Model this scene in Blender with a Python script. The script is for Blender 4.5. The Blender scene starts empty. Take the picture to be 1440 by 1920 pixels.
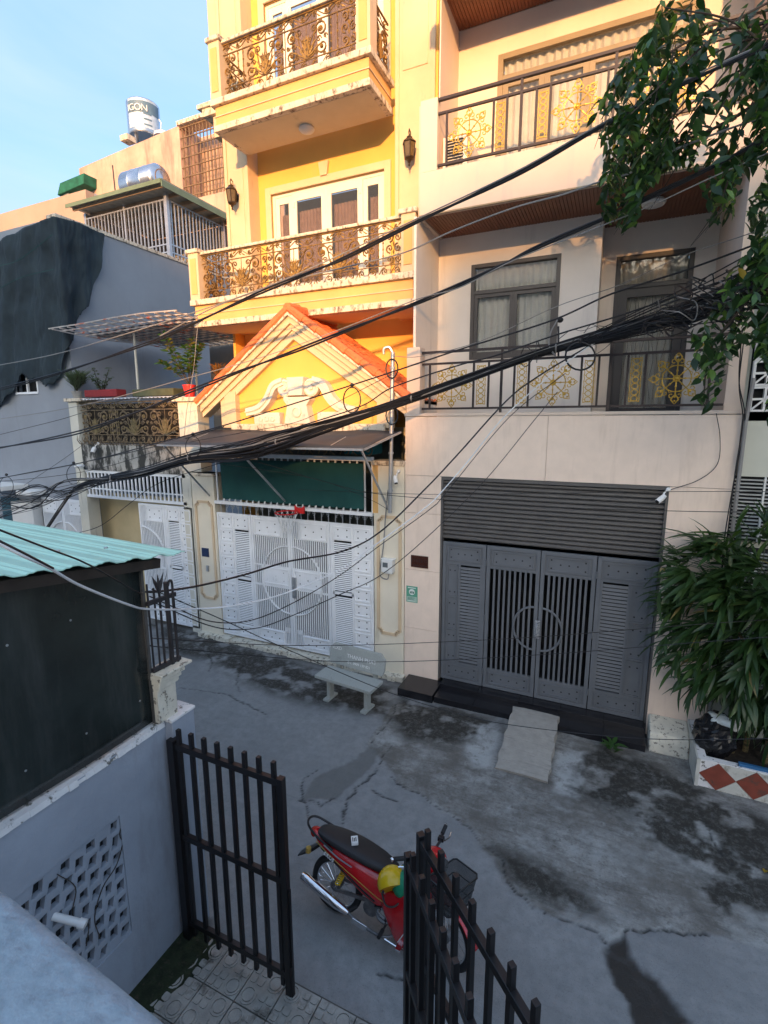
import bpy, math, random
import numpy as np
from mathutils import Vector, Matrix, noise
random.seed(7)
S = bpy.context.scene
COL = S.collection
pi = math.pi

# ---------------------------------------------------------------- camera
H = 4.4
YAW, PITCH, ROLL, FPX = math.radians(24.55), math.radians(10.22), math.radians(-0.16), 936.7
CF = Vector((-math.sin(YAW)*math.cos(PITCH), math.cos(YAW)*math.cos(PITCH), -math.sin(PITCH)))
_r = Vector((math.cos(YAW), math.sin(YAW), 0)); _u = _r.cross(CF)
CR = _r*math.cos(ROLL)+_u*math.sin(ROLL); CU = -_r*math.sin(ROLL)+_u*math.cos(ROLL)
cam_d = bpy.data.cameras.new('camera'); cam = bpy.data.objects.new('camera', cam_d); COL.objects.link(cam)
cam.matrix_world = Matrix(((CR.x, CU.x, -CF.x, 0), (CR.y, CU.y, -CF.y, 0), (CR.z, CU.z, -CF.z, H), (0, 0, 0, 1)))
cam_d.sensor_fit = 'VERTICAL'; cam_d.sensor_height = 36; cam_d.lens = 36*FPX/1920
cam_d.clip_start = 0.05; cam_d.clip_end = 3000
S.camera = cam

# ---------------------------------------------------------------- sky and sun
SUN_AZ = math.atan2(0.30, -0.95); SUN_EL = math.radians(11.5)
W = bpy.data.worlds.new('World'); S.world = W; W.use_nodes = True
nt = W.node_tree; nt.nodes.clear()
wo = nt.nodes.new('ShaderNodeOutputWorld'); bg = nt.nodes.new('ShaderNodeBackground')
sky = nt.nodes.new('ShaderNodeTexSky'); sky.sky_type = 'NISHITA'; sky.sun_disc = False
sky.sun_elevation = SUN_EL; sky.sun_rotation = SUN_AZ; sky.air_density = 1.0; sky.dust_density = 8.0; sky.ozone_density = 3.0
tc = nt.nodes.new('ShaderNodeTexCoord'); mp = nt.nodes.new('ShaderNodeMapping'); mp.inputs['Scale'].default_value = (1, 1, 2.0); mp.inputs['Location'].default_value = (.35, .2, .1)
cn = nt.nodes.new('ShaderNodeTexNoise'); cn.inputs['Scale'].default_value = 2.4; cn.inputs['Detail'].default_value = 5; cn.inputs['Roughness'].default_value = .5
cr = nt.nodes.new('ShaderNodeValToRGB'); cr.color_ramp.elements[0].position = .32; cr.color_ramp.elements[1].position = .60
cr.color_ramp.elements[1].color = (.80, .80, .80, 1)
mx = nt.nodes.new('ShaderNodeMixRGB'); mx.inputs['Color2'].default_value = (.72, 1.12, 1.75, 1)
nt.links.new(tc.outputs['Generated'], mp.inputs['Vector']); nt.links.new(mp.outputs[0], cn.inputs['Vector'])
nt.links.new(cn.outputs[0], cr.inputs[0]); nt.links.new(cr.outputs[0], mx.inputs[0]); nt.links.new(sky.outputs[0], mx.inputs['Color1'])
cn2 = nt.nodes.new('ShaderNodeTexNoise'); cn2.inputs['Scale'].default_value = 1.9; cn2.inputs['Detail'].default_value = 6; cn2.inputs['Roughness'].default_value = .55; cn2.inputs['Distortion'].default_value = .6
mp2 = nt.nodes.new('ShaderNodeMapping'); mp2.inputs['Scale'].default_value = (1, 1, 2.6); mp2.inputs['Location'].default_value = (4.1, 1.7, .6); nt.links.new(tc.outputs['Generated'], mp2.inputs['Vector']); nt.links.new(mp2.outputs[0], cn2.inputs['Vector'])
cr2 = nt.nodes.new('ShaderNodeValToRGB'); cr2.color_ramp.elements[0].position = .42; cr2.color_ramp.elements[1].position = .72; cr2.color_ramp.elements[1].color = (.75, .75, .75, 1); nt.links.new(cn2.outputs[0], cr2.inputs[0])
mxb = nt.nodes.new('ShaderNodeMixRGB'); mxb.inputs['Color2'].default_value = (1.0, 1.30, 1.68, 1); nt.links.new(cr2.outputs[0], mxb.inputs[0]); nt.links.new(mx.outputs[0], mxb.inputs['Color1'])
nt.links.new(mxb.outputs[0], bg.inputs['Color']); bg.inputs['Strength'].default_value = 0.15
nt.links.new(bg.outputs[0], wo.inputs['Surface'])
sl = bpy.data.lights.new('sun', 'SUN'); sl.energy = 2.0; sl.angle = math.radians(1.2); sl.color = (.80, .42, .16)
so = bpy.data.objects.new('sun', sl); COL.objects.link(so)
sd = Vector((math.sin(SUN_AZ)*math.cos(SUN_EL), math.cos(SUN_AZ)*math.cos(SUN_EL), math.sin(SUN_EL)))
so.rotation_euler = sd.to_track_quat('Z', 'Y').to_euler(); so.location = sd*60
S.view_settings.view_transform = 'Standard'; S.view_settings.look = 'None'; S.view_settings.gamma = 1
S.view_settings.exposure = 2.25; S.view_settings.use_curve_mapping = False
S.render.engine = 'CYCLES'

# ---------------------------------------------------------------- measuring: a sight line met with a real plane of the place
def ray(px, py): return CF+CR*((px-720)/FPX)-CU*((py-960)/FPX)
def q(px, py, Y): r = ray(px, py); r = r*(Y/r.y); return Vector((r.x, r.y, r.z+H))
def qx(px, py, X): r = ray(px, py); r = r*(X/r.x); return Vector((r.x, r.y, r.z+H))
def qz(px, py, Z): r = ray(px, py); r = r*((Z-H)/r.z); return Vector((r.x, r.y, r.z+H))
def proj(p):
    v = Vector(p)-Vector((0, 0, H)); d = v.dot(CF)
    return (720+FPX*v.dot(CR)/d, 960-FPX*v.dot(CU)/d, d)
def inpoly(x, y, P):
    c = False; j = len(P)-1
    for i in range(len(P)):
        if (P[i][1] > y) != (P[j][1] > y) and x < (P[j][0]-P[i][0])*(y-P[i][1])/(P[j][1]-P[i][1])+P[i][0]: c = not c
        j = i
    return c
U = random.uniform

# ---------------------------------------------------------------- mesh builder
WL = {}
class MB:
    def __init__(s): s.v = []; s.f = []
    def add(s, vs, fs):
        n = len(s.v); s.v += [tuple(v) for v in vs]; s.f += [tuple(i+n for i in f) for f in fs]; return s
    def box(s, x0, x1, y0, y1, z0, z1):
        return s.add([(x0,y0,z0),(x1,y0,z0),(x1,y1,z0),(x0,y1,z0),(x0,y0,z1),(x1,y0,z1),(x1,y1,z1),(x0,y1,z1)],
                     [(0,3,2,1),(4,5,6,7),(0,1,5,4),(1,2,6,5),(2,3,7,6),(3,0,4,7)])
    def bar(s, p, r, w, h=None, up=(0,0,1)):
        p = Vector(p); r = Vector(r); h = h or w; d = (r-p).normalized(); up = Vector(up)
        if abs(d.dot(up)) > .98: up = Vector((0,1,0))
        a = d.cross(up).normalized()*w/2; b = a.cross(d).normalized()*h/2
        return s.add([p-a-b,p+a-b,p+a+b,p-a+b,r-a-b,r+a-b,r+a+b,r-a+b],[(0,3,2,1),(4,5,6,7),(0,1,5,4),(1,2,6,5),(2,3,7,6),(3,0,4,7)])
    def tube(s, pts, r, n=6, closed=False, flat=1.0, cap=True):
        pts = [Vector(p) for p in pts]; m = len(pts); vs = []; fs = []
        rs = r if isinstance(r, (list, tuple)) else [r]*m
        prev = None
        for i, p in enumerate(pts):
            a = pts[(i-1) % m] if (i > 0 or closed) else p; b = pts[(i+1) % m] if (i < m-1 or closed) else p
            d = b-a
            if d.length < 1e-9: d = Vector((0,0,1))
            d.normalize()
            if prev is None:
                up = Vector((0,0,1)) if abs(d.z) < .9 else Vector((0,1,0)); x = d.cross(up).normalized()
            else:
                x = prev-d*prev.dot(d)
                x = x.normalized() if x.length > 1e-6 else d.orthogonal().normalized()
            prev = x; y = d.cross(x)
            for k in range(n):
                t = 2*pi*k/n+pi/n; vs.append(p+x*math.cos(t)*rs[i]+y*math.sin(t)*rs[i]*flat)
        for i in range(m if closed else m-1):
            j = (i+1) % m
            for k in range(n): fs.append((i*n+k, i*n+(k+1)%n, j*n+(k+1)%n, j*n+k))
        if not closed and cap: fs += [tuple(range(n))[::-1], tuple((m-1)*n+k for k in range(n))]
        return s.add(vs, fs)
    def lathe(s, prof, c, n=16, R=None):
        R = R or Matrix.Identity(3); c = Vector(c); vs = []; fs = []
        for r, z in prof:
            for k in range(n): t = 2*pi*k/n; vs.append(c+R @ Vector((r*math.cos(t), r*math.sin(t), z)))
        for i in range(len(prof)-1):
            for k in range(n): fs.append((i*n+k, i*n+(k+1)%n, (i+1)*n+(k+1)%n, (i+1)*n+k))
        if prof[0][0] > 1e-5: fs.append(tuple(range(n))[::-1])
        if prof[-1][0] > 1e-5: fs.append(tuple((len(prof)-1)*n+k for k in range(n)))
        return s.add(vs, fs)
    def prism(s, poly, fn, t0, t1):
        n = len(poly); vs = [fn(a, b, t0) for a, b in poly]+[fn(a, b, t1) for a, b in poly]
        return s.add(vs, [tuple(range(n)), tuple(range(2*n-1, n-1, -1))]+[(i, i+n, (i+1)%n+n, (i+1)%n) for i in range(n)])
    def loft(s, rings, close=True, caps=True):
        n = len(rings[0]); vs = [v for r in rings for v in r]; fs = []
        for i in range(len(rings)-1):
            for k in range(n if close else n-1): fs.append((i*n+k, i*n+(k+1)%n, (i+1)*n+(k+1)%n, (i+1)*n+k))
        if caps and close: fs += [tuple(range(n))[::-1], tuple((len(rings)-1)*n+k for k in range(n))]
        return s.add(vs, fs)
    def ball(s, c, r, n=8, m=6, sc=(1,1,1)):
        c = Vector(c)
        prof = [(math.sin(pi*i/m), -math.cos(pi*i/m)) for i in range(m+1)]
        vs = []; fs = []
        for a, z in prof:
            for k in range(n): t = 2*pi*k/n; vs.append(c+Vector((a*math.cos(t)*sc[0], a*math.sin(t)*sc[1], z*sc[2]))*r)
        for i in range(m):
            for k in range(n): fs.append((i*n+k, i*n+(k+1)%n, (i+1)*n+(k+1)%n, (i+1)*n+k))
        return s.add(vs, fs)
    def quad(s, *p): return s.add(p, [tuple(range(len(p)))])
    def mesh(s, name, mat, smooth=False, off=Vector((0,0,0))):
        me = bpy.data.meshes.new(name)
        me.from_pydata([(v[0]-off.x, v[1]-off.y, v[2]-off.z) for v in s.v], [], s.f)
        if mat: me.materials.append(mat)
        if smooth:
            me.polygons.foreach_set('use_smooth', [True]*len(me.polygons))
            try: me.set_sharp_from_angle(angle=math.radians(40))
            except Exception: pass
        me.update(); return me
    def build(s, name, mat, parent=None, smooth=False, bevel=0, sub=0, kind=None, label=None):
        if parent is not None: off = WL[parent]; loc = Vector((0,0,0))
        else:
            a = np.array(s.v); mn = a.min(0); mxx = a.max(0); off = Vector(((mn[0]+mxx[0])/2, (mn[1]+mxx[1])/2, mn[2])); loc = off
        me = s.mesh(name, mat, smooth, off)
        o = bpy.data.objects.new(name, me); COL.objects.link(o); o.location = loc
        if parent is not None: o.parent = parent
        WL[o] = off.copy()
        if bevel:
            b = o.modifiers.new('bevel', 'BEVEL'); b.width = bevel; b.segments = 2; b.limit_method = 'ANGLE'; b.angle_limit = math.radians(35)
        if sub:
            b = o.modifiers.new('subsurf', 'SUBSURF'); b.levels = sub; b.render_levels = sub
        if kind: o['kind'] = kind
        if label: o['label'] = label
        return o
def box(name, mat, parent, *d, **k): return MB().box(*d).build(name, mat, parent, **k)
def inst(me, name, parent, loc, rot=None, sc=None, label=None):
    o = bpy.data.objects.new(name, me); COL.objects.link(o); loc = Vector(loc)
    if parent is not None: o.parent = parent; o.location = loc-WL[parent]
    else: o.location = loc
    if rot is not None: o.rotation_euler = rot
    if sc is not None: o.scale = sc if hasattr(sc, '__len__') else (sc, sc, sc)
    WL[o] = loc.copy()
    if label: o['label'] = label
    return o
def T(name, label, cat, loc=(0,0,0), group=None):
    o = bpy.data.objects.new(name, None); COL.objects.link(o); o.location = loc; o.empty_display_size = .1
    WL[o] = Vector(loc); o['label'] = label; o['category'] = cat
    if group: o['group'] = group
    return o
def tag(o, label, cat, group=None):
    o['label'] = label; o['category'] = cat
    if group: o['group'] = group
    return o
def cat_rom(P, sub=8):
    P = [Vector(p) for p in P]
    if len(P) < 3: return P
    Q = [P[0]*2-P[1]]+P+[P[-1]*2-P[-2]]; out = []
    for i in range(1, len(Q)-2):
        a, b, c, d = Q[i-1], Q[i], Q[i+1], Q[i+2]
        for k in range(sub):
            t = k/sub
            out.append(.5*((2*b)+(c-a)*t+(2*a-5*b+4*c-d)*t*t+(-a+3*b-3*c+d)*t**3))
    out.append(P[-1]); return out
def text(name, body, size, mat, parent, origin, xdir, ydir, extrude=.002, align='LEFT'):
    cu = bpy.data.curves.new(name, 'FONT'); cu.body = body; cu.size = size; cu.extrude = extrude; cu.align_x = align
    t = bpy.data.objects.new(name, cu); COL.objects.link(t)
    dg = bpy.context.evaluated_depsgraph_get(); me = bpy.data.meshes.new_from_object(t.evaluated_get(dg))
    bpy.data.objects.remove(t); me.materials.clear(); me.materials.append(mat)
    xd = Vector(xdir).normalized(); yd = Vector(ydir).normalized(); zd = xd.cross(yd)
    m = Matrix(((xd.x, yd.x, zd.x), (xd.y, yd.y, zd.y), (xd.z, yd.z, zd.z))).to_4x4()
    me.transform(m)
    return inst(me, name, parent, origin)

# ---------------------------------------------------------------- materials
MATS = {}
def M(name, col, rough=.75, metal=0, var=.12, vs=3., bump=0., bs=90., dirt=None, da=.55, dw=.12, ds=(2,2,2), alpha=1, spec=.4, two=None, trans=0, coat=0):
    if name in MATS: return MATS[name]
    m = bpy.data.materials.new(name); m.use_nodes = True; n = m.node_tree; L = n.links; B = n.nodes['Principled BSDF']; MATS[name] = m
    B.inputs['Roughness'].default_value = rough; B.inputs['Metallic'].default_value = metal
    B.inputs['Specular IOR Level'].default_value = spec
    if coat: B.inputs['Coat Weight'].default_value = coat
    g = n.nodes.new('ShaderNodeNewGeometry')
    c1 = tuple(min(1, x*(1-var)) for x in col[:3])+(1,); c2 = tuple(min(1, x*(1+var)) for x in (two or col)[:3])+(1,)
    t = n.nodes.new('ShaderNodeTexNoise'); t.inputs['Scale'].default_value = vs; t.inputs['Detail'].default_value = 6; t.inputs['Roughness'].default_value = .6
    L.new(g.outputs['Position'], t.inputs['Vector'])
    r = n.nodes.new('ShaderNodeMapRange'); r.inputs[1].default_value = .3; r.inputs[2].default_value = .7; L.new(t.outputs[0], r.inputs[0])
    mxn = n.nodes.new('ShaderNodeMixRGB'); mxn.inputs[1].default_value = c1; mxn.inputs[2].default_value = c2; L.new(r.outputs[0], mxn.inputs[0])
    out = mxn.outputs[0]
    if dirt:
        mpn = n.nodes.new('ShaderNodeMapping'); mpn.inputs['Scale'].default_value = ds; L.new(g.outputs['Position'], mpn.inputs['Vector'])
        t2 = n.nodes.new('ShaderNodeTexNoise'); t2.inputs['Scale'].default_value = 1; t2.inputs['Detail'].default_value = 9; t2.inputs['Roughness'].default_value = .68
        L.new(mpn.outputs[0], t2.inputs['Vector'])
        r2 = n.nodes.new('ShaderNodeMapRange'); r2.inputs[1].default_value = da; r2.inputs[2].default_value = da+dw; L.new(t2.outputs[0], r2.inputs[0])
        m2 = n.nodes.new('ShaderNodeMixRGB'); m2.inputs[2].default_value = tuple(dirt[:3])+(1,); L.new(r2.outputs[0], m2.inputs[0]); L.new(out, m2.inputs[1]); out = m2.outputs[0]
    L.new(out, B.inputs['Base Color'])
    if bump:
        t3 = n.nodes.new('ShaderNodeTexNoise'); t3.inputs['Scale'].default_value = bs; t3.inputs['Detail'].default_value = 4; L.new(g.outputs['Position'], t3.inputs['Vector'])
        b = n.nodes.new('ShaderNodeBump'); b.inputs['Strength'].default_value = bump; b.inputs['Distance'].default_value = .01; L.new(t3.outputs[0], b.inputs['Height']); L.new(b.outputs[0], B.inputs['Normal'])
    if alpha < 1: B.inputs['Alpha'].default_value = alpha
    if trans: B.inputs['Transmission Weight'].default_value = trans
    return m
m_yel = M('yellow_plaster', (.74,.42,.10), .85, var=.07, vs=1.2, bump=.15, bs=120, dirt=(.62,.40,.14), da=.60, dw=.2, ds=(1.5,1.5,.5))
m_yfas = M('pale_yellow_fascia', (.68,.40,.15), .85, var=.07, vs=2, bump=.2, dirt=(.45,.33,.20), da=.63, dw=.15, ds=(5,5,1.2))
m_trim = M('cream_trim', (.62,.47,.31), .8, var=.07, vs=2, bump=.15, dirt=(.42,.33,.24), da=.62, dw=.15, ds=(6,6,1.5))
m_trimdirty = M('mouldy_cream_trim', (.66,.57,.44), .85, var=.12, vs=4, bump=.4, bs=60, dirt=(.16,.11,.08), da=.50, dw=.14, ds=(14,14,7))
m_cream = M('cream_wall', (.72,.65,.52), .85, var=.07, vs=2, bump=.2, dirt=(.40,.34,.22), da=.60, dw=.2, ds=(3,3,.8))
m_whitewall = M('white_plaster', (.68,.67,.64), .85, var=.06, vs=2, bump=.2, dirt=(.42,.40,.36), da=.60, dw=.18, ds=(4,4,.9))
m_pink = M('pinkish_wall_tile', (.80,.645,.53), .42, var=.05, vs=5, bump=.03, bs=20, dirt=(.66,.52,.42), da=.52, dw=.3, ds=(8,8,1.1))
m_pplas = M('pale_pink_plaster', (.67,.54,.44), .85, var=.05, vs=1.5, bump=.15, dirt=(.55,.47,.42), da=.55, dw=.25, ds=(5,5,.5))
m_greywall = M('grey_blue_plaster', (.27,.29,.32), .9, var=.10, vs=.8, bump=.15, bs=70, dirt=(.22,.235,.26), da=.56, dw=.2, ds=(2,2,.35))
m_tan = M('tan_plaster', (.38,.28,.22), .9, var=.1, vs=.8, bump=.1, dirt=(.36,.30,.26), da=.58, dw=.2, ds=(1,1,.3))
m_pconc = M('stained_pink_plaster', (.52,.35,.27), .9, var=.22, vs=1.2, bump=.2, dirt=(.22,.16,.14), da=.50, dw=.2, ds=(1.8,1.8,.35))
m_mould = M('black_moulded_concrete', (.42,.40,.36), .95, var=.15, vs=4, bump=.5, bs=50, dirt=(.05,.05,.045), da=.44, dw=.10, ds=(6,6,2.2))
m_dark = M('dark_interior', (.015,.016,.018), .9, var=.3)  # near-black colour standing in for shade behind gates and in openings
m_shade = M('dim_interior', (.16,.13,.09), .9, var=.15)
m_iron = M('black_iron', (.022,.020,.022), .5, var=.3, vs=10, bump=.1, spec=.5)
m_brail = M('dark_brown_railing', (.035,.022,.020), .45, var=.25, vs=8)
m_gold = M('gold_paint', (.54,.33,.05), .38, metal=.4, var=.15, vs=20)
m_orn = M('gilded_bronze', (.05,.03,.016), .5, metal=.3, var=.2, vs=9, two=(.28,.15,.035))
m_orngold = M('worn_gold_leaf', (.36,.20,.045), .45, metal=.4, var=.25, vs=14, dirt=(.09,.055,.03), da=.50, dw=.1, ds=(25,25,25))
m_orngrey = M('weathered_grey_iron', (.10,.08,.06), .6, metal=.2, var=.3, vs=14, two=(.26,.19,.11))
m_greygate = M('slate_grey_paint', (.125,.135,.150), .42, var=.10, vs=3, bump=.06, bs=40, dirt=(.14,.145,.15), da=.60, dw=.2, ds=(9,9,3), spec=.5)
m_greydk = M('dark_grey_shutter', (.105,.098,.094), .38, var=.12, vs=4, spec=.5)
m_wgate = M('white_gate_paint', (.78,.79,.80), .5, var=.06, vs=3, dirt=(.42,.43,.44), da=.63, dw=.18, ds=(7,7,2.5), spec=.4)
m_hole = M('dark_rivet_hole', (.03,.03,.035), .8, var=.2)
m_wood = M('brown_soffit_board', (.22,.085,.045), .5, var=.2, vs=3)
m_frame = M('grey_brown_window_frame', (.075,.062,.055), .4, var=.08)
m_olive = M('olive_door_frame', (.26,.20,.12), .45, var=.08)
m_wframe = M('white_door_frame', (.72,.68,.58), .5, var=.05, vs=3, dirt=(.5,.44,.36), da=.66, dw=.2, ds=(5,5,5))
m_dframe = M('dark_door_frame', (.045,.042,.045), .4, var=.1)
m_curt = M('cream_curtain', (.80,.76,.66), .9, var=.08, vs=5)
m_curtb = M('brown_lace_curtain', (.30,.18,.13), .9, var=.2, vs=12)
m_tile = M('terracotta_tile', (.62,.16,.055), .75, var=.22, vs=8, dirt=(.30,.10,.05), da=.58, dw=.15, ds=(6,6,6), bump=.2)
m_awn = M('dark_awning_sheet', (.060,.062,.066), .6, var=.15, vs=2)
m_steel = M('galvanised_steel', (.45,.46,.47), .4, metal=.7, var=.12, vs=8)
m_tank = M('stainless_tank', (.62,.62,.63), .25, metal=.95, var=.08, vs=3)
m_gnet = M('green_screen_fabric', (.008,.060,.056), .8, var=.15, vs=2, bump=.15, bs=200)
m_teal = M('teal_tarpaulin', (.02,.20,.25), .6, var=.2)
m_red = M('red_plastic', (.60,.02,.02), .4, var=.1)
m_blk = M('black_plastic', (.012,.012,.014), .35, var=.2)
m_blktile = M('black_step_tile', (.012,.012,.015), .22, var=.3, vs=6, spec=.6)
m_white = M('white_plastic', (.72,.72,.70), .4, var=.05)
m_conc = M('grey_concrete', (.30,.29,.27), .9, var=.14, vs=7, bump=.5, bs=45, dirt=(.17,.16,.15), da=.55, dw=.2, ds=(9,9,9))
m_bench = M('terrazzo_bench', (.36,.37,.34), .7, var=.10, vs=60, bump=.1, dirt=(.26,.27,.25), da=.55, dw=.2, ds=(6,6,6))
m_roof = M('mint_roof_sheet', (.36,.60,.50), .5, var=.06, vs=2, dirt=(.28,.47,.40), da=.60, dw=.2, ds=(3,3,3))
m_fw = M('pale_lilac_wall', (.33,.36,.41), .85, var=.10, vs=1.8, bump=.35, bs=26, dirt=(.23,.23,.24), da=.50, dw=.3, ds=(3,3,.8))
m_peel = M('peeling_white_paint', (.70,.68,.66), .85, var=.06, vs=9, bump=.6, bs=35, dirt=(.16,.15,.13), da=.56, dw=.05, ds=(13,13,13))
m_peelc = M('peeling_cream_paint', (.66,.61,.50), .85, var=.10, vs=9, bump=.6, bs=35, dirt=(.22,.19,.15), da=.55, dw=.05, ds=(15,15,15))
m_sheet = M('dark_green_acrylic_sheet', (.022,.029,.027), .22, var=.45, vs=1.2, dirt=(.060,.066,.062), da=.48, dw=.4, ds=(2,5,.7), spec=.5)
m_gblack = M('matt_black_gate_paint', (.009,.008,.009), .42, var=.25, vs=14, spec=.5)
m_cable = M('black_cable', (.013,.013,.015), .5, var=.2)
m_cablew = M('white_cable', (.62,.62,.62), .5, var=.1)
m_cableg = M('grey_cable', (.22,.21,.20), .5, var=.1)
m_glass = None
def glass(name, tint, rough=.03, alpha=.35):
    m = M(name, tint, rough, var=0, spec=.9); m.node_tree.nodes['Principled BSDF'].inputs['Alpha'].default_value = alpha
    return m
m_glass = glass('window_glass', (.10,.11,.12), .03, .20)
m_glassd = glass('dark_window_glass', (.02,.02,.022), .03, .22)

# ================================================================ GROUND
rng = np.random.RandomState(3)
def fbm(x, y, sc, octv=5, seed=0, rough=.55):
    out = np.zeros_like(x); amp = 1; tot = 0
    for o in range(octv):
        r = np.random.RandomState(seed*31+o); g = r.rand(257, 257)
        xs = x*sc*(2**o)+r.rand()*97; ys = y*sc*(2**o)+r.rand()*97
        xi = np.floor(xs).astype(int); yi = np.floor(ys).astype(int); fx = xs-xi; fy = ys-yi
        fx = fx*fx*(3-2*fx); fy = fy*fy*(3-2*fy); xi %= 256; yi %= 256
        out += amp*((g[xi,yi]*(1-fx)+g[xi+1,yi]*fx)*(1-fy)+(g[xi,yi+1]*(1-fx)+g[xi+1,yi+1]*fx)*fy); tot += amp; amp *= rough
    return out/tot
def gp(P): return [tuple(qz(x, y, 0)[:2]) for x, y in P]
def npoly(x, y, P):
    c = np.zeros(x.shape, bool); j = len(P)-1
    for i in range(len(P)):
        (xi, yi), (xj, yj) = P[i], P[j]
        c ^= ((yi > y) != (yj > y)) & (x < (xj-xi)*(y-yi)/((yj-yi) or 1e-9)+xi); j = i
    return c
def dline(x, y, P):
    d = np.full(x.shape, 9.)
    for (ax, ay), (bx, by) in zip(P[:-1], P[1:]):
        vx, vy = bx-ax, by-ay; t = np.clip(((x-ax)*vx+(y-ay)*vy)/(vx*vx+vy*vy+1e-9), 0, 1)
        d = np.minimum(d, np.hypot(x-ax-t*vx, y-ay-t*vy))
    return d
def dpoly(x, y, P): d = dline(x, y, P+[P[0]]); return np.where(npoly(x, y, P), d, -d)
STEP = .022; xs = np.arange(-12.5, 3.6, STEP); ys = np.arange(.6, 7.62, STEP)
GX, GY = np.meshgrid(xs, ys, indexing='ij')
wx = GX+.16*(fbm(GX, GY, 2.2, 5, 1)-.5)+.05*(fbm(GX, GY, 12, 3, 2)-.5); wy = GY+.16*(fbm(GX, GY, 2.2, 5, 3)-.5)+.05*(fbm(GX, GY, 12, 3, 4)-.5)
sm = lambda d, w: np.clip(d/w+.5, 0, 1)
n1 = fbm(GX, GY, 1.3, 6, 5); n2 = fbm(GX, GY, 5, 5, 6); n3 = fbm(GX, GY, 22, 4, 7); n4 = fbm(GX*.6, GY, 3, 6, 8, .7)
rough = sm(dpoly(wx, wy, gp([(690,1395),(755,1470),(800,1500),(850,1528),(900,1570),(938,1645),(1000,1700),(1090,1735),(1140,1772),(1165,1752),(1240,1745),(1330,1760),(1440,1790),(1560,1800),(1560,1500),(1300,1420),(900,1330),(740,1320)])), .03)
smooth2 = sm(dpoly(wx, wy, gp([(1030,1740),(1140,1700),(1170,1720),(1330,1722),(1500,1770),(1500,1990),(1300,1990),(1180,1800)])), .02)
repair = sm(dpoly(wx, wy, gp([(560,1500),(600,1455),(650,1430),(700,1395),(722,1405),(680,1450),(625,1500)])), .03)
moss = np.maximum.reduce([
    sm(dpoly(wx, wy, gp([(735,1350),(760,1310),(870,1335),(935,1355),(880,1385),(830,1400),(770,1390)])), .35)*sm(n2-.38, .2),
    sm(dpoly(wx, wy, gp([(1078,1440),(1120,1395),(1300,1470),(1440,1540),(1520,1640),(1440,1740),(1330,1650),(1215,1560),(1100,1500)])), .3)*sm(n2-.40, .22),
    .85*sm(dpoly(wx, wy, gp([(300,1165),(620,1262),(735,1290),(730,1345),(610,1325),(480,1290),(390,1235),(310,1225)])), .35)*sm(n2-.38, .22),
    .9*sm(dpoly(wx, wy, gp([(930,1590),(990,1610),(1090,1680),(1120,1720),(1030,1690),(960,1660)])), .25)*sm(n2-.45, .2),
    .8*sm(dpoly(wx, wy, gp([(1240,1590),(1440,1640),(1440,1760),(1330,1720)])), .3)*sm(n2-.5, .15),
    .7*sm(dpoly(wx, wy, gp([(960,1420),(1180,1500),(1200,1540),(1010,1480)])), .4)*sm(n4-.47, .15),
    .75*sm(.10-np.abs(GY-7.35), .25)*sm(n2-.35, .3)])
pale = np.maximum.reduce([
    sm(dpoly(wx, wy, gp([(865,1385),(900,1355),(945,1345),(925,1440),(890,1440)])), .12),
    sm(dpoly(wx, wy, gp([(1040,1410),(1098,1412),(1092,1460),(1078,1500),(1035,1490)])), .08),
    .8*sm(dpoly(wx, wy, gp([(1120,1405),(1180,1425),(1260,1470),(1240,1490),(1150,1440)])), .1)*sm(n2-.47, .12),
    .5*rough*sm(n4-.53, .12)*sm(n1-.45, .2)])
wetd = dpoly(wx, wy, gp([(1140,1780),(1165,1752),(1182,1790),(1232,1840),(1300,1925),(1200,1960),(1190,1880),(1158,1840)]))
wet = sm(wetd, .04)
cr = np.minimum.reduce([dline(wx, wy, gp(P)) for P in (
    [(578,1545),(566,1500),(570,1460),(600,1440)], [(640,1560),(650,1500),(705,1440),(735,1400)], [(560,1500),(600,1510),(625,1495)],
    [(700,1478),(725,1492),(750,1500)], [(735,1455),(800,1500),(850,1526),(872,1545),(905,1575),(938,1605),(946,1650)], [(946,1650),(1000,1700),(1090,1738),(1140,1772)],
    [(305,1205),(350,1195),(400,1240),(390,1260)], [(700,1395),(740,1340),(745,1320)], [(1165,1752),(1240,1745),(1330,1762)], [(700,1825),(745,1835)],
    [(330,1290),(420,1300),(500,1340)], [(1300,1480),(1330,1560),(1370,1620)], [(455,1250),(440,1275),(450,1300)])])
crk = sm(.0085*(-.25+2.0*fbm(GX, GY, 1.9, 3, 12))-cr, .012)
green = sm(dpoly(wx, wy, [(-3.15,1.2),(-2.92,1.2),(-2.86,2.3),(-2.9,2.62),(-3.02,2.75),(-3.15,2.7)]), .12)
Z = .010*rough+.006*(n3-.5)*(.4+rough)+.012*(n2-.5)*(.5+rough)-.016*wet-.014*crk-.010*repair+.012*repair*n3+.010*smooth2+.02*(n1-.5)
Z = Z-Z.max()*0
nx, ny = GX.shape
vs = np.stack([GX, GY, Z], -1).reshape(-1, 3).astype(np.float32)
idx = np.arange(nx*ny).reshape(nx, ny)
fc = np.stack([idx[:-1,:-1], idx[1:,:-1], idx[1:,1:], idx[:-1,1:]], -1).reshape(-1, 4)
me = bpy.data.meshes.new('lane'); me.vertices.add(len(vs)); me.vertices.foreach_set('co', vs.ravel())
me.loops.add(fc.size); me.loops.foreach_set('vertex_index', fc.ravel().astype(np.int32))
me.polygons.add(len(fc)); me.polygons.foreach_set('loop_start', np.arange(0, fc.size, 4, dtype=np.int32)); me.polygons.foreach_set('loop_total', np.full(len(fc), 4, np.int32))
me.polygons.foreach_set('use_smooth', np.ones(len(fc), bool)); me.update(calc_edges=True)
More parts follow.
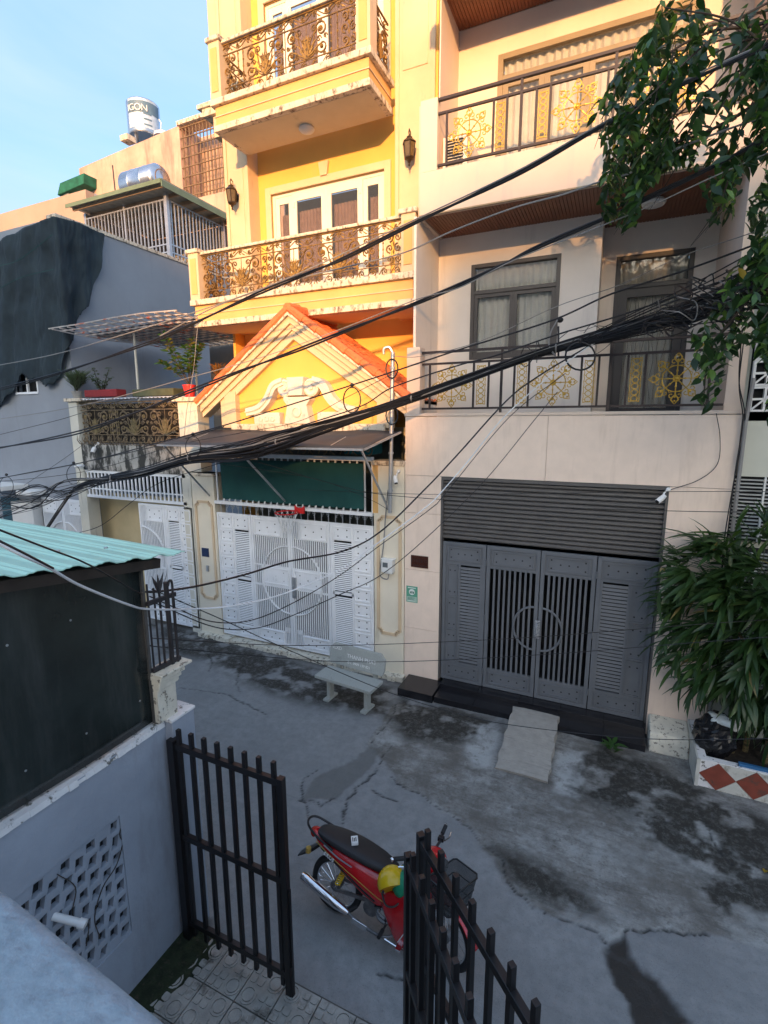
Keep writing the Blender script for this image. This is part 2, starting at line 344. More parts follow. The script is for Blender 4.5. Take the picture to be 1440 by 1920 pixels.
for nm, a in (('rough', rough), ('moss', np.clip(moss*1.4, 0, 1)), ('pale', np.clip(pale, 0, 1)), ('wet', np.maximum(wet, 0)), ('crack', crk), ('green', green), ('repair', repair), ('fine', n3), ('mid', n4)):
    at = me.attributes.new(nm, 'FLOAT', 'POINT'); at.data.foreach_set('value', a.ravel().astype(np.float32))
gm = bpy.data.materials.new('worn_lane_concrete'); gm.use_nodes = True; n = gm.node_tree; L = n.links; B = n.nodes['Principled BSDF']
def att(nm): a = n.nodes.new('ShaderNodeAttribute'); a.attribute_name = nm; return a.outputs['Fac']
gpos = n.nodes.new('ShaderNodeNewGeometry').outputs['Position']
def nz(sc, det=6, ro=.6):
    t = n.nodes.new('ShaderNodeTexNoise'); t.inputs['Scale'].default_value = sc; t.inputs['Detail'].default_value = det; t.inputs['Roughness'].default_value = ro; L.new(gpos, t.inputs['Vector']); return t.outputs[0]
def rg(v, a, b, c=0, d=1): r = n.nodes.new('ShaderNodeMapRange'); L.new(v, r.inputs[0]); r.inputs[1].default_value = a; r.inputs[2].default_value = b; r.inputs[3].default_value = c; r.inputs[4].default_value = d; return r.outputs[0]
def mixc(f, a, b):
    m = n.nodes.new('ShaderNodeMixRGB'); L.new(f, m.inputs[0])
    for i, c in ((1, a), (2, b)):
        if isinstance(c, tuple): m.inputs[i].default_value = c+(1,)
        else: L.new(c, m.inputs[i])
    return m.outputs[0]
def mul(a, b): m = n.nodes.new('ShaderNodeMath'); m.operation = 'MULTIPLY'; L.new(a, m.inputs[0]); L.new(b, m.inputs[1]); return m.outputs[0]
base = mixc(rg(nz(.9), .35, .65), (0.210,0.209,0.206), (0.290,0.287,0.281))
base = mixc(rg(nz(9, 8, .7), .40, .75), base, (0.185,0.185,0.185))
base = mixc(rg(nz(38, 5, .7), .60, .72, 0, .6), base, (0.294,0.294,0.287))
rbase = mixc(rg(nz(3.2, 10, .78), .40, .60), (0.158,0.147,0.133), (0.308,0.300,0.281))
rbase = mixc(rg(nz(24, 6, .7), .52, .68, 0, .7), rbase, (0.091,0.084,0.073))
mpz = n.nodes.new('ShaderNodeMapping'); mpz.inputs['Rotation'].default_value = (0, 0, .55); mpz.inputs['Scale'].default_value = (1.2, 7, 1); L.new(gpos, mpz.inputs['Vector'])
tz = n.nodes.new('ShaderNodeTexNoise'); tz.inputs['Scale'].default_value = 1.6; tz.inputs['Detail'].default_value = 10; tz.inputs['Roughness'].default_value = .75; L.new(mpz.outputs[0], tz.inputs['Vector'])
rbase = mixc(rg(tz.outputs[0], .50, .66, 0, .75), rbase, (0.091,0.081,0.070)); rbase = mixc(rg(tz.outputs[0], .44, .32, 0, .7), rbase, (0.364,0.357,0.336))
base = mixc(rg(tz.outputs[0], .56, .70, 0, .35), base, (0.140,0.136,0.133))
rbase = mixc(rg(nz(1.15, 9, .72), .46, .62, 0, .75), rbase, (0.122,0.108,0.092))
c = mixc(att('rough'), base, rbase)
c = mixc(rg(att('repair'), 0, 1, 0, .6), c, (0.105,0.101,0.091))
c = mixc(mul(att('pale'), rg(nz(7, 9, .75), .34, .5)), c, (0.385,0.385,0.371))
c = mixc(mul(att('moss'), rg(nz(14, 10, .82), .34, .52, .52, 1)), c, (0.029,0.025,0.019))
c = mixc(att('wet'), c, (0.028,0.025,0.022))
c = mixc(att('green'), c, (0.013,0.018,0.008))
c = mixc(att('crack'), c, (0.021,0.020,0.019))
c = mixc(rg(nz(170, 3), .60, .68, 0, .45), c, (0.042,0.041,0.038)); c = mixc(rg(nz(60, 5, .7), .60, .70, 0, .5), c, (0.070,0.066,0.063))
L.new(c, B.inputs['Base Color'])
ro = n.nodes.new('ShaderNodeMapRange'); L.new(att('wet'), ro.inputs[0]); ro.inputs[3].default_value = .82; ro.inputs[4].default_value = .45; L.new(ro.outputs[0], B.inputs['Roughness'])
bp = n.nodes.new('ShaderNodeBump'); bp.inputs['Strength'].default_value = .55; bp.inputs['Distance'].default_value = .012
hs = n.nodes.new('ShaderNodeMath'); hs.operation = 'ADD'; L.new(nz(28, 8, .7), hs.inputs[0]); L.new(rg(nz(130, 4), 0, 1, 0, .35), hs.inputs[1]); L.new(hs.outputs[0], bp.inputs['Height']); L.new(bp.outputs[0], B.inputs['Normal'])
me.materials.append(gm); o = bpy.data.objects.new('lane', me); COL.objects.link(o); o['kind'] = 'structure'
m_earth = M('distant_ground', (.16,.16,.16), .95, var=.2, vs=.5)
MB().quad((-400,-400,-.06),(400,-400,-.06),(400,400,-.06),(-400,400,-.06)).build('ground', m_earth, kind='structure')

mg = MB(); rings = []
for i in range(40):
    y = 1.0+i*.042; w_ = .30+.10*noise.noise(Vector((y*2.2,0,0)))+.04*noise.noise(Vector((y*9,0,0)))+.12*max(0,(y-2.2))
    rings.append([(-3.10,y,.060),(-3.10+w_*.5,y,.052+.006*noise.noise(Vector((y*12,1,0)))),(-3.10+w_,y,.036),(-3.10+w_+.01,y,.0)])
mg.loft(rings, close=False); mg.build('moss_bank', M('wet_dark_moss', (.020,.028,.012), .95, var=.5, vs=14, bump=1, bs=60, dirt=(.05,.045,.03), da=.55, dw=.1, ds=(20,20,20)), kind='stuff').update_tag()
# pavers by the gate: each a raised patterned tile
m_pav = M('patterned_paver', (.34,.33,.30), .85, var=.22, vs=7, bump=.5, bs=110, dirt=(.10,.095,.08), da=.55, dw=.15, ds=(6,6,6))
pb = MB(); PS = .30
pb.box(-PS/2+.004, PS/2-.004, -PS/2+.004, PS/2-.004, 0, .022)
def rpad(cx, cy, w, h, r=.012, z=.031):
    P = []
    for sx, sy, a0 in ((1,1,0),(-1,1,90),(-1,-1,180),(1,-1,270)):
        for k in range(3): t = math.radians(a0+k*45); P.append((cx+sx*(w/2-r)+r*math.cos(t), cy+sy*(h/2-r)+r*math.sin(t)))
    pb.prism(P, lambda a, b, t: (a, b, t), .022, z)
for i in (-1, 1):
    for j in (-1, 1):
        if i*j > 0:
            t0 = [2*pi*k/12 for k in range(12)]
            pb.prism([(i*.075+.045*math.cos(t), j*.075+.045*math.sin(t)) for t in t0], lambda a, b, t: (a, b, t), .022, .031)
            for k in range(12):
                a, b = t0[k], t0[k]+2*pi/12
                pb.add([(i*.075+r*math.cos(t), j*.075+r*math.sin(t), z) for z in (.022,.031) for r, t in ((.054,a),(.067,a),(.067,b),(.054,b))], [(4,5,6,7),(0,1,5,4),(1,2,6,5),(2,3,7,6),(3,0,4,7)])
        else:
            for k in (-1, 1):
                for l in (-1, 1): rpad(i*.075+k*.034, j*.075+l*.034, .056, .056)
pme = pb.mesh('paver', m_pav)
ap = MB().box(-3.1, -.3, 1.0, 2.66, -.05, .012).build('paved_apron', M('paver_bed', (.09,.085,.075), .95, var=.3, vs=6), kind='structure')
for i in range(9):
    for j in range(5):
        inst(pme, 'paver', ap, (-2.80+i*.302, 2.49-j*.302, .013+U(-.002,.002)), (U(-.006,.006), U(-.006,.006), (0, pi/2)[(i+j) % 2]))

# ================================================================ PINK HOUSE (right)
Y0 = 7.43
ph = T('pink_tiled_house', 'three storey pinkish house with gold medallion balcony railings and grey garage front', 'house', (-.8, Y0, 0))
XL, XR = -3.02, 1.40
GXL, GXR, GZ = -2.41, .70, 3.56
# cladding tiles with 5 mm joints on the ground floor front
core = MB().box(XL, GXL-.03, Y0+.03, Y0+.25, 0, GZ).box(GXR+.03, XR, Y0+.03, Y0+.25, 0, GZ).box(XL, XR, Y0+.03, Y0+.25, GZ, 4.47).box(XL, XL+.2, Y0+.25, 9.45, 0, 4.4).box(XR-.2, XR, Y0+.25, 9.45, 0, 4.4)
wall = core.build('wall', M('tile_joint_grout', (.42,.34,.29), .9, var=.1), ph)
def panel(x0, x1, z0, z1): 
    me = MB().box(x0+.0025, x1-.0025, Y0, Y0+.03, z0+.0025, z1-.0025).mesh('wall_panel', m_pink, False, Vector(((x0+x1)/2, Y0, z0)))
    inst(me, 'wall_panel', wall, ((x0+x1)/2, Y0, z0))
for x0, x1 in ((XL, -.86), (-.86, XR)): panel(x0, x1, GZ+.002, 4.48)
for z0, z1 in ((0, .98), (.98, 2.0), (2.0, 2.95), (2.95, GZ)):
    panel(XL, GXL, z0, z1); panel(GXR, XR, z0, z1)
box('parapet_cap', m_pplas, ph, XL-.01, XR+.01, Y0-.015, Y0+.26, 4.485, 4.53, bevel=.004)
box('terrace_floor', m_conc, ph, XL+.2, XR-.2, Y0+.26, 9.45, 4.3, 4.42)
# garage surround, dark interior
MB().bar((GXL,Y0+.06,.16),(GXL,Y0+.06,GZ),.06,.1,(0,1,0)).bar((GXR,Y0+.06,.16),(GXR,Y0+.06,GZ),.06,.1,(0,1,0)).box(GXL-.03,GXR+.03,Y0+.01,Y0+.12,GZ-.05,GZ).build('garage_frame', m_greydk, ph)
MB().box(GXL-.1,GXR+.1,Y0+2.0,Y0+2.05,0,GZ).box(GXL-.1,GXL-.04,Y0+.26,Y0+2,0,GZ).box(GXR+.04,GXR+.1,Y0+.26,Y0+2,0,GZ).box(GXL-.1,GXR+.1,Y0+.26,Y0+2,.05,.16).box(GXL-.1,GXR+.1,Y0+.26,Y0+2,GZ,GZ+.05).build('garage_interior', m_dark, ph)
# shutter slats above the gate
sh = MB().box(GXL+.02, GXR-.02, Y0+.10, Y0+.13, 2.56, GZ-.05).build('roller_shutter', m_dark, ph)
sb = MB(); w = GXR-GXL-.06
prof = [(0,0),(-.030,.006),(-.042,.022),(-.040,.046),(-.022,.060),(0,.062)]
sb.prism(prof, lambda a, b, t: (t, a, b), -w/2, w/2); sme = sb.mesh('slat', m_greydk)
for k in range(14): inst(sme, 'slat', sh, ((GXL+GXR)/2, Y0+.10, 2.565+k*.0675), (U(-.02,.02),0,0))

# garage gate: four leaves
gg = T('slate_grey_garage_gate', 'slate grey steel four leaf garage gate with louvres and a ring, under the shutter', 'gate', ((GXL+GXR)/2, Y0+.06, .16))
YG = Y0+.06; ZB, ZT = .17, 2.52
xs4 = [GXL+.03, -1.67, -.86, -.09, GXR-.03]
dot = MB().lathe([(.013,0),(.013,.004)], (0,0,0), 8, Matrix(((1,0,0),(0,0,1),(0,-1,0)))).mesh('rivet_hole', m_hole)
def recess(mb, x0, x1, z0, z1, y): # framed panel: thin raised moulding around a field
    for a in ((x0,x1,z0,z0+.018),(x0,x1,z1-.018,z1),(x0,x0+.018,z0+.018,z1-.018),(x1-.018,x1,z0+.018,z1-.018)): mb.box(a[0],a[1],y-.017,y+.002,a[2],a[3])
def dots(par, x0, x1, z0, z1, y, pts):
    for a, b in pts: inst(dot, 'rivet_hole', par, (x0+(x1-x0)*a, y, z0+(z1-z0)*b))
W5 = [(.10,.22),(.10,.78),(.32,.5),(.52,.5),(.72,.5),(.90,.22),(.90,.78)]
def louvre(mat, wd, name='louvre', h=.024):
    return MB().prism([(-.010,0),(-.003,h),(.003,h),(-.004,0)], lambda a, b, t: (t, a, b), -wd/2, wd/2).mesh(name, mat)
for k in range(4):
    x0, x1 = xs4[k]+.006, xs4[k+1]-.006; fw = .055; side = k in (0, 3)
    m = MB().box(x0,x0+fw,YG-.025,YG+.025,ZB,ZT).box(x1-fw,x1,YG-.025,YG+.025,ZB,ZT).box(x0+fw,x1-fw,YG-.025,YG+.025,ZB,ZB+fw).box(x0+fw,x1-fw,YG-.025,YG+.025,ZT-fw,ZT)
    lf = m.build('gate_leaf', m_greygate, gg, bevel=.003)
    a0, a1 = x0+fw, x1-fw
    pn = MB(); ZP = ZT-.33; ZQ = ZB+.30
    pn.box(a0,a1,YG-.008,YG+.008,ZP,ZT-fw); recess(pn, a0+.03, a1-.03, ZP+.03, ZT-fw-.02, YG-.008)
    pn.box(a0,a1,YG-.018,YG+.018,ZP-.03,ZP); pn.build('pressed_panel', m_greygate, lf); pn = MB()
    pn.box(a0,a1,YG-.008,YG+.008,ZB+fw,ZQ); recess(pn, a0+.03, a1-.03, ZB+fw+.02, ZQ-.03, YG-.008)
    pn.box(a0,a1,YG-.018,YG+.018,ZQ,ZQ+.03)
    if side:
        ps = (a0+.02, a0+.20) if k == 0 else (a1-.24, a1-.02); ls = (a0+.24, a1-.03) if k == 0 else (a0+.03, a1-.28)
        pn.box(ps[0]-.02, ps[1]+.02, YG-.008, YG+.008, ZQ+.03, ZP-.03); hz = (ZP-ZQ-.06)/3
        for j in range(3): recess(pn, ps[0], ps[1], ZQ+.04+j*hz, ZQ+.02+(j+1)*hz, YG-.008)
    P = pn.build('pressed_panel', m_greygate, lf)
    WLf = lf
    dots(lf, a0+.03, a1-.03, ZP+.03, ZT-fw-.02, YG-.009, W5); dots(lf, a0+.03, a1-.03, ZB+fw+.02, ZQ-.03, YG-.009, W5)
    if side:
        for j in range(3):
            z0 = ZQ+.04+j*hz; dots(lf, ps[0], ps[1], z0, z0+hz-.02, YG-.009, [(.28,.15),(.72,.15),(.28,.82),(.72,.82)])
        lm = louvre(m_greygate, ls[1]-ls[0], h=.040); nl = 30
        MB().box(ls[0]-.03, ls[0], YG-.018, YG+.018, ZQ+.03, ZP-.03).box(ls[1], ls[1]+.03, YG-.018, YG+.018, ZQ+.03, ZP-.03).build('louvre_frame', m_greygate, lf)
        for j in range(nl): inst(lm, 'louvre', lf, ((ls[0]+ls[1])/2, YG, ZQ+.05+j*(ZP-ZQ-.10)/nl))
    else:
        nb = 8; bm_ = MB().box(-.016,.016,-.012,.012,0,ZP-ZQ-.06).mesh('vertical_bar', m_greygate)
        for j in range(nb): inst(bm_, 'vertical_bar', lf, (a0+.03+(a1-a0-.06)*(j+.5)/nb, YG, ZQ+.03))
rc = Vector((-.86, YG-.03, 1.30))
for s_, nm in ((-1,'half_ring'),(1,'half_ring')):
    pts = [rc+Vector((s_*(.055+.30*math.cos(t)), 0, .34*math.sin(t))) for t in [-pi/2+pi*k/20 for k in range(21)]]
    MB().tube(pts, .017, 6).build(nm, m_greygate, gg)
hd = MB().box(-.90,-.82,YG-.06,YG-.03,1.16,1.44).tube([(-.86,YG-.06,1.19),(-.86,YG-.11,1.22),(-.86,YG-.11,1.36),(-.86,YG-.06,1.40)], .014, 6)
hd.build('lock_plate', M('worn_steel_lock', (.36,.38,.40), .4, metal=.4, var=.3, vs=40, dirt=(.14,.15,.17), da=.5, ds=(30,30,30)), gg, bevel=.01)
for x in (-1.67, -.09):
    for z in (.45, 1.35, 2.25): MB().lathe([(.012,-.05),(.012,.05)], (x, YG-.04, z), 8).build('hinge', m_greygate, gg)

# steps, black tiled
st = tag(MB().box(-2.93,-2.33,6.92,Y0-.005,0,.13).build('black_step_block', m_blktile, bevel=.006), 'low black tiled step block at the left end of the garage steps', 'step')
st = T('black_tiled_steps', 'long black tiled double step below the grey garage gate', 'steps', (-.8, 7.0, 0))
for x0, x1 in ((-2.32,-1.70),(-1.70,-1.05),(-1.05,-.45),(-.45,.15),(.15,.68)):
    MB().box(x0+.002,x1-.002,6.96,Y0-.16,0,.10).build('tread_tile', m_blktile, st, bevel=.004); MB().box(x0+.002,x1-.002,Y0-.16,Y0+.24,0,.165).build('riser_tile', m_blktile, st, bevel=.004)
# concrete ramp slab
rp = MB(); N = 10
for i in range(N+1):
    t = i/N; y = 5.80+(7.06-5.80)*t; z = .035+.15*min(1, t*1.25); e = .015*math.sin(i*2.3)
    rp.v += [(-1.10+e, y+.01, -.02), (-1.09+e, y, z), (-.93, y-.01*(i==0), z+.012), (-.60, y, z+.010), (-.445-e, y, z), (-.44-e, y+.01, -.02)]
for i in range(N):
    for k in range(5): a = i*6+k; rp.f.append((a, a+1, a+7, a+6))
rp.f += [(5,4,3,2,1,0), tuple(N*6+k for k in range(6))]
m_ramp = M('ribbed_concrete', (.34,.31,.27), .92, var=.12, vs=9, bump=.6, bs=30, dirt=(.22,.20,.18), da=.54, dw=.2, ds=(4,26,6))
tag(rp.build('concrete_ramp', m_ramp, smooth=True), 'small sloping concrete ramp laid from the lane up to the garage step', 'ramp')
# painted block at the pier foot
bk = MB(); prf = [(0,0),(-.42,0),(-.40,.16),(-.36,.26),(0,.34)]
bk.prism(prf, lambda a, b, t: (t, Y0-.003+a, b), .72, 1.19)
tag(bk.build('painted_footing_block', m_peelc, bevel=.02), 'flaking white and cream footing block beside the steps, left of the planter', 'block')

# wall plaque and poster, camera
pq = T('house_number_plaque', 'dark brown house number plaque on the pink wall left of the garage', 'plaque', (-2.75, Y0, 2.05))
m_plq = M('brown_granite_plaque', (.060,.022,.016), .25, var=.3, vs=40); m_eng = M('engraved_lettering', (.012,.008,.008), .6, var=.1)
box('plate', m_plq, pq, -2.90,-2.605,Y0-.022,Y0-.001,2.05,2.25, bevel=.003)
text('lettering', '171/22/17', .068, m_eng, pq, (-2.752,Y0-.024,2.145), (1,0,0), (0,0,1), .002, 'CENTER')
for k in range(2): box('small_text_line', m_eng, pq, -2.87+k*.13,-2.76+k*.13,Y0-.024,Y0-.0225,2.078,2.092)
po = T('green_notice_poster', 'small green and white poster stuck on the pink wall under the plaque', 'poster', (-2.88, Y0, 1.45))
box('sheet', M('poster_green', (.10,.32,.22), .5, var=.05), po, -2.985,-2.785,Y0-.003,Y0-.001,1.43,1.71)
box('lower_print', M('poster_pale_green', (.38,.52,.44), .5, var=.15, vs=60), po, -2.975,-2.795,Y0-.0055,Y0-.0035,1.44,1.53)
m_pw = M('poster_white', (.70,.74,.70), .5, var=.03)
MB().lathe([(.052,0),(.052,.002)], (-2.885,Y0-.005,1.61), 20, Matrix(((1,0,0),(0,0,1),(0,-1,0)))).build('round_emblem', m_pw, po)
for k in range(3): box('printed_figure', M('poster_dark_green', (.03,.14,.09), .5, var=.1), po, -2.92+k*.028,-2.902+k*.028,Y0-.010,Y0-.0075,1.585,1.62+.006*(k%2))
for k in range(4): box('text_line', m_pw if k < 1 else M('poster_dark_green', (.03,.14,.09), .5), po, -2.96,-2.83-.01*(k%3),Y0-.008,Y0-.006,1.455+k*.018,1.461+k*.018)
box('title_line', m_pw, po, -2.955,-2.815,Y0-.008,Y0-.006,1.675,1.69)
def camera(name, label, p, aim, mat=m_white, arm=None, r=.034, ln=.13):
    c = T(name, label, 'camera', p); p = Vector(p); d = Vector(aim).normalized()
    MB().tube([p-d*ln/2, p-d*ln*.2, p+d*ln/2], [r*.8, r, r], 12).build('housing', mat, c, smooth=True)
    MB().tube([p+d*(ln/2-.004), p+d*(ln/2+.004)], r*.82, 12).build('lens', m_blk, c)
    if arm: MB().tube([p, (p+Vector(arm))/2+Vector((0,0,.03)), Vector(arm)], .011, 6).ball(arm, .032).build('bracket', mat, c)
    return c
camera('security_camera', 'white bullet security camera at the upper right corner of the garage shutter', (.60, 7.24, 3.42), (-.55,-.45,-.5), arm=(.69, 7.42, 3.52))

# first floor wall: left part forward, right part recessed
YA, YB = 8.85, 9.50
SOF = 7.48
def wallxz(mb, x0, x1, y, th, z0, z1, holes):
    # plaster wall with rectangular openings
    cur = x0
    for hx0, hx1, hz0, hz1 in sorted(holes):
        mb.box(cur, hx0, y, y+th, z0, z1)
        if hz0 > z0: mb.box(hx0, hx1, y, y+th, z0, hz0)
        if hz1 < z1: mb.box(hx0, hx1, y, y+th, hz1, z1)
        cur = hx1
    mb.box(cur, x1, y, y+th, z0, z1); return mb
wh = (-2.40, -.96, 5.46, 7.0); dh = (-.17, .93, 4.42, 7.02)
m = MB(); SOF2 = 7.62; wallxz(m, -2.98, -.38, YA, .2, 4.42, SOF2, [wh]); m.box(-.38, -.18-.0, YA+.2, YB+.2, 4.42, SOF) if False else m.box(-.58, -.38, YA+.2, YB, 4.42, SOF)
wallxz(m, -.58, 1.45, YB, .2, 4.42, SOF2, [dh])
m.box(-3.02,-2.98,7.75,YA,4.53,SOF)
m.build('first_floor_wall', M('shade_lightened_plaster', (.78,.69,.61), .85, var=.05, vs=1.5, bump=.15, dirt=(.62,.54,.48), da=.56, dw=.25, ds=(5,5,.5)), ph)  # lighter copy of the pink house plaster, offsetting the shade of the recess
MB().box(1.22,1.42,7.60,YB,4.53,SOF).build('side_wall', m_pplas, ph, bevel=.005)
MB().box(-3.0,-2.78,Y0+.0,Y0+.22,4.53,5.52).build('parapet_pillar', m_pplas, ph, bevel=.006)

def window(par, x0, x1, z0, z1, y, mat, cols, trans=None, curt=m_curt, fw=.06, name='window', gl=None, mull=.06, half_closed=True):
    gl = gl or m_glass
    f = MB().box(x0,x0+fw,y-.02,y+.08,z0,z1).box(x1-fw,x1,y-.02,y+.08,z0,z1).box(x0+fw,x1-fw,y-.02,y+.08,z1-fw,z1).box(x0+fw,x1-fw,y-.02,y+.08,z0,z0+fw)
    zt = z1-fw
    if trans: f.box(x0+fw,x1-fw,y-.018,y+.078,z1-trans-fw,z1-trans); zt = z1-trans-fw
    fr = f.build(name, mat, par, bevel=.004)
    if trans:
        MB().box(x0+fw,x1-fw,y+.03,y+.038,z1-trans,z1-fw).build('pane', gl, fr)
    wd = (x1-x0-2*fw)/cols
    for k in range(cols):
        a = x0+fw+k*wd; b = a+wd; yy = y+.004*(k % 2)
        s = MB().box(a,a+mull,yy,yy+.05,z0+fw,zt).box(b-mull,b,yy,yy+.05,z0+fw,zt).box(a+mull,b-mull,yy,yy+.05,zt-mull,zt).box(a+mull,b-mull,yy,yy+.05,z0+fw,z0+fw+mull)
        s.build('sash', mat, fr, bevel=.003)
        MB().box(a+mull,b-mull,yy+.02,yy+.028,z0+fw+mull,zt-mull).build('pane', gl, fr)
    if curt:
        c = MB(); n_ = int((x1-x0)/.022); pts = []
        for i in range(n_+1):
            t = i/n_; x = x0+fw+(x1-x0-2*fw)*t; pts.append((x, y+.105+.022*math.sin(i*1.15+.6*math.sin(i*.31))))
        c.loft([[(p[0], p[1], z) for p in pts] for z in (z0+.02, (z0+z1)/2, z1+.02)], close=False)
        c.build('curtain', curt, fr, smooth=True)
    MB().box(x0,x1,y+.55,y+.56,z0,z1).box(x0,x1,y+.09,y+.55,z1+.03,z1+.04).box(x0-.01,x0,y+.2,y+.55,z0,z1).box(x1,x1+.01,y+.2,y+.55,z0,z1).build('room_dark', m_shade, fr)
    return fr
window(ph, *wh[:2], wh[2], wh[3], YA, m_frame, 2, .42)
# patterned iron door with glass
dr = window(ph, dh[0], dh[1], dh[2], dh[3], YB, m_dframe, 1, .44, name='door', mull=.13, fw=.07, gl=m_glassd)
for k in range(9):
    x = dh[0]+.24+k*.078; pts = [(x+.022*math.sin(j*.9+k*1.7), YB+.012, 4.75+j*.1) for j in range(19)]
    MB().tube(pts, .005, 4).build('door_scrollwork', m_dframe, dr)
MB().box(.80,.84,YB-.05,YB-.02,5.40,5.43).box(.80,.815,YB-.03,YB,5.38,5.45).build('door_handle', m_steel, dr)

# balcony slab of the second floor with boarded soffit
YF = 7.72
bl = MB()
bl.box(-2.6,1.45,YA+.3,YB+.3,7.60,7.7); bl.box(-2.92, 1.45, YF, YF+.12, 7.47, 8.05).box(-2.92,-2.66,YF,YF+.14,8.05,9.0).box(-2.92,1.45,YF+.12,YA+.3,7.60,7.75).box(-2.98,-2.92,YF+.10,YA,7.47,9.0)
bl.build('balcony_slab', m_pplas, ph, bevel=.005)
def soffit(x0, x1, y0, y1, z, par):
    s = MB(); n_ = int((x1-x0)/.05)
    for i in range(n_): a = x0+i*(x1-x0)/n_; s.box(a+.004, a+(x1-x0)/n_-.004, y0, y1, z-.012, z-.001)
    s.box(x0, x1, y0, y1, z, z+.02)
    return s.build('soffit_boards', m_wood, par, kind='stuff')
soffit(-2.915, 1.22, YF+.12, YB, 7.50, ph)
MB().box(-2.93,1.45,YF-.006,YF+.02,7.45,7.468).build('drip_edge', m_olive, ph)
MB().lathe([(.14,0),(.16,.03),(.13,.07),(.03,.085),(.0,.085)], (.27,8.6,7.40), 20).build('ceiling_lamp', m_white, ph, smooth=True)
# second floor wall
m = MB(); ch = (-2.06, .62, 7.76, 10.0)
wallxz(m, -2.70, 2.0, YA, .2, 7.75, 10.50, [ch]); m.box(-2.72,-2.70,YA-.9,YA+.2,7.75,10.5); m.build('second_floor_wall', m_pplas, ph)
window(ph, ch[0], ch[1], ch[2], ch[3], YA, m_olive, 4, .30, mull=.085, fw=.08)
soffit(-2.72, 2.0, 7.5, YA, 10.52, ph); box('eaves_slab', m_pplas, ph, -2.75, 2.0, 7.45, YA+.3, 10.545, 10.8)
# second floor front column hidden by foliage at right
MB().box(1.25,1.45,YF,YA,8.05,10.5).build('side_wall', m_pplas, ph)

# railings
def medallion(r):
    b = MB(); z3 = lambda a, rr, y=0: Vector((rr*math.cos(a), y, rr*math.sin(a)))
    b.tube([z3(2*pi*k/32, r*.50) for k in range(32)], r*.022, 5, closed=True)
    b.tube([z3(2*pi*k/16, r*.10) for k in range(16)], r*.035, 5, closed=True); b.ball((0,0,0), r*.085, 8, 6)
    for k in range(8):
        a = 2*pi*k/8
        b.tube([z3(a, r*.1), z3(a, r*.25), z3(a, r*.3), z3(a, r*.35), z3(a, r*.62)], [r*.022, r*.022, r*.045, r*.022, r*.022], 5)
        for s_ in (-1, 1):
            c = z3(a+s_*.20, r*.66)
            b.tube([c+z3(a+s_*(t), r*.10*(1-t/7)) for t in (0,.8,1.6,2.4,3.2,4.0)], r*.024, 4)
            b.tube([z3(a, r*.60), z3(a+s_*.12, r*.72), z3(a+s_*.16, r*.82), z3(a+s_*.05, r*.92), z3(a, r)], [r*.028,r*.032,r*.034,r*.026,r*.008], 4)
        b.ball(z3(a, r*.70), r*.055, 6, 4); b.ball(z3(a, r*.86), r*.04, 6, 4)
        b.tube([z3(a+pi/8-.18, r*.51), z3(a+pi/8, r*.57), z3(a+pi/8+.18, r*.51)], r*.015, 4)
    return b.mesh('gold_medallion', m_gold, True)
def lattice(w, h):
    b = MB(); n_ = 7
    for s_ in (-1, 1): b.tube([(s_*(w/2-.004*(1+math.cos(i*pi))), 0, -h/2+h*i/14) for i in range(15)], .006, 4)
    for k in range(n_):
        z = -h/2+h*(k+.5)/n_; rr = h/n_*.44
        b.tube([(w*.30*math.cos(t), 0, z+rr*math.sin(t)) for t in [2*pi*j/10 for j in range(10)]], .008, 4, closed=True)
        for s_ in (-1, 1): b.tube([(s_*w*.30,0,z),(s_*w*.48,0,z+.008)], .006, 4)
    for z in (-h/2, h/2): b.tube([(-w/2,0,z),(0,0,z-math.copysign(.015,z)),(w/2,0,z)], .008, 4)
    return b.mesh('gold_lattice', m_gold, True)
def railing(x0, x1, y, zb, z2, zt, posts, meds, lats, r, lw, lh, tall=()):
    rr = MB().bar((x0,y,zt),(x1,y,zt),.05,.035).build('railing', m_brail, ph)
    MB().bar((x0,y,z2),(x1,y,z2),.035,.03).build('middle_rail', m_brail, rr); MB().bar((x0,y,zb),(x1,y,zb),.035,.03).build('bottom_rail', m_brail, rr)
    for x in posts: MB().bar((x,y,zb),(x,y,z2),.028).build('post', m_brail, rr)
    for x in tall: MB().bar((x,y,zb-.1),(x,y,zt),.034).build('post', m_brail, rr)
    mm = medallion(r); ll = lattice(lw, lh)
    for x in meds: inst(mm, 'gold_medallion', rr, (x, y, (zb+z2)/2))
    for x in lats: inst(ll, 'gold_lattice', rr, (x, y, (zb+z2)/2))
yr = Y0+.10
def xr(px): return q(px, 715, yr).x
railing(-2.78, 1.20, yr, 4.60, 5.27, 5.44, [xr(v) for v in (806,888,916,964,991,1089,1121,1175,1208,1330)], [xr(v) for v in (847,1037,1268)], [xr(v) for v in (902,978,1104,1191)], .325, .13, .56, [xr(v) for v in (940,1143)])
yr2 = YF+.05
def xr2(px): return q(px, 230, yr2).x
railing(-2.66, 1.25, yr2, 8.12, 8.80, 8.98, [xr2(v) for v in (838,925,950,1004,1030,1135,1190,1215)], [xr2(v) for v in (880,1080,1262)], [xr2(v) for v in (938,1017,1203)], .33, .13, .56, [xr2(v) for v in (976,1148)])
# AC unit behind the upper railing
ac = T('air_conditioner', 'white outdoor air conditioner unit behind the upper balcony railing at its left end', 'air conditioner', (-2.35, 8.3, 7.8))
box('casing', m_white, ac, -2.68,-2.30,8.05,8.75,7.95,8.62, bevel=.01)
for k in range(14): box('grille_slat', m_blk, ac, -2.62,-2.36,8.035,8.05,8.02+k*.04,8.04+k*.04)
for z in (7.85,): MB().box(-2.68,-2.30,8.1,8.14,7.85,7.95).box(-2.68,-2.30,8.6,8.64,7.85,7.95).build('feet', m_blk, ac)

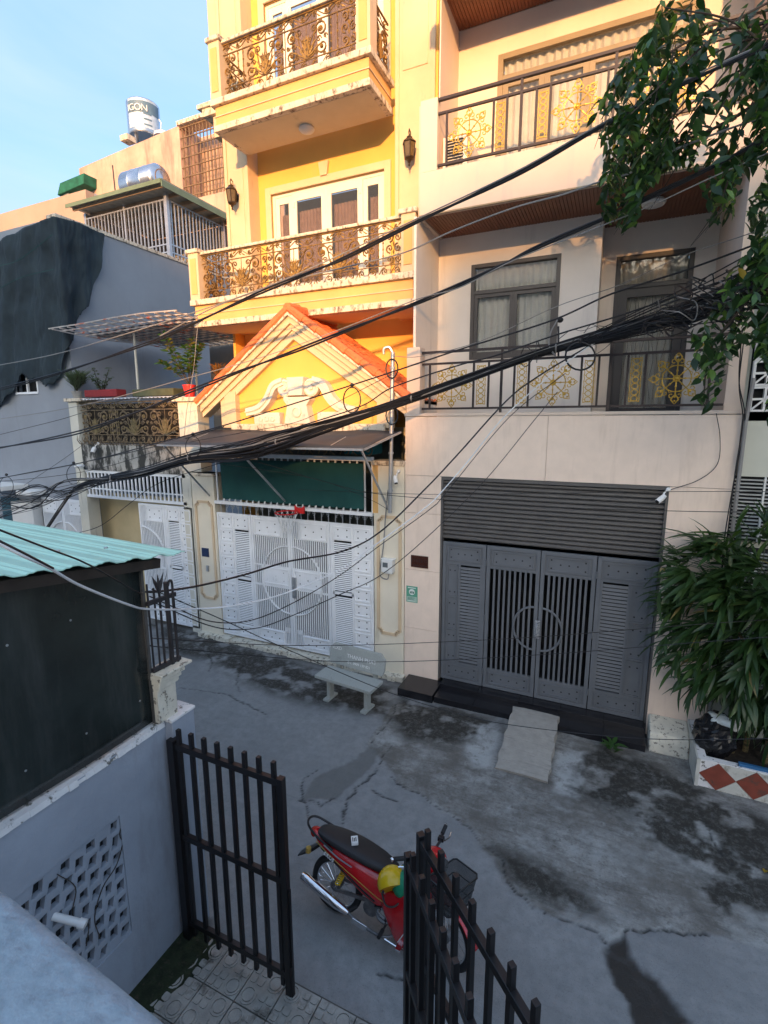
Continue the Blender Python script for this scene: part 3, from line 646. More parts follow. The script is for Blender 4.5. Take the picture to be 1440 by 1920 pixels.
# ================================================================ YELLOW HOUSE (middle)
yh = T('yellow_house', 'yellow house with gilded scrollwork balconies and a red tiled gable over its front', 'house', (-5.2, 9, 0))
YW, YP, YB_ = 9.0, 8.70, 7.80
DX0, DX1 = -6.56, -4.08
# --- scrollwork helpers (drawn in x-z, thickness in y)
def spiral(b, cx, cz, r, a0, turns, s, rad=.009, y=0, n=16):
    pts = []; rs = []
    for i in range(n+1):
        t = i/n; a = a0+s*turns*2*pi*t; rr = r*(1-.86*t)
        pts.append((cx+rr*math.cos(a), y, cz+rr*math.sin(a))); rs.append(rad*1.45*(1.15-.35*t))
    b.tube(pts, rs, 4, cap=False); b.ball(pts[-1], rad*1.9, 5, 3)
    return Vector(pts[0])
def stem(b, p, c, r_, rad=.009, n=7, taper=True):
    p, c, r_ = Vector(p), Vector(c), Vector(r_); pts = [p*(1-t)**2+c*2*t*(1-t)+r_*t*t for t in [i/n for i in range(n+1)]]
    b.tube(pts, [rad*1.4*(1-.45*i/n) if taper else rad for i in range(n+1)], 4, cap=False)
def motif(w, h):
    """mirrored plant: fan of leaves, two large volutes each side; returns iron builder and gold builder"""
    a, g = MB(), MB()
    for s in (-1, 1):
        r1 = .235*h; cx = s*(w/2-r1-.01)
        p1 = spiral(a, cx, h*.73, r1, pi if s > 0 else 0, 1.45, -s, .010); stem(a, (s*.02,0,.02), (cx-s*r1*1.15,0,h*.25), p1, .012)
        r2 = .20*h; cx2 = s*(w/2-r2-.01)
        p2 = spiral(a, cx2, h*.25, r2, pi*.9 if s > 0 else .1*pi, 1.4, s, .009); stem(a, (s*.02,0,.02), (cx2-s*r2*1.4,0,.02), p2, .010)
        
        for (fx, fz, fr, fa, ft) in ((.29,.47,.10,0,1.2),(.11,.30,.075,pi/2,1.1),(.40,.05,.065,-pi/2,1.1),(.085,.56,.07,pi,1.1),(.235,.14,.075,pi/2,1.2),(.33,.93,.06,0,1.1)): spiral(a, s*fx*w, fz*h, fr*h, fa if s > 0 else pi-fa, ft, s, .0075, n=10)
        r3 = .14*h; p3 = spiral(a, s*.17*w, h*.80, r3, -pi/2, 1.3, s, .008); stem(a, (0,0,.05), (s*.02,0,h*.4), p3, .010)
        for k in range(8): # rosettes on the volutes
            t = 2*pi*k/8; g.ball((cx+.030*math.cos(t), -.006, h*.73+.030*math.sin(t)), .015, 5, 3)
        g.ball((cx,-.014,h*.73), .022, 6, 4); g.ball((cx2,-.010,h*.25), .026, 6, 4)
        for k, (dx, dz) in enumerate(((.10,.56),(.20,.48),(.31,.34),(.05,.66),(.15,.30))):
            e = Vector((s*w*dx*1.15, -.006, h*dz)); g.tube([Vector((s*.01,-.006,.03)), Vector((s*w*dx*.45,-.006,h*dz*.45)), Vector((s*w*dx*.85,-.006,h*dz*.85)), e], [.008,.016,.015,.004], 4)
        g.tube([(s*(w/2-.03),-.004,h*.50),(s*(w/2-.055),-.004,h*.46),(s*(w/2-.02),-.004,h*.42)], [.004,.013,.003], 4)
        spiral(a, s*(w/2-.05), h*.50, .040, 0, 1.1, s, .007, n=9)
    g.tube([(0,-.006,.0),(0,-.006,h*.3),(0,-.006,h*.55),(0,-.006,h*.7)], [.016,.012,.018,.003], 5)
    a.tube([(0,0,0),(0,0,h)], .006, 4)
    return a, g
def frieze(w, h, up=1):
    a = MB(); n_ = max(2, int(w/(h*1.15))); d = w/n_
    for k in range(n_):
        cx = -w/2+d*(k+.5); s = 1 if k % 2 else -1
        if up: spiral(a, cx, h*.45, h*.40, -pi/2, 1.25, s, .0075, n=10); stem(a, (cx-d/2,0,h*.1), (cx-d*.2,0,h*.95), (cx+d*.1,0,h*.9), .006, 4)
        else: spiral(a, cx, h*.52, h*.38, pi*.1, 1.2, s, .008, n=10); stem(a, (cx-d/2,0,h*.5), (cx-d*.2,0,h*(.5-.5*s)), (cx+d*.2,0,h*.5), .007, 4)
    return a
def wide_frieze(w, h):
    a, g = MB(), MB(); n_ = max(1, round(w/.42)); d = w/n_
    pts = [(-w/2+w*i/(n_*8), 0, h*.5+h*.30*math.sin(i/8*2*pi)) for i in range(n_*8+1)]; a.tube(pts, .009, 4)
    for k in range(n_*2):
        cx = -w/2+d/2*(k+.5); s = 1 if k % 2 else -1; spiral(a, cx, h*.5-s*h*.12, h*.26, pi/2*s, 1.2, s, .008, n=9)
        g.tube([(cx+.03,-.006,h*.5),(cx+.07,-.006,h*(.5+.2*s)),(cx+.11,-.006,h*(.5+.3*s))], [.005,.016,.003], 4)
    return a, g
MOT = {}
def cached(key, fn):
    if key not in MOT: MOT[key] = fn()
    return MOT[key]
def place(parent, key, fn, name, loc, rz, mat=m_orn, matg=m_orngold):
    def mk():
        r = fn()
        return [r[0].mesh(name, mat), r[1].mesh('gilded_leaf', matg)] if isinstance(r, tuple) else [r.mesh(name, mat)]
    for i, me in enumerate(cached((key, mat.name), mk)): inst(me, name if i == 0 else 'gilded_leaf', parent, loc, (0,0,rz))
def scroll_rail(parent, A, B, z0, z1, layout, mat=m_orn, matg=m_orngold, name='railing'):
    """railing from A to B (plan points); layout: list of ('m',w) motif, ('b',w) bar pair, ('c',w) column"""
    A = Vector((A[0],A[1],0)); B = Vector((B[0],B[1],0)); d = B-A; Ln = d.length; u = d/Ln; rz = math.atan2(u.y, u.x)
    up = Vector((0,0,1)); h = z1-z0; f1, f2 = h*.19, h*.20
    fr = MB()
    for z, t in ((z0+.01,.02),(z0+f1,.014),(z1-f2,.016),(z1-.01,.024)): fr.bar(A+up*z, B+up*z, t, t)
    fo = fr.build(name, mat, parent)
    tot = sum(w for _, w in layout); k = Ln/tot; pos = 0; mh = h-f1-f2
    for t, w in layout:
        w *= k; c = A+u*(pos+w/2)+up*(z0+f1)
        if t == 'm': place(fo, ('m', round(w,2), round(mh,2)), lambda: motif(w*.98, mh), 'scroll_panel', c, rz, mat, matg)
        elif t == 'c':
            def colm():
                a = MB()
                for i in range(3):
                    for s in (-1, 1): spiral(a, s*w*.22, mh*(.17+.33*i), min(w*.22, mh*.15), pi/2*s, 1.3, s*(1 if i % 2 else -1), .009, n=12)
                g = MB()
                for i in range(4): g.tube([(0,-.006,mh*(.05+.25*i)),(0,-.006,mh*(.13+.25*i)),(0,-.006,mh*(.22+.25*i))], [.004,.018,.004], 5)
                return a, g
            place(fo, ('c', round(w,2), round(mh,2)), colm, 'scroll_column', c, rz, mat, matg)
        else:
            def bars():
                a = MB(); g = MB()
                for s in (-1, 1):
                    a.tube([(s*w*.28,0,0),(s*w*.28,0,mh)], .009, 5)
                    for z in (.08,.3,.5,.7,.92): g.ball((s*w*.28,0,mh*z), .017, 6, 4, (1,1,1.3))
                return a, g
            place(fo, ('b', round(w,2), round(mh,2)), bars, 'twin_bars', c, rz, mat, matg)
        pos += w
    for frac in [sum(w for _, w in layout[:i])/tot for i in range(1, len(layout))]:
        if int(frac*100) % 3 == 0: MB().bar(A+u*Ln*frac+up*z0, A+u*Ln*frac+up*z1, .012).build('upright', mat, fo)
    n_ = max(1, round(Ln/.8))
    for i in range(n_):
        w = Ln/n_; place(fo, ('f', round(w,2), round(f1,2)), lambda: frieze(w, f1), 'small_scroll_frieze', A+u*(w*(i+.5))+up*z0, rz, mat, matg)
        place(fo, ('g', round(w,2), round(f2,2)), lambda: wide_frieze(w, f2), 'wave_frieze', A+u*(w*(i+.5))+up*(z1-f2), rz, mat, matg)
    return fo
# --- main wall
m = MB()
wallxz(m, -7.40, -3.05, YW, .2, 4.3, 13.2, [])
m = MB(); z = 4.3
for z0, z1 in ((4.3, 6.65),): m.box(-7.40,-3.02,YW,YW+.2,z0,z1)
for fz in (0, 3.26):
    wallxz(m, -7.40, -3.02, YW, .2, 6.65+fz, 9.91+fz, [(DX0, DX1, 6.70+fz, 8.85+fz)])
m.build('front_wall', m_yel, yh)
MB().box(-7.35,-3.1,9.0,9.2,0,4.3).build('ground_floor_wall', m_cream, yh)
MB().box(-3.04,-3.0,YP+.02,9.2,0,13.2).box(-7.46,-7.40,YP,9.2,0,13.2).build('side_wall', m_yel, yh)
# pilasters with stepped edges
for x0, x1 in ((-7.44,-6.86),(-3.74,-3.04)):
    p = MB().box(x0,x1,YP,YW,6.25,13.2).build('pilaster', m_trim, yh)
    for a, b in ((x0+.0,x0+.07),(x1-.07,x1)): MB().box(a,b,YP-.025,YP,6.74,13.2).build('pilaster_edge', m_trim, p, bevel=.006)
    MB().box(x0+.13,x1-.13,YP-.012,YP,6.9,9.3).box(x0+.13,x1-.13,YP-.012,YP,10.1,12.9).build('raised_field', m_trim, p, bevel=.006, kind='stuff')
MB().box(-7.70,-7.44,YP+.05,YW,10.0,13.2).build('corner_strip', m_trim, yh)
MB().box(-8.02,-7.5,YP-.06,YW,10.52,10.60).box(-7.92,-7.55,YP-.02,YW,10.38,10.52).build('corner_cornice', m_trimdirty, yh, bevel=.01, kind='stuff')
for fz in (0, 3.26):
    # door surround, keystone
    s = MB().box(DX0-.13,DX0,YW-.03,YW+.02,6.70+fz,8.98+fz).box(DX1,DX1+.13,YW-.03,YW+.02,6.70+fz,8.98+fz).box(DX0,DX1,YW-.03,YW+.02,8.85+fz,8.98+fz)
    s = s.build('door_surround', m_trim, yh, bevel=.005)
    MB().prism([(-.07,8.96),(.07,8.96),(.11,9.20),(-.11,9.20)], lambda a, b, t: ((DX0+DX1)/2+a, t, b+fz), YW-.06, YW).build('keystone', m_trim, s, bevel=.006)
    # white doors: side light, leaf, leaf, side light
    d = MB().box(DX0,DX1,YW+.04,YW+.10,8.79+fz,8.85+fz).box(DX0,DX0+.06,YW+.04,YW+.10,6.7+fz,8.79+fz).box(DX1-.06,DX1,YW+.04,YW+.10,6.7+fz,8.79+fz).build('door_frame', m_wframe, yh)
    for x0, x1, st in ((-6.50,-6.10,.09),(-6.10,-5.32,.11),(-5.32,-4.54,.11),(-4.54,-4.14,.09)):
        y = YW+.03 if x1-x0 > .5 else YW+.05
        lf = MB().box(x0,x0+st,y,y+.04,6.72+fz,8.79+fz).box(x1-st,x1,y,y+.04,6.72+fz,8.79+fz).box(x0+st,x1-st,y,y+.04,8.66+fz,8.79+fz).box(x0+st,x1-st,y,y+.04,6.72+fz,7.15+fz).build('door_leaf', m_wframe, yh, bevel=.004)
        MB().box(x0+st,x1-st,y+.015,y+.022,7.15+fz,8.66+fz).build('pane', m_glass, lf)
        if x1-x0 > .5:
            hx = x0+.05 if x0 < -5.5 else x1-.05
            for z in (7.0, 8.55): MB().box(hx-.02,hx+.02,y-.012,y,z+fz,z+.10+fz).build('hinge', m_wframe, lf, bevel=.003)
        c = MB(); n_ = int((x1-x0)/.02); pts = [(x0+st+(x1-x0-2*st)*i/n_, y+.10+.016*math.sin(i*1.3+x0)) for i in range(n_+1)]
        c.loft([[(p_[0], p_[1], z_) for p_ in pts] for z_ in (6.75+fz, 8.5+fz)], close=False); c.build('lace_curtain', m_curtb, lf, smooth=True)
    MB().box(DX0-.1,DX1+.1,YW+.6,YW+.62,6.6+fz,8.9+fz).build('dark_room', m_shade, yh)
# --- balconies
def balcony(x0, x1, zb, layout, cap_top, fz, rside=True):
    zt = zb+.50
    b = MB().box(x0+.05,x1-.05,YB_+.05,YP,zb+.10,zb+.40).build('balcony_slab', m_yfas, yh, bevel=.004)
    MB().box(x0+.02,x1-.02,YB_+.02,YP,zb,zb+.10).build('lower_cornice', m_trimdirty, b, bevel=.008)
    MB().box(x0+.035,x1-.035,YB_+.035,YP,zb+.235,zb+.25).build('fascia_line', m_trim, b)
    MB().box(x0-.015,x1+.015,YB_-.015,YP,zb+.40,zt).build('upper_ledge', m_trimdirty, b, bevel=.01)
    MB().box(x0+.12,x1-.12,YB_+.12,YP-.01,zb-.004,zb+.01).build('soffit', M('soffit_paint', (.62,.52,.36), .85, var=.05, dirt=(.45,.36,.24), da=.6, dw=.2), b)
    for px0, px1 in ((x0, x0+.24), (x1-.24, x1)):
        pr = MB().box(px0,px1,YB_,YB_+.24,zt,cap_top-.07).build('corner_pillar', m_trim, b, bevel=.008)
        MB().box(px0-.035,px1+.035,YB_-.035,YB_+.275,cap_top-.07,cap_top).build('pillar_cap', m_trimdirty, pr, bevel=.012)
        MB().box(px0+.05,px1-.05,YB_-.012,YB_,zt+.10,cap_top-.17).build('raised_field', m_yfas, pr, bevel=.004)
    MB().box(x0+.24,x1-.24,YB_+.05,YB_+.17,cap_top-.10,cap_top-.05).build('coping', m_trimdirty, b, bevel=.012)
    scroll_rail(yh, (x0+.25, YB_+.10), (x1-.25, YB_+.10), zt+.01, cap_top-.10, layout)
    scroll_rail(yh, (x1-.10, YB_+.26), (x1-.10, YP-.02), zt+.01, cap_top-.10, [('m',.6)])
    scroll_rail(yh, (x0+.10, YP-.02), (x0+.10, YB_+.26), zt+.01, cap_top-.10, [('m',.6)])
    return b
LB = balcony(-7.68, -3.02, 6.23, [('c',.3),('b',.18),('m',.86),('c',.26),('m',.86),('m',.86),('c',.26),('b',.14),('c',.3)], 7.64, 0)
UB = balcony(-6.90, -3.77, 9.49, [('c',.26),('b',.18),('m',.78),('m',.78),('b',.2),('c',.3)], 10.93, 0)
cl = MB().lathe([(.13,0),(.14,-.03),(.12,-.055),(.05,-.085),(0,-.09)], (-5.30,8.38,9.484), 20).build('ceiling_lamp', m_whitewall, yh, smooth=True)
# --- wall lanterns
m_lan = M('dark_bronze', (.055,.035,.018), .45, metal=.4, var=.3, vs=20)
def lantern(x, z, label):
    t = T('wall_lantern', label, 'lantern', (x, YP, z), 'wall lanterns on the yellow house')
    y = YP-.17
    MB().tube([(x,YP,z-.02),(x,YP-.06,z-.06),(x,YP-.10,z+.10),(x,YP-.12,z+.24),(x,YP-.17,z+.27),(x,YP-.19,z+.22),(x,y,z+.15)], .010, 6).ball((x,YP-.01,z-.02), .05, 8, 5, (1,.3,1.6)).build('bracket', m_lan, t, smooth=True)
    MB().lathe([(.0,.0),(.02,.02),(.015,.06),(.06,.085),(.105,.11),(.11,.125),(.095,.13),(.075,.36)][::-1], (x,y,z-.25), 6) 
    MB().lathe([(.02,-.22),(.045,-.19),(.085,-.17),(.085,-.15)], (x,y,z), 6).build('base', m_lan, t)
    MB().lathe([(.075,-.15),(.10,.06)], (x,y,z), 6).build('glass', M('lantern_glass', (.13,.09,.04), .2, var=.2, vs=20), t)
    fr = MB()
    for k in range(6): a = 2*pi*k/6; fr.tube([(x+.078*math.cos(a),y+.078*math.sin(a),z-.155),(x+.104*math.cos(a),y+.104*math.sin(a),z+.065)], .009, 4)
    fr.build('cage', m_lan, t, kind='stuff')
    MB().lathe([(.12,.06),(.115,.075),(.06,.12),(.05,.15),(.02,.165),(.012,.19),(.0,.2)], (x,y,z), 6).build('roof_cap', m_lan, t)
    MB().lathe([(.0,-.29),(.018,-.27),(.01,-.24),(.03,-.22)], (x,y,z), 6).build('finial', m_lan, t)
lantern(-7.16, 8.80, 'bronze wall lantern on the left pilaster of the yellow house, between the balconies')
lantern(-3.42, 8.86, 'bronze wall lantern on the right pilaster of the yellow house, above the lower balcony')
lantern(-3.42, 11.95, 'bronze wall lantern at the top edge of the photo, beside the upper balcony')

# --- gabled porch front
AP = (-5.10, 6.24); GL = (-7.22, 4.78); GR = (-2.98, 4.78)
por = T('tiled_gable_porch', 'cream and yellow gable with red clay tiles and a white scroll ornament', 'porch', (-5.1, Y0, 4.2))
sl_ = (AP[1]-GL[1])/(AP[0]-GL[0]); slR = (AP[1]-GR[1])/(GR[0]-AP[0])
MB().prism([(-6.55,4.20),(-3.35,4.20),(-3.35,4.62),(-5.1,5.82),(-6.55,4.82)], lambda a, b, t: (a, t, b), Y0+.12, Y0+.3).build('tympanum', m_yel, por)
def band(o, wd, y0, y1, name, mat, zend=4.2): # inverted V moulding, o = offset below the roof line
    zo = lambda x: (AP[1]-o-(AP[0]-x)*sl_) if x < AP[0] else (AP[1]-o-(x-AP[0])*slR)
    for s in (-1, 1):
        xe = GL[0]+.02 if s < 0 else GR[0]-.02
        P = [(AP[0], zo(AP[0])), (xe, zo(xe)), (xe, zo(xe)-wd), (AP[0], zo(AP[0])-wd)]
        if s < 0: P = P[::-1]
        MB().prism(P, lambda a, b, t: (a, t, b), y0, y1).build(name, mat, por, bevel=.006)
band(.07, .13, Y0-.06, Y0+.2, 'raking_cornice', m_trim); band(.20, .10, Y0-.01, Y0+.2, 'raking_moulding', m_trim)
# broad plain band inside, clipped to the porch width
for s in (-1, 1):
    xe = -6.62 if s < 0 else -3.32
    z = lambda x, o: (AP[1]-o-abs(x-AP[0])*sl_)
    P = [(AP[0], z(AP[0],.30)), (xe, z(xe,.30)), (xe, z(xe,.45)), (AP[0], z(AP[0],.45))]
    if s < 0: P = P[::-1]
    MB().prism(P, lambda a, b, t: (a, t, b), Y0+.03, Y0+.2).build('inner_band', m_trim, por, bevel=.006)
MB().box(-6.66,-6.40,Y0,Y0+.25,4.30,4.96).box(-6.78,-6.66,Y0+.03,Y0+.25,4.30,4.9).build('corner_pier', m_trim, por, bevel=.008, kind='stuff')
MB().box(-3.52,-3.30,Y0,Y0+.25,4.30,4.85).build('corner_pier', m_trim, por, bevel=.008)
MB().box(-6.5,-3.36,Y0-.04,Y0+.2,4.24,4.37).build('base_ledge', m_trimdirty, por, bevel=.012)
# scroll ornament
m_scr = M('white_scroll_plaster', (.66,.60,.52), .85, var=.08, vs=5, bump=.2, dirt=(.36,.33,.31), da=.58, dw=.15, ds=(9,9,5))
YO = Y0+.06
oc = MB().prism([(-.30,.0),(.30,.0),(.22,.34),(.30,.44),(.30,.50),(-.30,.50),(-.30,.44),(-.22,.34)], lambda a, b, t: (-5.02+a*.9, t, 4.37+b*.92), YO-.12, YO+.08).build('pedestal', m_scr, por, bevel=.01)
MB().prism([(-.13,.0),(.13,.0),(.17,.36),(-.17,.36)], lambda a, b, t: (-5.02+a, t, 4.85+b*.85), YO-.15, YO+.05).build('keystone', m_scr, por, bevel=.01)
MB().lathe([(.10,0),(.10,.02),(.06,.03),(.06,.015),(0,.015)], (-5.02,YO-.12,4.58), 20, Matrix(((1,0,0),(0,0,-1),(0,1,0)))).build('boss', m_scr, por, smooth=True)
for s in (-1, 1):
    cx = -5.02+s*.27
    MB().lathe([(.15,-.05),(.15,.03),(.12,.05),(.09,.03),(.05,.03),(.04,.055),(0,.06)], (cx,YO-.04,4.98), 20, Matrix(((1,0,0),(0,0,-1),(0,1,0)))).build('volute', m_scr, por, smooth=True)
    ctr = cat_rom([(-5.02+s*.30,0,5.10),(-5.02+s*.50,0,5.02),(-5.02+s*.64,0,4.80),(-5.02+s*.84,0,4.64),(-5.02+s*1.12,0,4.58)], 5)
    b = MB(); rings = []
    for i, p in enumerate(ctr):
        a = ctr[max(0,i-1)]; c_ = ctr[min(len(ctr)-1,i+1)]; d = (c_-a).normalized(); nn = Vector((-d.z,0,d.x))*(.065+.012*math.sin(i/len(ctr)*pi))
        rings.append([p+nn+Vector((0,YO-.10,0)), p-nn+Vector((0,YO-.10,0)), p-nn+Vector((0,YO+.06,0)), p+nn+Vector((0,YO+.06,0))])
    b.loft(rings).build('scroll_arm', m_scr, por)
    b2 = MB(); b2.tube([p+Vector((0,YO-.11,0)) for p in ctr], .016, 5); b2.build('scroll_rib', m_scr, por, smooth=True)
    bx = MB().box(-5.02+s*.67-.28,-5.02+s*.67+.28,YO-.08,YO+.08,4.37,4.57).build('base_block', m_scr, por, bevel=.008)
    for k in (-1, 0, 1): MB().lathe([(.05,0),(.05,.014),(.03,.018),(.03,.008),(0,.008)], (-5.02+s*.67+k*.13,YO-.08,4.46), 12, Matrix(((1,0,0),(0,0,-1),(0,1,0)))).build('roundel', m_scr, bx)
# tiles: each one its own piece
tb = MB(); P = [(-.115+.23*i/6, .018*math.sin(pi*i/6*2)*(1 if i < 4 else .6)) for i in range(7)]
rt = [[(x, -.02, z) for x, z in P]+[(x, -.02, z-.014) for x, z in P[::-1]], [(x, .34, z-.012) for x, z in P]+[(x, .34, z-.026) for x, z in P[::-1]]]
tb.loft(rt); tme = tb.mesh('roof_tile', m_tile)
for s, sl2, xe in ((-1, sl_, GL[0]), (1, slR, GR[0])):
    ang = math.atan(sl2); Ls = math.hypot(abs(xe-AP[0]), AP[1]-GL[1]); nr = 9; nc = 7
    rs = por
    base = MB(); z0 = AP[1]-.03
    base.add([(AP[0],Y0-.12,z0),(xe,Y0-.12,z0-abs(xe-AP[0])*sl2),(xe,YW,z0-abs(xe-AP[0])*sl2),(AP[0],YW,z0)]+[(AP[0],Y0-.12,z0-.05),(xe,Y0-.12,z0-.05-abs(xe-AP[0])*sl2),(xe,YW,z0-.05-abs(xe-AP[0])*sl2),(AP[0],YW,z0-.05)], [(0,1,2,3),(7,6,5,4),(0,4,5,1),(1,5,6,2),(2,6,7,3),(3,7,4,0)])
    bo = base.build('roof_slope', m_trimdirty, por)
    for i in range(nr):
        for j in range(nc):
            t = (i+.55)/nr*Ls
            x = AP[0]+s*t*math.cos(ang); zz = AP[1]-.03-t*math.sin(ang)+.035
            y = Y0+.02+j*.225
            # local: x across (world y), y up-slope
            R = Matrix(((0, -s*math.cos(ang), s*math.sin(ang)), (1*s, 0, 0), (0, math.sin(ang), math.cos(ang))))
            e = R.to_euler(); o_ = inst(tme, 'roof_tile', bo, (x+s*.14*math.cos(ang)+0, y+U(-.006,.006), zz-.14*math.sin(ang)+U(-.004,.004)), (e.x, e.y, e.z+U(-.02,.02)))
    vt = MB(); 
    for k in range(7): pass
    nvt = 8
    for i in range(nvt):
        t0 = Ls*i/nvt; t1 = Ls*(i+1)/nvt+.04
        p0 = Vector((AP[0]+s*t0*math.cos(ang), Y0-.08, AP[1]+.035-t0*math.sin(ang))); p1 = Vector((AP[0]+s*t1*math.cos(ang), Y0-.08, AP[1]+.025-t1*math.sin(ang)))
        MB().tube([p0, p1], [.062, .078], 8).build('verge_tile', m_tile, por, smooth=True)
for j in range(5): MB().tube([(AP[0],Y0-.12+j*.30,AP[1]+.03),(AP[0],Y0+.20+j*.30,AP[1]+.045)], [.085,.10], 8).build('ridge_tile', m_tile, por, smooth=True)

# --- ground floor front: piers, beam, kerb
gf = T('yellow_house_front_wall', 'cream and yellow gate piers of the yellow house with recessed panels', 'wall', (-5.3, Y0, 0))
RP = MB().box(-3.58,-3.03,Y0,Y0+.3,0,3.70).build('right_pier', m_cream, gf, bevel=.004)
MB().box(-3.62,-3.025,Y0-.03,Y0+.33,3.70,3.78).build('pier_cap', m_trimdirty, RP, bevel=.01)
MB().box(-3.60,-3.50,Y0-.004,Y0+.1,2.9,3.70).build('yellow_strip', m_yfas, RP)
LP = MB().box(-7.62,-7.05,Y0,Y0+.3,0,3.42).build('left_pier', m_cream, gf, bevel=.004)
MB().box(-7.64,-7.03,Y0-.03,Y0+.33,3.36,3.42).build('pier_cap', m_trimdirty, LP, bevel=.01)
def chamf_frame(x0, x1, z0, z1, par, mat):
    c = .06; P = [(x0+c,z0),(x1-c,z0),(x1-c,z0+c),(x1,z0+c),(x1,z1-c),(x1-c,z1-c),(x1-c,z1),(x0+c,z1),(x0+c,z1-c),(x0,z1-c),(x0,z0+c),(x0+c,z0+c)]
    b = MB()
    for i in range(len(P)): a, d = P[i], P[(i+1) % len(P)]; b.bar((a[0],Y0-.008,a[1]),(d[0],Y0-.008,d[1]),.05,.024,(0,1,0))
    b.build('panel_moulding', mat, par)
chamf_frame(-3.50,-3.10,.80,2.85,RP,m_trim); chamf_frame(-7.54,-7.13,.85,2.85,LP,m_trim)
MB().box(-7.46,-7.28,Y0-.015,Y0-.001,1.72,1.90).build('blue_plaque', M('dark_blue_plaque', (.02,.035,.09), .3, var=.3, vs=30), LP, bevel=.002, label='small dark blue house plaque on the cream pier')
MB().box(-7.36,-7.30,Y0-.03,Y0-.001,1.42,1.54).build('doorbell', m_steel, LP, bevel=.004)
# chipped kerb
kb = MB(); pts = [(-7.62+i*.14) for i in range(34)]
for i in range(33):
    kb.box(pts[i], pts[i+1]+.0, Y0-.12-.05*noise.noise(Vector((i*.7,0,0))), Y0+.25, -.03, .09+.035*noise.noise(Vector((i*.9,3,0))))
kb.build('chipped_kerb', m_peelc, gf, kind='stuff', bevel=.008)
MB().box(-7.03,-3.6,Y0-.03,Y0+.06,2.84,2.90).box(-7.03,-3.6,Y0-.03,Y0+.06,3.76,3.83).build('cross_beam', m_wgate, gf, kind='stuff')
bb = MB().box(-.012,.012,-.012,.012,0,.86).mesh('vertical_bar', m_wgate)
for k in range(25): inst(bb, 'vertical_bar', gf, (-6.98+k*.14, Y0+.03, 2.90))
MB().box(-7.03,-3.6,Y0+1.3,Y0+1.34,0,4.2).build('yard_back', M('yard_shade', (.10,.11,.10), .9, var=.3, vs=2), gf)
# spearheads and little scrolls above gate
sp = MB()
sp = MB().tube([(0,0,0),(0,0,.17),(0,0,.20),(0,0,.26)], [.008,.008,.016,.001], 5).mesh('spike', m_steel)
for k in range(24): inst(sp, 'spike', gf, (-6.95+k*.144, Y0+.06, 2.62+.03*(k % 2)))
def sc2():
    a = MB()
    for s in (-1, 1): spiral(a, s*.045, .09, .04, -pi/2, 1.2, s, .005, n=9)
    return a
s2 = sc2().mesh('small_scroll', m_steel)
for k in (1,2,4,6,8,10,12,14,16,18,20,21,22): inst(s2, 'small_scroll', gf, (-6.88+k*.144, Y0+.07, 2.70))
# scroll ironwork above the beam
for k in range(8):
    place(gf, 'top', lambda: frieze(.42, .22), 'top_scrollwork', (-6.8+k*.43, Y0+.02, 3.84), 0, m_orngrey)
MB().box(-4.35,-3.75,Y0+.35,Y0+.75,3.84,4.12).build('blue_tarpaulin_bundle', m_teal, gf, bevel=.04)
# green screen
gs = MB(); n_ = 40
gs.loft([[(-6.80+3.05*i/n_, Y0-.045+.012*math.sin(i*.9+z*3), z) for i in range(n_+1)] for z in [2.95+.77*j/6 for j in range(7)]], close=False)
gsn = tag(gs.build('green_screen', m_gnet, smooth=True), 'dark green fabric screen tied above the white gate, under the awning', 'screen')
hk = MB().box(-.008,.008,-.01,.0,0,.05).mesh('tie', m_white)
for k in range(22): inst(hk, 'tie', gsn, (-6.74+k*.138, Y0-.06, 2.915))
# awning
aw = T('dark_awning', 'dark brown sheet awning with steel struts below the gable', 'awning', (-5.2, 7.0, 4.0))
def awz(y): return 4.26-(Y0-.05-y)*.24
A1 = [(-7.18, 6.42), (-3.22, 6.42), (-3.06, 7.40), (-7.10, 7.40)]
b = MB(); n_ = 24; rings = []
for j in range(5):
    y = 6.42+.97*j/4; x0 = -7.30+.12*j/4; x1 = -3.25+.17*j/4
    rings.append([(x0+(x1-x0)*i/n_, y, awz(y)+.012*math.sin(i*.8+j)-.02*math.sin(pi*j/4)) for i in range(n_+1)])
b.loft(rings, close=False); o_ = b.build('awning_sheet', m_awn, aw, smooth=True); md = o_.modifiers.new('solid', 'SOLIDIFY'); md.thickness = .012
MB().bar((-7.30,6.40,awz(6.42)-.02),(-3.25,6.40,awz(6.42)-.02),.03).bar((-3.25,6.42,awz(6.42)-.02),(-3.08,7.38,awz(7.38)-.02),.03).bar((-7.30,6.42,awz(6.42)-.02),(-7.18,7.38,awz(7.38)-.02),.03).build('awning_frame', m_steel, aw)
for x, dx in ((-3.3,.0),(-5.6,.25),(-7.2,.05)): MB().bar((x,6.45,awz(6.42)-.03),(x+dx,Y0-.02,2.98),.022,.03).build('strut', m_steel, aw)
for x in (-6.9,-5.9,-4.9,-3.9): MB().bar((x,6.43,awz(6.43)-.03),(x,7.38,awz(7.38)-.03),.02).build('rafter', m_steel, aw)

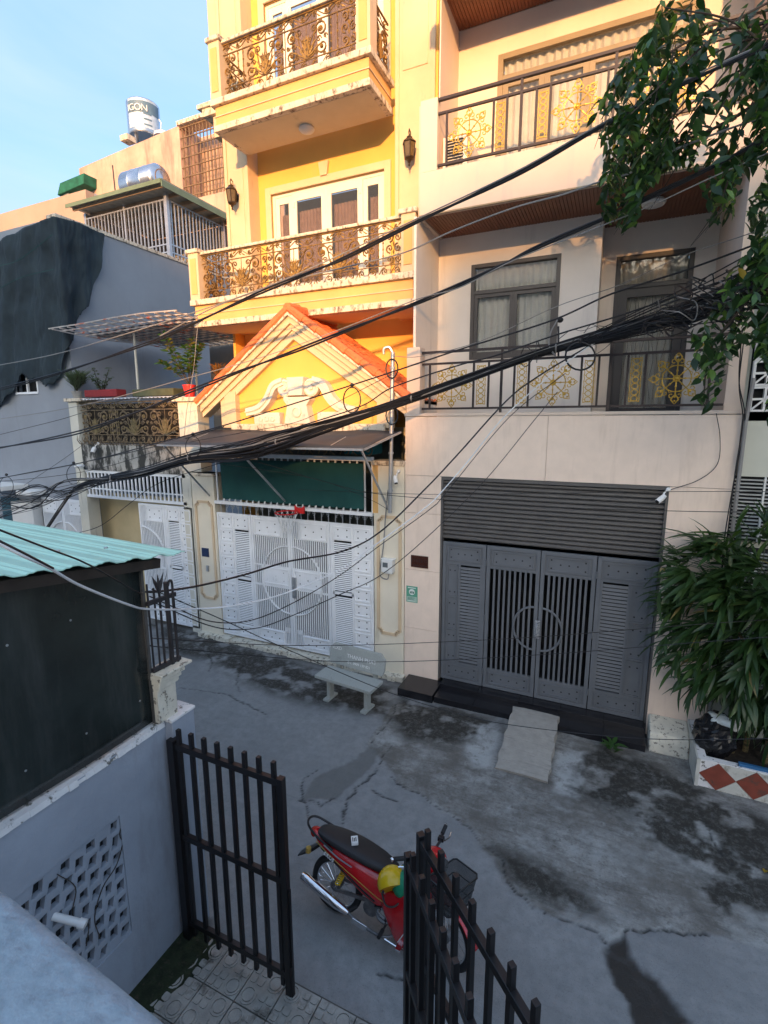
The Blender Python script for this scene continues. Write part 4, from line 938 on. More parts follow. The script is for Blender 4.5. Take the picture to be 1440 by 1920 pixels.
# --- white gate of the yellow house
def wgate(root, xs, z0, z1, cx=None, cz=None, R=.66, kinds=('s','c','c','s'), mirror=(1,1,-1,-1), y=Y0+.04):
    for k in range(len(xs)-1):
        x0, x1 = xs[k]+.004, xs[k+1]-.004; fw = .04; kind = kinds[k]; dr = mirror[k]
        lf = MB().box(x0,x0+fw,y-.02,y+.02,z0,z1).box(x1-fw,x1,y-.02,y+.02,z0,z1).box(x0+fw,x1-fw,y-.02,y+.02,z0,z0+fw).box(x0+fw,x1-fw,y-.02,y+.02,z1-fw,z1).build('gate_leaf', m_wgate, root, bevel=.002)
        a0, a1 = x0+fw, x1-fw; h = z1-z0
        def plate(px0, px1, pz0, pz1, pts):
            pl = MB().box(px0,px1,y-.006,y+.006,pz0,pz1); recess(pl, px0+.025, px1-.025, pz0+.02, pz1-.02, y-.006); pl.build('pressed_panel', m_wgate, lf)
            dots(lf, px0+.025, px1-.025, pz0+.02, pz1-.02, y-.0075, pts)
        D4 = [(.25,.25),(.75,.25),(.25,.75),(.75,.75)]
        if kind == 's':
            wA = (a1-a0)*.47; pc = (a0, a0+wA) if dr > 0 else (a1-wA, a1); lc = (a0+wA, a1) if dr > 0 else (a0, a1-wA)
            nrow = 9; ph_ = (h-2*fw)/nrow
            for j in range(nrow): plate(pc[0], pc[1], z0+fw+j*ph_, z0+fw+(j+1)*ph_-.004, D4)
            zt, zb2 = z1-fw-ph_, z0+fw+ph_*.85
            plate(lc[0], lc[1], zt, z1-fw, D4); plate(lc[0], lc[1], z0+fw, zb2, D4)
            MB().box(lc[0],lc[1],y-.012,y+.012,(zt+zb2)/2-.025,(zt+zb2)/2+.025).box(lc[0],lc[0]+.025,y-.012,y+.012,zb2,zt).box(lc[1]-.025,lc[1],y-.012,y+.012,zb2,zt).build('louvre_frame', m_wgate, lf)
            lm = louvre(m_wgate, lc[1]-lc[0]-.05, h=.021); MB().box(lc[0]+.02,lc[1]-.02,y+.030,y+.034,zb2,zt).build('dark_backing', m_dark, lf)  # dark sheet added behind the louvres to paint the shade in their gaps
            for z_a, z_b in ((zb2, (zt+zb2)/2-.03), ((zt+zb2)/2+.03, zt)):
                nl = int((z_b-z_a-.03)/.036)
                for j in range(nl): inst(lm, 'louvre', lf, ((lc[0]+lc[1])/2, y, z_a+.02+j*.036))
        else:
            # inner side = towards the gate centre
            wi = .15; pw = (a0, a1-wi) if dr > 0 else (a0+wi, a1); iw = (a1-wi, a1) if dr > 0 else (a0, a0+wi)
            plate(pw[0], pw[1], z1-fw-.34, z1-fw, [(.2,.25),(.2,.75),(.5,.5),(.8,.25),(.8,.75)]); plate(pw[0], pw[1], z0+fw, z0+fw+.26, [(.2,.3),(.35,.7),(.5,.3),(.65,.7),(.8,.3)])
            MB().box(a0,a1,y+.030,y+.034,z0+.05,z1-.05).build('dark_backing', m_dark, lf); nb = int((a1-a0)/.044); bz0, bz1 = z0+fw+.26, z1-fw-.34  # dark sheet standing in for the shade between the bars
            bm_ = MB().box(-.0105,.0105,-.008,.008,0,bz1-bz0).mesh('vertical_bar', m_wgate); bs_ = MB().box(-.010,.010,-.010,.010,0,.34).mesh('short_bar', m_wgate)
            for j in range(nb): inst(bm_, 'vertical_bar', lf, (a0+(a1-a0)*(j+.5)/nb, y, bz0))
            for j in range(4):
                for zz in (z1-fw-.34, z0+fw-.06): inst(bs_, 'short_bar', lf, (iw[0]+wi*(j+.5)/4, y, zz+.0 if zz > 1 else z0+fw-.0))
            MB().box(iw[0] if dr < 0 else iw[0]+.02, iw[1]-.02 if dr < 0 else iw[1], y-.014, y-.012, bz0, bz1) 
            mz = (bz0+bz1)/2; mx0, mx1 = (a0+.14, a1) if dr > 0 else (a0, a1-.14)
            plate(mx0, mx1, mz-.02, mz+.34, [(.2,.25),(.2,.75),(.5,.5),(.8,.25),(.8,.75)])
            MB().box(a0,a1,y-.014,y-.0105,mz-.06,mz-.02).box(a0,a1,y-.014,y-.0105,mz+.34,mz+.37).build('cross_band', m_wgate, lf, kind='stuff')
            gx = (xs[k+1] if dr > 0 else xs[k])
            pts = [(gx-dr*(.05+(R-.05)*math.cos(t)), y-.020, mz+.12+R*math.sin(t)) for t in [-pi/2+pi*i/28 for i in range(29)]]
            MB().tube(pts, .024, 6, flat=.5).build('half_ring', m_wgate, lf)
wg = T('white_gate', 'white steel four leaf gate with a large ring in front of the yellow house', 'gate', (-5.3, Y0, .1))
wgate(wg, [-7.04,-6.20,-5.31,-4.46,-3.60], .13, 2.66)
MB().box(-5.28,-5.20,Y0-.01,Y0+.02,1.15,1.55).tube([(-5.24,Y0-.02,1.2),(-5.24,Y0-.05,1.22),(-5.24,Y0-.05,1.4),(-5.24,Y0-.02,1.42)], .01, 5).build('lock', m_steel, wg)
# bench
bn = T('concrete_bench', 'pale terrazzo bench with shop lettering on its backrest, before the white gate', 'bench', (-3.45, 6.6, 0))
by0, by1 = 6.28, 6.66
bo = Vector((-4.02, 6.72, 0)); bu = Vector((1.0, -.09, 0)).normalized(); bw_ = Vector((-bu.y, bu.x, 0)) 
def BP(a, b, z): return bo+bu*a-bw_*b+Vector((0,0,z))
def bbox(a0,a1,b0,b1,z0,z1):
    m_ = MB(); vs_ = [BP(a,b,z) for z in (z0,z1) for a,b in ((a0,b0),(a1,b0),(a1,b1),(a0,b1))]
    return m_.add(vs_, [(0,1,2,3),(7,6,5,4),(0,4,5,1),(1,5,6,2),(2,6,7,3),(3,7,4,0)])
bbox(0,1.04,.12,.50,.40,.45).build('seat', m_bench, bn, bevel=.006)
bk_ = MB(); Pb = [(.03,0),(1.01,0),(1.04,.08),(1.04,.25),(.96,.33),(.08,.33),(0,.25),(0,.08)]
bk_.prism(Pb, lambda a, b, t: BP(a, .06-b*.18+t, .50+b), 0, .045); bk_.build('backrest', m_bench, bn, bevel=.004)
for a in (.16, .86):
    bbox(a-.03,a+.03,.24,.36,0,.40).build('leg', m_bench, bn, bevel=.006); bbox(a-.04,a+.04,.02,.07,.35,.60).build('back_post', m_bench, bn, bevel=.004)
    bbox(a-.05,a+.05,.16,.44,0,.035).build('foot', m_bench, bn, bevel=.004)
m_let = M('white_lettering', (.78,.78,.76), .7, var=.03)
nrm_up = (BP(0,-.18,1)-BP(0,0,0)).normalized()
def btxt(s, sz, a, z): text('lettering', s, sz, m_let, bn, BP(a, .108-z*.18, .50+z), bu, nrm_up, .0012)
btxt('VLXD', .075, .04, .24); btxt('THANH PHAT', .088, .34, .15); btxt('ĐT: 0909 139 821', .058, .36, .06)
# basketball hoop
hp = T('basketball_hoop', 'red basketball hoop with a ragged white net fixed above the white gate', 'basketball hoop', (-5.1, 7.35, 2.8))
hc = Vector((-5.13, 7.12, 2.84))
MB().tube([hc+Vector((.20*math.cos(t), .20*math.sin(t), 0)) for t in [2*pi*k/24 for k in range(24)]], .011, 6, closed=True).build('rim', m_red, hp, smooth=True)
MB().prism([(-.10,-.04),(.10,-.04),(.10,.10),(.05,.06),(-.05,.06),(-.10,.10)], lambda a, b, t: (hc.x+.12+a, t, hc.z+b), 7.33, 7.37).bar(hc+Vector((.0,.2,0)), hc+Vector((.06,.25,0)), .06, .02).build('bracket', m_red, hp, bevel=.004)
nb_ = MB()
for k in range(12):
    t = 2*pi*k/12
    for s in (-1, 1): nb_.tube([hc+Vector((.19*math.cos(t), .19*math.sin(t), -.01)), hc+Vector((.15*math.cos(t+s*.26), .15*math.sin(t+s*.26), -.12)), hc+Vector((.11*math.cos(t), .11*math.sin(t), -.24)), hc+Vector((.09*math.cos(t+s*.26), .09*math.sin(t+s*.26), -.36))], .004, 3)
nb_.build('net', m_white, hp)
# electricity meter with its cable, camera on the pole, steel pole
em = T('electricity_meter', 'white electricity meter box with a looping cable on the cream pier', 'meter', (-3.28, Y0, 2.0))
MB().box(-3.39,-3.19,Y0-.13,Y0-.001,1.93,2.14).build('meter_case', m_white, em, bevel=.008)
MB().box(-3.36,-3.27,Y0-.137,Y0-.131,2.02,2.10).build('display', M('meter_display', (.12,.14,.15), .15), em)
MB().box(-3.41,-3.17,Y0-.10,Y0-.001,2.14,2.155).box(-3.37,-3.21,Y0-.10,Y0-.001,1.90,1.93).build('terminal_cover', m_white, em, bevel=.004)
MB().tube(cat_rom([(-3.27,Y0-.07,1.91),(-3.30,Y0-.08,1.80),(-3.42,Y0-.08,1.83),(-3.44,Y0-.06,1.95),(-3.38,Y0-.05,2.4),(-3.34,Y0-.05,2.9),(-3.30,Y0-.05,3.3)], 6), .010, 5).build('meter_cable', m_cableg, em, smooth=True)
pl = T('steel_service_pole', 'thin galvanised service pole clamped to the yellow pier beside the awning', 'pole', (-3.2, 7.28, 3.0))
MB().tube([(-3.22,7.28,2.95),(-3.17,7.28,5.45)], .032, 10).build('pipe', m_steel, pl, smooth=True)
MB().tube(cat_rom([(-3.17,7.28,5.43),(-3.22,7.26,5.52),(-3.30,7.24,5.50),(-3.30,7.24,5.42)], 5), .02, 6).build('weather_hood', m_steel, pl, smooth=True)
for z in (3.3, 3.9, 4.6, 5.2): MB().lathe([(.045,0),(.045,.03)], (-3.20+(z-4)*.02,7.28,z), 10).build('clamp', m_steel, pl)
for z in (5.2, 4.5): MB().tube([(-3.16+.10*math.cos(t), 7.22, z+.14*math.sin(t)) for t in [2*pi*k/16 for k in range(16)]], .011, 5, closed=True).build('coiled_wire', m_cable, pl)
camera('security_camera', 'white bullet security camera with black hood hanging on the pole below the awning', (-3.10, 7.22, 3.50), (.35,-.4,-.75), arm=(-3.12, 7.40, 3.62))

# ================================================================ HOUSE WITH ROOF TERRACE (left of the yellow house)
th = T('terrace_house', 'mould stained terrace house with iron scrollwork parapet and pergola, left of the yellow house', 'house', (-9.2, Y0, 0))
m_pier = M('ivory_pier', (.62,.59,.50), .85, var=.06, vs=2, bump=.2, dirt=(.30,.27,.21), da=.58, dw=.14, ds=(9,9,1.6))
LPi = MB().box(-11.12,-10.84,Y0,Y0+.3,0,4.86).build('left_pier', m_pier, th, bevel=.006)
MB().box(-11.18,-10.62,Y0-.06,Y0+.36,4.86,4.93).build('pier_cap', m_trimdirty, LPi, bevel=.01)
RPi = MB().box(-7.84,-7.34,Y0-.0,Y0+.3,3.44,4.80).box(-7.90,-7.66,Y0+.02,Y0+.3,0,3.44).build('right_pier', m_pier, th, bevel=.006)
MB().box(-7.92,-7.26,Y0-.07,Y0+.36,4.80,4.88).build('pier_cap', m_trimdirty, RPi, bevel=.01)
MB().box(-10.84,-7.84,Y0,Y0+.3,3.36,3.95).build('stained_beam', m_mould, th, bevel=.01)
tf = MB().box(-11.15,-7.4,Y0+.3,11.6,3.75,3.94).build('terrace_floor', m_conc, th)
scroll_rail(th, (-10.84, Y0+.08), (-7.84, Y0+.08), 3.98, 4.84, [('m',.95),('b',.10),('c',.12),('b',.1),('m',.95),('m',.95)], m_orngrey, M('tarnished_leaf', (.20,.15,.07), .55, metal=.3, var=.4, vs=14))
# curved spikes below the rail
sk = MB().tube([(0,0,0),(0,-.05,.02),(0,-.10,.10),(0,-.08,.20)], [.010,.010,.008,.003], 4).mesh('curved_spike', m_orngrey)
for k in range(32): inst(sk, 'curved_spike', th, (-10.80+k*.094, Y0-.005, 3.93), (0,0,U(-.5,.5)))
# dark canvas behind the scrollwork
MB().box(-10.8,-7.86,Y0+.20,Y0+.22,3.96,4.80).build('dark_backing', M('dark_brown_backing', (.035,.028,.022), .9, var=.5, vs=5), th)
# corrugated strip on top
co = MB(); n_ = 100; co.loft([[(-10.6+2.7*i/n_, y, 4.90+.012*math.sin(i*pi/2.0)+(y-Y0)*.05) for i in range(n_+1)] for y in (Y0-.05, Y0+.5)], close=False)
o_ = co.build('corrugated_sheet', m_wgate, th); o_.modifiers.new('solid', 'SOLIDIFY').thickness = .006
# white grille above the opening
gr = MB().box(-10.84,-7.80,Y0+.02,Y0+.06,2.74,2.80).box(-10.84,-7.80,Y0+.02,Y0+.06,3.30,3.36).box(-10.84,-7.80,Y0+.03,Y0+.05,2.93,2.96).build('window_grille', m_wgate, th)
wb_ = MB().box(-.018,.018,-.012,.012,0,.52).mesh('vertical_bar', m_wgate)
for k in range(26): inst(wb_, 'vertical_bar', gr, (-10.77+k*.117, Y0+.04, 2.79))
MB().box(-11.6,-7.6,8.0,8.1,0,2.75).build('yard_wall', M('ochre_yard_wall', (.52,.43,.26), .9, var=.12, vs=1.5), th)
MB().box(-10.84,-7.6,Y0+.9,Y0+.94,2.75,3.3).build('dark_gap', m_dark, th)
# small cctv on beam
camera('security_camera', 'small white dome camera on the moulded beam under the scrollwork', (-10.25, 7.30, 3.82), (0,-.4,-.7), arm=(-10.25, 7.42, 3.95), r=.045, ln=.12)
MB().ball((-10.25,7.33,3.80), .01)
# rear part
MB().box(-9.9,-7.35,10.6,10.8,3.94,6.6).build('rear_wall', M('dim_rear_wall', (.17,.165,.16), .9, var=.15, vs=1.5), th)
MB().box(-8.6,-7.8,10.5,10.6,3.94,5.9).build('rear_door', m_dark, th)
MB().tube([(-9.82,8.2,3.95),(-9.79,8.2,6.35)], .028, 6).build('pergola_post', m_pier, th)
MB().tube([(-9.85,10.0,3.95),(-9.82,10.0,6.35)], .028, 6).build('pergola_post', m_pier, th)
pg = T('pergola_roof', 'sagging white lattice pergola with dark mesh over the roof terrace', 'pergola', (-9.2, 8.9, 6.35))
m_lat = M('flaking_white_lattice', (.40,.36,.33), .7, var=.3, vs=8, dirt=(.45,.12,.07), da=.56, dw=.06, ds=(4,4,4))
def pz(x, y): return 6.36+.035*math.sin(x*1.3)+.03*math.sin(y*2.1)
for k in range(15):
    x = -10.95+k*.25; MB().tube([(x, y, pz(x,y)) for y in (7.15,7.8,8.6,9.5,10.5)], .016, 4).build('lattice_bar', m_lat, pg)
for k in range(14):
    y = 7.18+k*.25; MB().tube([(x, y, pz(x,y)+.025) for x in (-11.1 if k < 2 else -10.98,-10,-9,-8.2,-7.42)], .016, 4).build('lattice_cross_bar', m_lat, pg)
ms = MB(); ms.loft([[(x, y, pz(x,y)+.06) for x in [-10.9+i*.3 for i in range(12)]] for y in [7.9+.3*j for j in range(9)]], close=False)
ms.build('dark_mesh', M('dark_shade_mesh', (.02,.022,.024), .9, var=.3, alpha=.86), pg, smooth=True)

# ================================================================ GREY BUILDING far left, net, window
gb = T('grey_plastered_building', 'tall grey blue plastered building on the left, half covered by a dark net', 'building', (-12.5, 9, 0))
SX, SY = -11.2, 7.66
m = MB(); wallxz(m, -26, SX, SY, .25, 0, 8.72, [(-13.30,-12.52,5.13,6.0)]); m.box(SX-.25, SX, SY+.25, 13.2, 0, 8.72); m.build('wall', m_greywall, gb)
MB().box(SX-.28,SX+.03,SY-.02,13.2,8.72,8.80).build('coping', m_trimdirty, gb, bevel=.01)
MB().box(-26,SX-.25,SY+.25,13.2,8.60,8.70).build('roof_slab', m_conc, gb)
wf = MB().box(-13.34,-12.48,SY-.03,SY+.05,5.08,5.13).box(-13.34,-13.30,SY-.01,SY+.05,5.13,6.0).box(-12.52,-12.48,SY-.01,SY+.05,5.13,6.0).box(-12.93,-12.89,SY,SY+.05,5.13,6.0).build('window_frame', m_wgate, gb)
MB().box(-13.3,-12.52,SY+.12,SY+.14,5.13,6.0).build('pane', m_dark, wf)
# dark shade net draped over the corner
nt_ = MB()
TOPN = [(-14,456),(40,428),(100,405),(140,415),(196,438)]
BOTN = [(-14,768),(22,735),(40,704),(68,712),(85,725),(98,718),(112,700),(125,655),(140,640),(150,592),(168,565),(178,535),(190,500),(196,444)]
def lerp(P, x):
    for (a, b), (c, d) in zip(P[:-1], P[1:]):
        if a <= x <= c: return b+(d-b)*(x-a)/(c-a)
    return P[-1][1]
NX, NY = 130, 70
rings = []
for i in range(NX+1):
    px0 = -14+210*i/NX; col = []
    y0_, y1_ = lerp(TOPN, px0), lerp(BOTN, px0)+9*noise.noise(Vector((px0*.10,0,3)))+5*noise.noise(Vector((px0*.45,0,3)))
    for j in range(NY+1):
        px = px0; py = y0_+(y1_-y0_)*j/NY
        xc = 103+.107*(py-405)
        A_ = q(px, py, SY-.14); B_ = qx(px, py, SX+.14)
        w_ = min(1, max(0, (px-xc)/22+.5)); w_ = w_*w_*(3-2*w_)
        if B_.y < SY-.3 : w_ = 0
        pt = A_*(1-w_)+B_*w_; out = Vector((w_,-(1-w_),0)).normalized()
        fl = math.sin(px0*.17+.5*math.sin(py*.011+px0*.03)*2.2+2.2*noise.noise(Vector((px0*.02,py*.006,0))))
        pt = pt+out*(.05*fl*(.4+.6*j/NY)-.018*abs(math.sin(px0*.06+py*.016+2*noise.noise(Vector((px0*.015,py*.01,7)))))+.010*math.sin(py*.09-px0*.02+3*noise.noise(Vector((px0*.03,py*.02,1))))+.05*noise.noise(Vector((px0*.05,py*.018,4)))+.02*noise.noise(Vector((px0*.2,py*.05,9))))
        col.append(pt)
    rings.append(col)
nt_.loft(rings, close=False)
m_net = M('dark_blue_shade_net', (.020,.032,.040), .9, var=.35, vs=1.6, bump=.3, bs=150, dirt=(.04,.06,.065), da=.55, dw=.2, ds=(5,5,.6))
no = tag(nt_.build('shade_net', m_net, smooth=True), 'large dark blue shade net draped over the corner of the grey building', 'net')
no.modifiers.new('solid', 'SOLIDIFY').thickness = .01
sm_ = MB().tube(cat_rom([q(px,py,SY-.22) for px, py in ((-8,500),(30,490),(60,470),(98,440))], 5), .006, 4).tube(cat_rom([q(px,py,SY-.22) for px, py in ((-8,545),(40,520),(100,505))], 5), .006, 4)
sm_.build('seam_cord', m_gnet, no, kind='stuff')
# fixture inside the net corner fold closed on top
# front gate of the far left building
fg = T('white_ring_gate', 'white steel gate leaf with an arc, at the foot of the grey building, far left', 'gate', (-12, SY, 0))
wgate(fg, [-12.78,-12.0,-11.22], .1, 2.6, R=.6, kinds=('c','c'), mirror=(1,-1), y=SY-.05)
lw = T('low_pier_wall', 'pale low gate pier with small concrete canopy at the far left', 'wall', (-13.4, 7.5, 0))
MB().box(-13.75,-12.88,SY-.25,SY-.02,0,2.45).build('pier', m_whitewall, lw, bevel=.01); MB().box(-14.6,-13.3,SY-.9,SY-.02,2.78,2.90).build('canopy', m_whitewall, lw, bevel=.02)
MB().box(-13.2,-12.6,SY-.4,SY-.02,2.66,2.78).build('canopy', m_whitewall, lw, bevel=.02)
MB().box(-14.5,-13.78,SY-.06,SY-.02,0,2.5).build('teal_door', M('teal_paint', (.03,.09,.12), .5, var=.1), lw)
# white gate leaf of terrace house
tg = T('white_louvred_gate', 'open white steel gate with arc and louvred leaf, in the terrace house entrance', 'gate', (-8.4, Y0, .1))
wgate(tg, [-9.22,-8.46,-7.68], .10, 2.70, R=.72, kinds=('c','s'), mirror=(-1,-1), y=Y0+.04)

# ================================================================ ROOFTOPS BEHIND
EX = SX-.10
en = T('steel_roof_enclosure', 'steel barred rooftop enclosure with a corrugated roof on the grey building', 'roof shelter', (-12.8, 11.5, 8.7))
FY = 10.85; RZ = 10.40
MB().bar((EX,FY,8.72),(EX,FY,RZ),.09).build('corner_post', m_steel, en); MB().bar((EX,13.0,8.72),(EX,13.0,RZ),.07).build('post', m_steel, en); MB().bar((-12.9,FY,8.72),(-12.9,FY,RZ),.05).build('post', m_steel, en)
MB().bar((-14.5,FY,8.72),(-14.5,FY,RZ),.07).build('post', m_steel, en)
for z in (8.95, 9.15, 10.25):
    MB().bar((EX,FY,z),(EX,13.0,z),.035).build('rail', m_steel, en); MB().bar((-14.5,FY,z),(EX,FY,z),.035).build('rail', m_steel, en)
rb = MB().box(-.014,.014,-.014,.014,0,1.55).mesh('bar', m_steel)
for k in range(23): inst(rb, 'bar', en, (-14.4+k*.137, FY, 8.72))
for k in range(16): inst(rb, 'bar', en, (EX, FY+.13+k*.13, 8.72))
m_rs = M('dull_green_roof_sheet', (.32,.33,.30), .5, var=.15, vs=3, dirt=(.42,.34,.25), da=.58, dw=.1, ds=(2,6,2))
rf = MB(); n_ = 60; rf.loft([[(-14.7+3.75*i/n_, y, RZ+.08+.02*(1 if i % 4 < 2 else 0)) for i in range(n_+1)] for y in (FY-.45, 13.4)], close=False)
o_ = rf.build('roof_sheet', m_rs, en); o_.modifiers.new('solid', 'SOLIDIFY').thickness = .01
MB().box(-10.98,-10.95,FY-.45,13.4,RZ-.06,RZ+.12).box(-14.7,-10.98,FY-.47,FY-.45,RZ+.02,RZ+.12).build('roof_edge', M('green_roof_trim', (.14,.19,.12), .5, var=.15), en, kind='stuff')
for k in range(7): MB().bar((-14.6,FY-.3+k*.52,RZ+.02),(-11.0,FY-.3+k*.52,RZ+.02),.05,.08).build('purlin', M('brown_purlin', (.36,.25,.16), .8, var=.2), en)
MB().box(-14.6,-14.5,FY,13.3,8.72,RZ).box(-14.5,EX-.1,13.25,13.35,8.72,RZ).build('back_wall', M('enclosure_wall', (.30,.27,.24), .9, var=.2), en, kind='stuff')
def tank_h(c, r, ln):
    t = T('horizontal_water_tank', 'horizontal stainless water tank on the rooftop enclosure', 'water tank', c)
    R = Matrix(((0,0,1),(0,1,0),(-1,0,0)))
    R = Matrix(((0,0,-1),(1,0,0),(0,-1,0)))
    Rx = Matrix(((0,0,1),(1,0,0),(0,1,0)))
    MB().lathe([(0,-ln/2-.10),(r*.5,-ln/2-.07),(r*.9,-ln/2-.01),(r,-ln/2+.05),(r,-ln*.2),(r*1.02,-ln*.19),(r,-ln*.18),(r,ln*.18),(r*1.02,ln*.19),(r,ln*.2),(r,ln/2-.05),(r*.9,ln/2+.01),(r*.5,ln/2+.07),(0,ln/2+.10)], c, 28, Rx).build('drum', m_tank, t, smooth=True)
    MB().lathe([(r*.62,ln/2+.03),(r*.62,ln/2+.06),(0,ln/2+.09)], c, 20, Rx).build('end_cap', M('tank_rust_cap', (.30,.20,.14), .5, metal=.5, var=.3, vs=20), t)
    for x in (-ln*.3, ln*.3): MB().bar((c[0]+x,c[1]-r*.8,c[2]-r-.15),(c[0]+x,c[1]+r*.8,c[2]-r-.15),.05,.25).build('cradle', m_steel, t)
tank_h((-13.55, 12.2, 11.55), .42, 1.35)
wc = T('white_cable_drum', 'white round unit beside the horizontal tank on the roof', 'roof unit', (-13.4, 11.3, 10.5))
MB().box(-13.75,-13.1,11.2,11.5,10.62,10.86).build('casing', m_white, wc, bevel=.01); MB().lathe([(.09,0),(.09,.02),(0,.02)], (-13.25,11.19,10.74), 14, Matrix(((1,0,0),(0,0,-1),(0,1,0)))).build('fan_opening', m_blk, wc)
ae = tag(MB().tube([q(218,378,12.2), q(211,310,12.2)], .02, 5).build('aerial_rod', m_iron), 'thin dark aerial rod left of the horizontal tank', 'aerial')
# pink stained concrete building behind
pc = T('stained_pink_building', 'stained pink plaster building with a tall barred opening, behind the rooftops', 'building', (-15, 14, 0))
zt = 13.5
Lp = qz(148, 318, 13.2); Rp = qz(440, 190, 13.75); Lp = Vector((Lp.x, 13.9, 0)); Rp = Vector((Rp.x-.6, 13.9, 0))
zl = q(148, 316, 13.9).z; zr = q(333, 236, 13.9).z; zr2 = q(425, 205, 13.9).z
xl, xm, xrr = q(148,316,13.9).x, q(333,236,13.9).x, q(430,205,13.9).x
yy = 13.9
gx0, gx1 = q(336,300,yy).x, q(423,300,yy).x; gz0, gz1 = q(345,374,yy).z-.05, q(336,236,yy).z
m = MB().prism([(xl,0),(xm+.05,0),(xm+.05,zr),(xl,zl)], lambda a, b, t: (a, t, b), yy, yy+.3); m.prism([(xm+.05,0),(xrr+1.2,0),(xrr+1.2,gz0),(xm+.05,gz0)], lambda a, b, t: (a, t, b), yy, yy+.3)
m.build('wall', m_pconc, pc)
MB().box(xm-.3,xrr+1.2,yy+1.0,yy+1.1,0,gz1+.12).box(xm-.3,xm+.05,yy+.3,yy+1.0,gz0,gz1+.1).build('inner_wall', m_pconc, pc, kind='stuff'); MB().box(xm+.0,xrr+1.2,yy-.06,yy+.5,gz1,gz1+.12).build('lintel', m_trimdirty, pc)
MB().box(q(232,262,yy).x,q(246,262,yy).x,yy-.15,yy+.2,q(240,266,yy).z,q(240,255,yy).z).build('corner_block', m_trimdirty, pc)
gg2 = MB().bar((gx0,yy+.05,gz0),(gx0,yy+.05,gz1),.05).build('barred_opening', m_orngrey, pc)
m_bars = M('rusty_brown_bars', (.17,.11,.06), .6, var=.25, vs=5)
vb = MB().box(-.016,.016,-.012,.012,0,gz1-gz0).mesh('vertical_bar', m_bars)
for k in range(20): inst(vb, 'vertical_bar', gg2, (gx0+.03+k*(gx1+1.0-gx0)/20, yy+.05, gz0))
for k in range(8): MB().box(gx0,gx1+1.0,yy+.02,yy+.045,gz0+.12+k*(gz1-gz0-.2)/7,gz0+.15+k*(gz1-gz0-.2)/7).build('cross_bar', m_bars, gg2)
# upright tank with lettering
vt = T('upright_water_tank', 'upright stainless water tank with a printed blue and white label on the roof', 'water tank', (-15.4, 14.4, 13.8))
tc_ = Vector((-15.9, 14.6, 14.18)); zt0, zt1 = q(270,262,14.6).z, q(270,196,14.6).z; rr_ = abs(q(291,230,14.6).x-q(249,230,14.6).x)/2; tx = q(270,230,14.6).x
MB().lathe([(rr_*.96,zt0),(rr_,zt0+.05),(rr_,zt1-.05),(rr_*.96,zt1-.02),(rr_*.5,zt1+.08),(rr_*.2,zt1+.12),(0,zt1+.12)], (tx,14.6,0), 32).build('drum', m_tank, vt, smooth=True)
lb = MB(); a0 = -1.75; rings = []
for z in (zt0+.12, zt1-.06): rings.append([(tx+(rr_+.006)*math.cos(a0+2.1*i/14), 14.6+(rr_+.006)*math.sin(a0+2.1*i/14), z) for i in range(15)])
lb.loft(rings, close=False).build('printed_label', M('tank_label', (.52,.60,.66), .4, metal=.3, var=.25, vs=6), vt, smooth=True)
for ch_, an in (('I',-1.66),('G',-1.42),('O',-1.04),('N',-.66)): text('lettering', ch_, (zt1-zt0)*.27, m_white, vt, (tx+(rr_+.03)*math.cos(an), 14.6+(rr_+.03)*math.sin(an), zt1-.46), (-math.sin(an),math.cos(an),0), (0,0,1), .004, 'CENTER')
bnd = MB(); bnd.loft([[(tx+(rr_+.014)*math.cos(a0+2.1*i/14), 14.6+(rr_+.014)*math.sin(a0+2.1*i/14), z) for i in range(15)] for z in (zt1-.50, zt1-.14)], close=False); bnd.build('blue_band', M('tank_blue_band', (.10,.17,.24), .5), vt, smooth=True)
for k in range(3):
    bnd = MB(); bnd.loft([[(tx+(rr_+.014)*math.cos(-.75+.5*i/5), 14.6+(rr_+.014)*math.sin(-.75+.5*i/5), z) for i in range(6)] for z in (zt0+.20+k*.17, zt0+.25+k*.17)], close=False); bnd.build('printed_line', M('tank_blue_band', (.10,.17,.24), .5), vt)
for k in range(0): MB().bar((tx-.25+k*.22,14.6-rr_-.012,zt0+.30+k*.0),(tx-.08+k*.22,14.6-rr_-.014,zt0+.30),.012,.06).build('label_line', m_white, vt)
for a in (0, 1.6, 3.1, 4.7): MB().bar((tx+.4*math.cos(a),14.6+.4*math.sin(a),zt0-.5),(tx+.4*math.cos(a),14.6+.4*math.sin(a),zt0),.05).build('stand_leg', m_steel, vt)
tag(MB().tube([q(300,262,14.6), q(302,230,14.6), q(298,224,14.6)], .015, 5).build('roof_pipe', m_white), 'thin white vent pipe right of the upright tank', 'pipe')
tag(MB().lathe([(.30,0),(.28,.10),(.1,.2),(0,.22)], q(305,252,14.4)+Vector((0,0,-.1)), 16).build('roof_dome', m_white, smooth=True), 'small white dome on the pink roof right of the upright tank', 'vent dome')
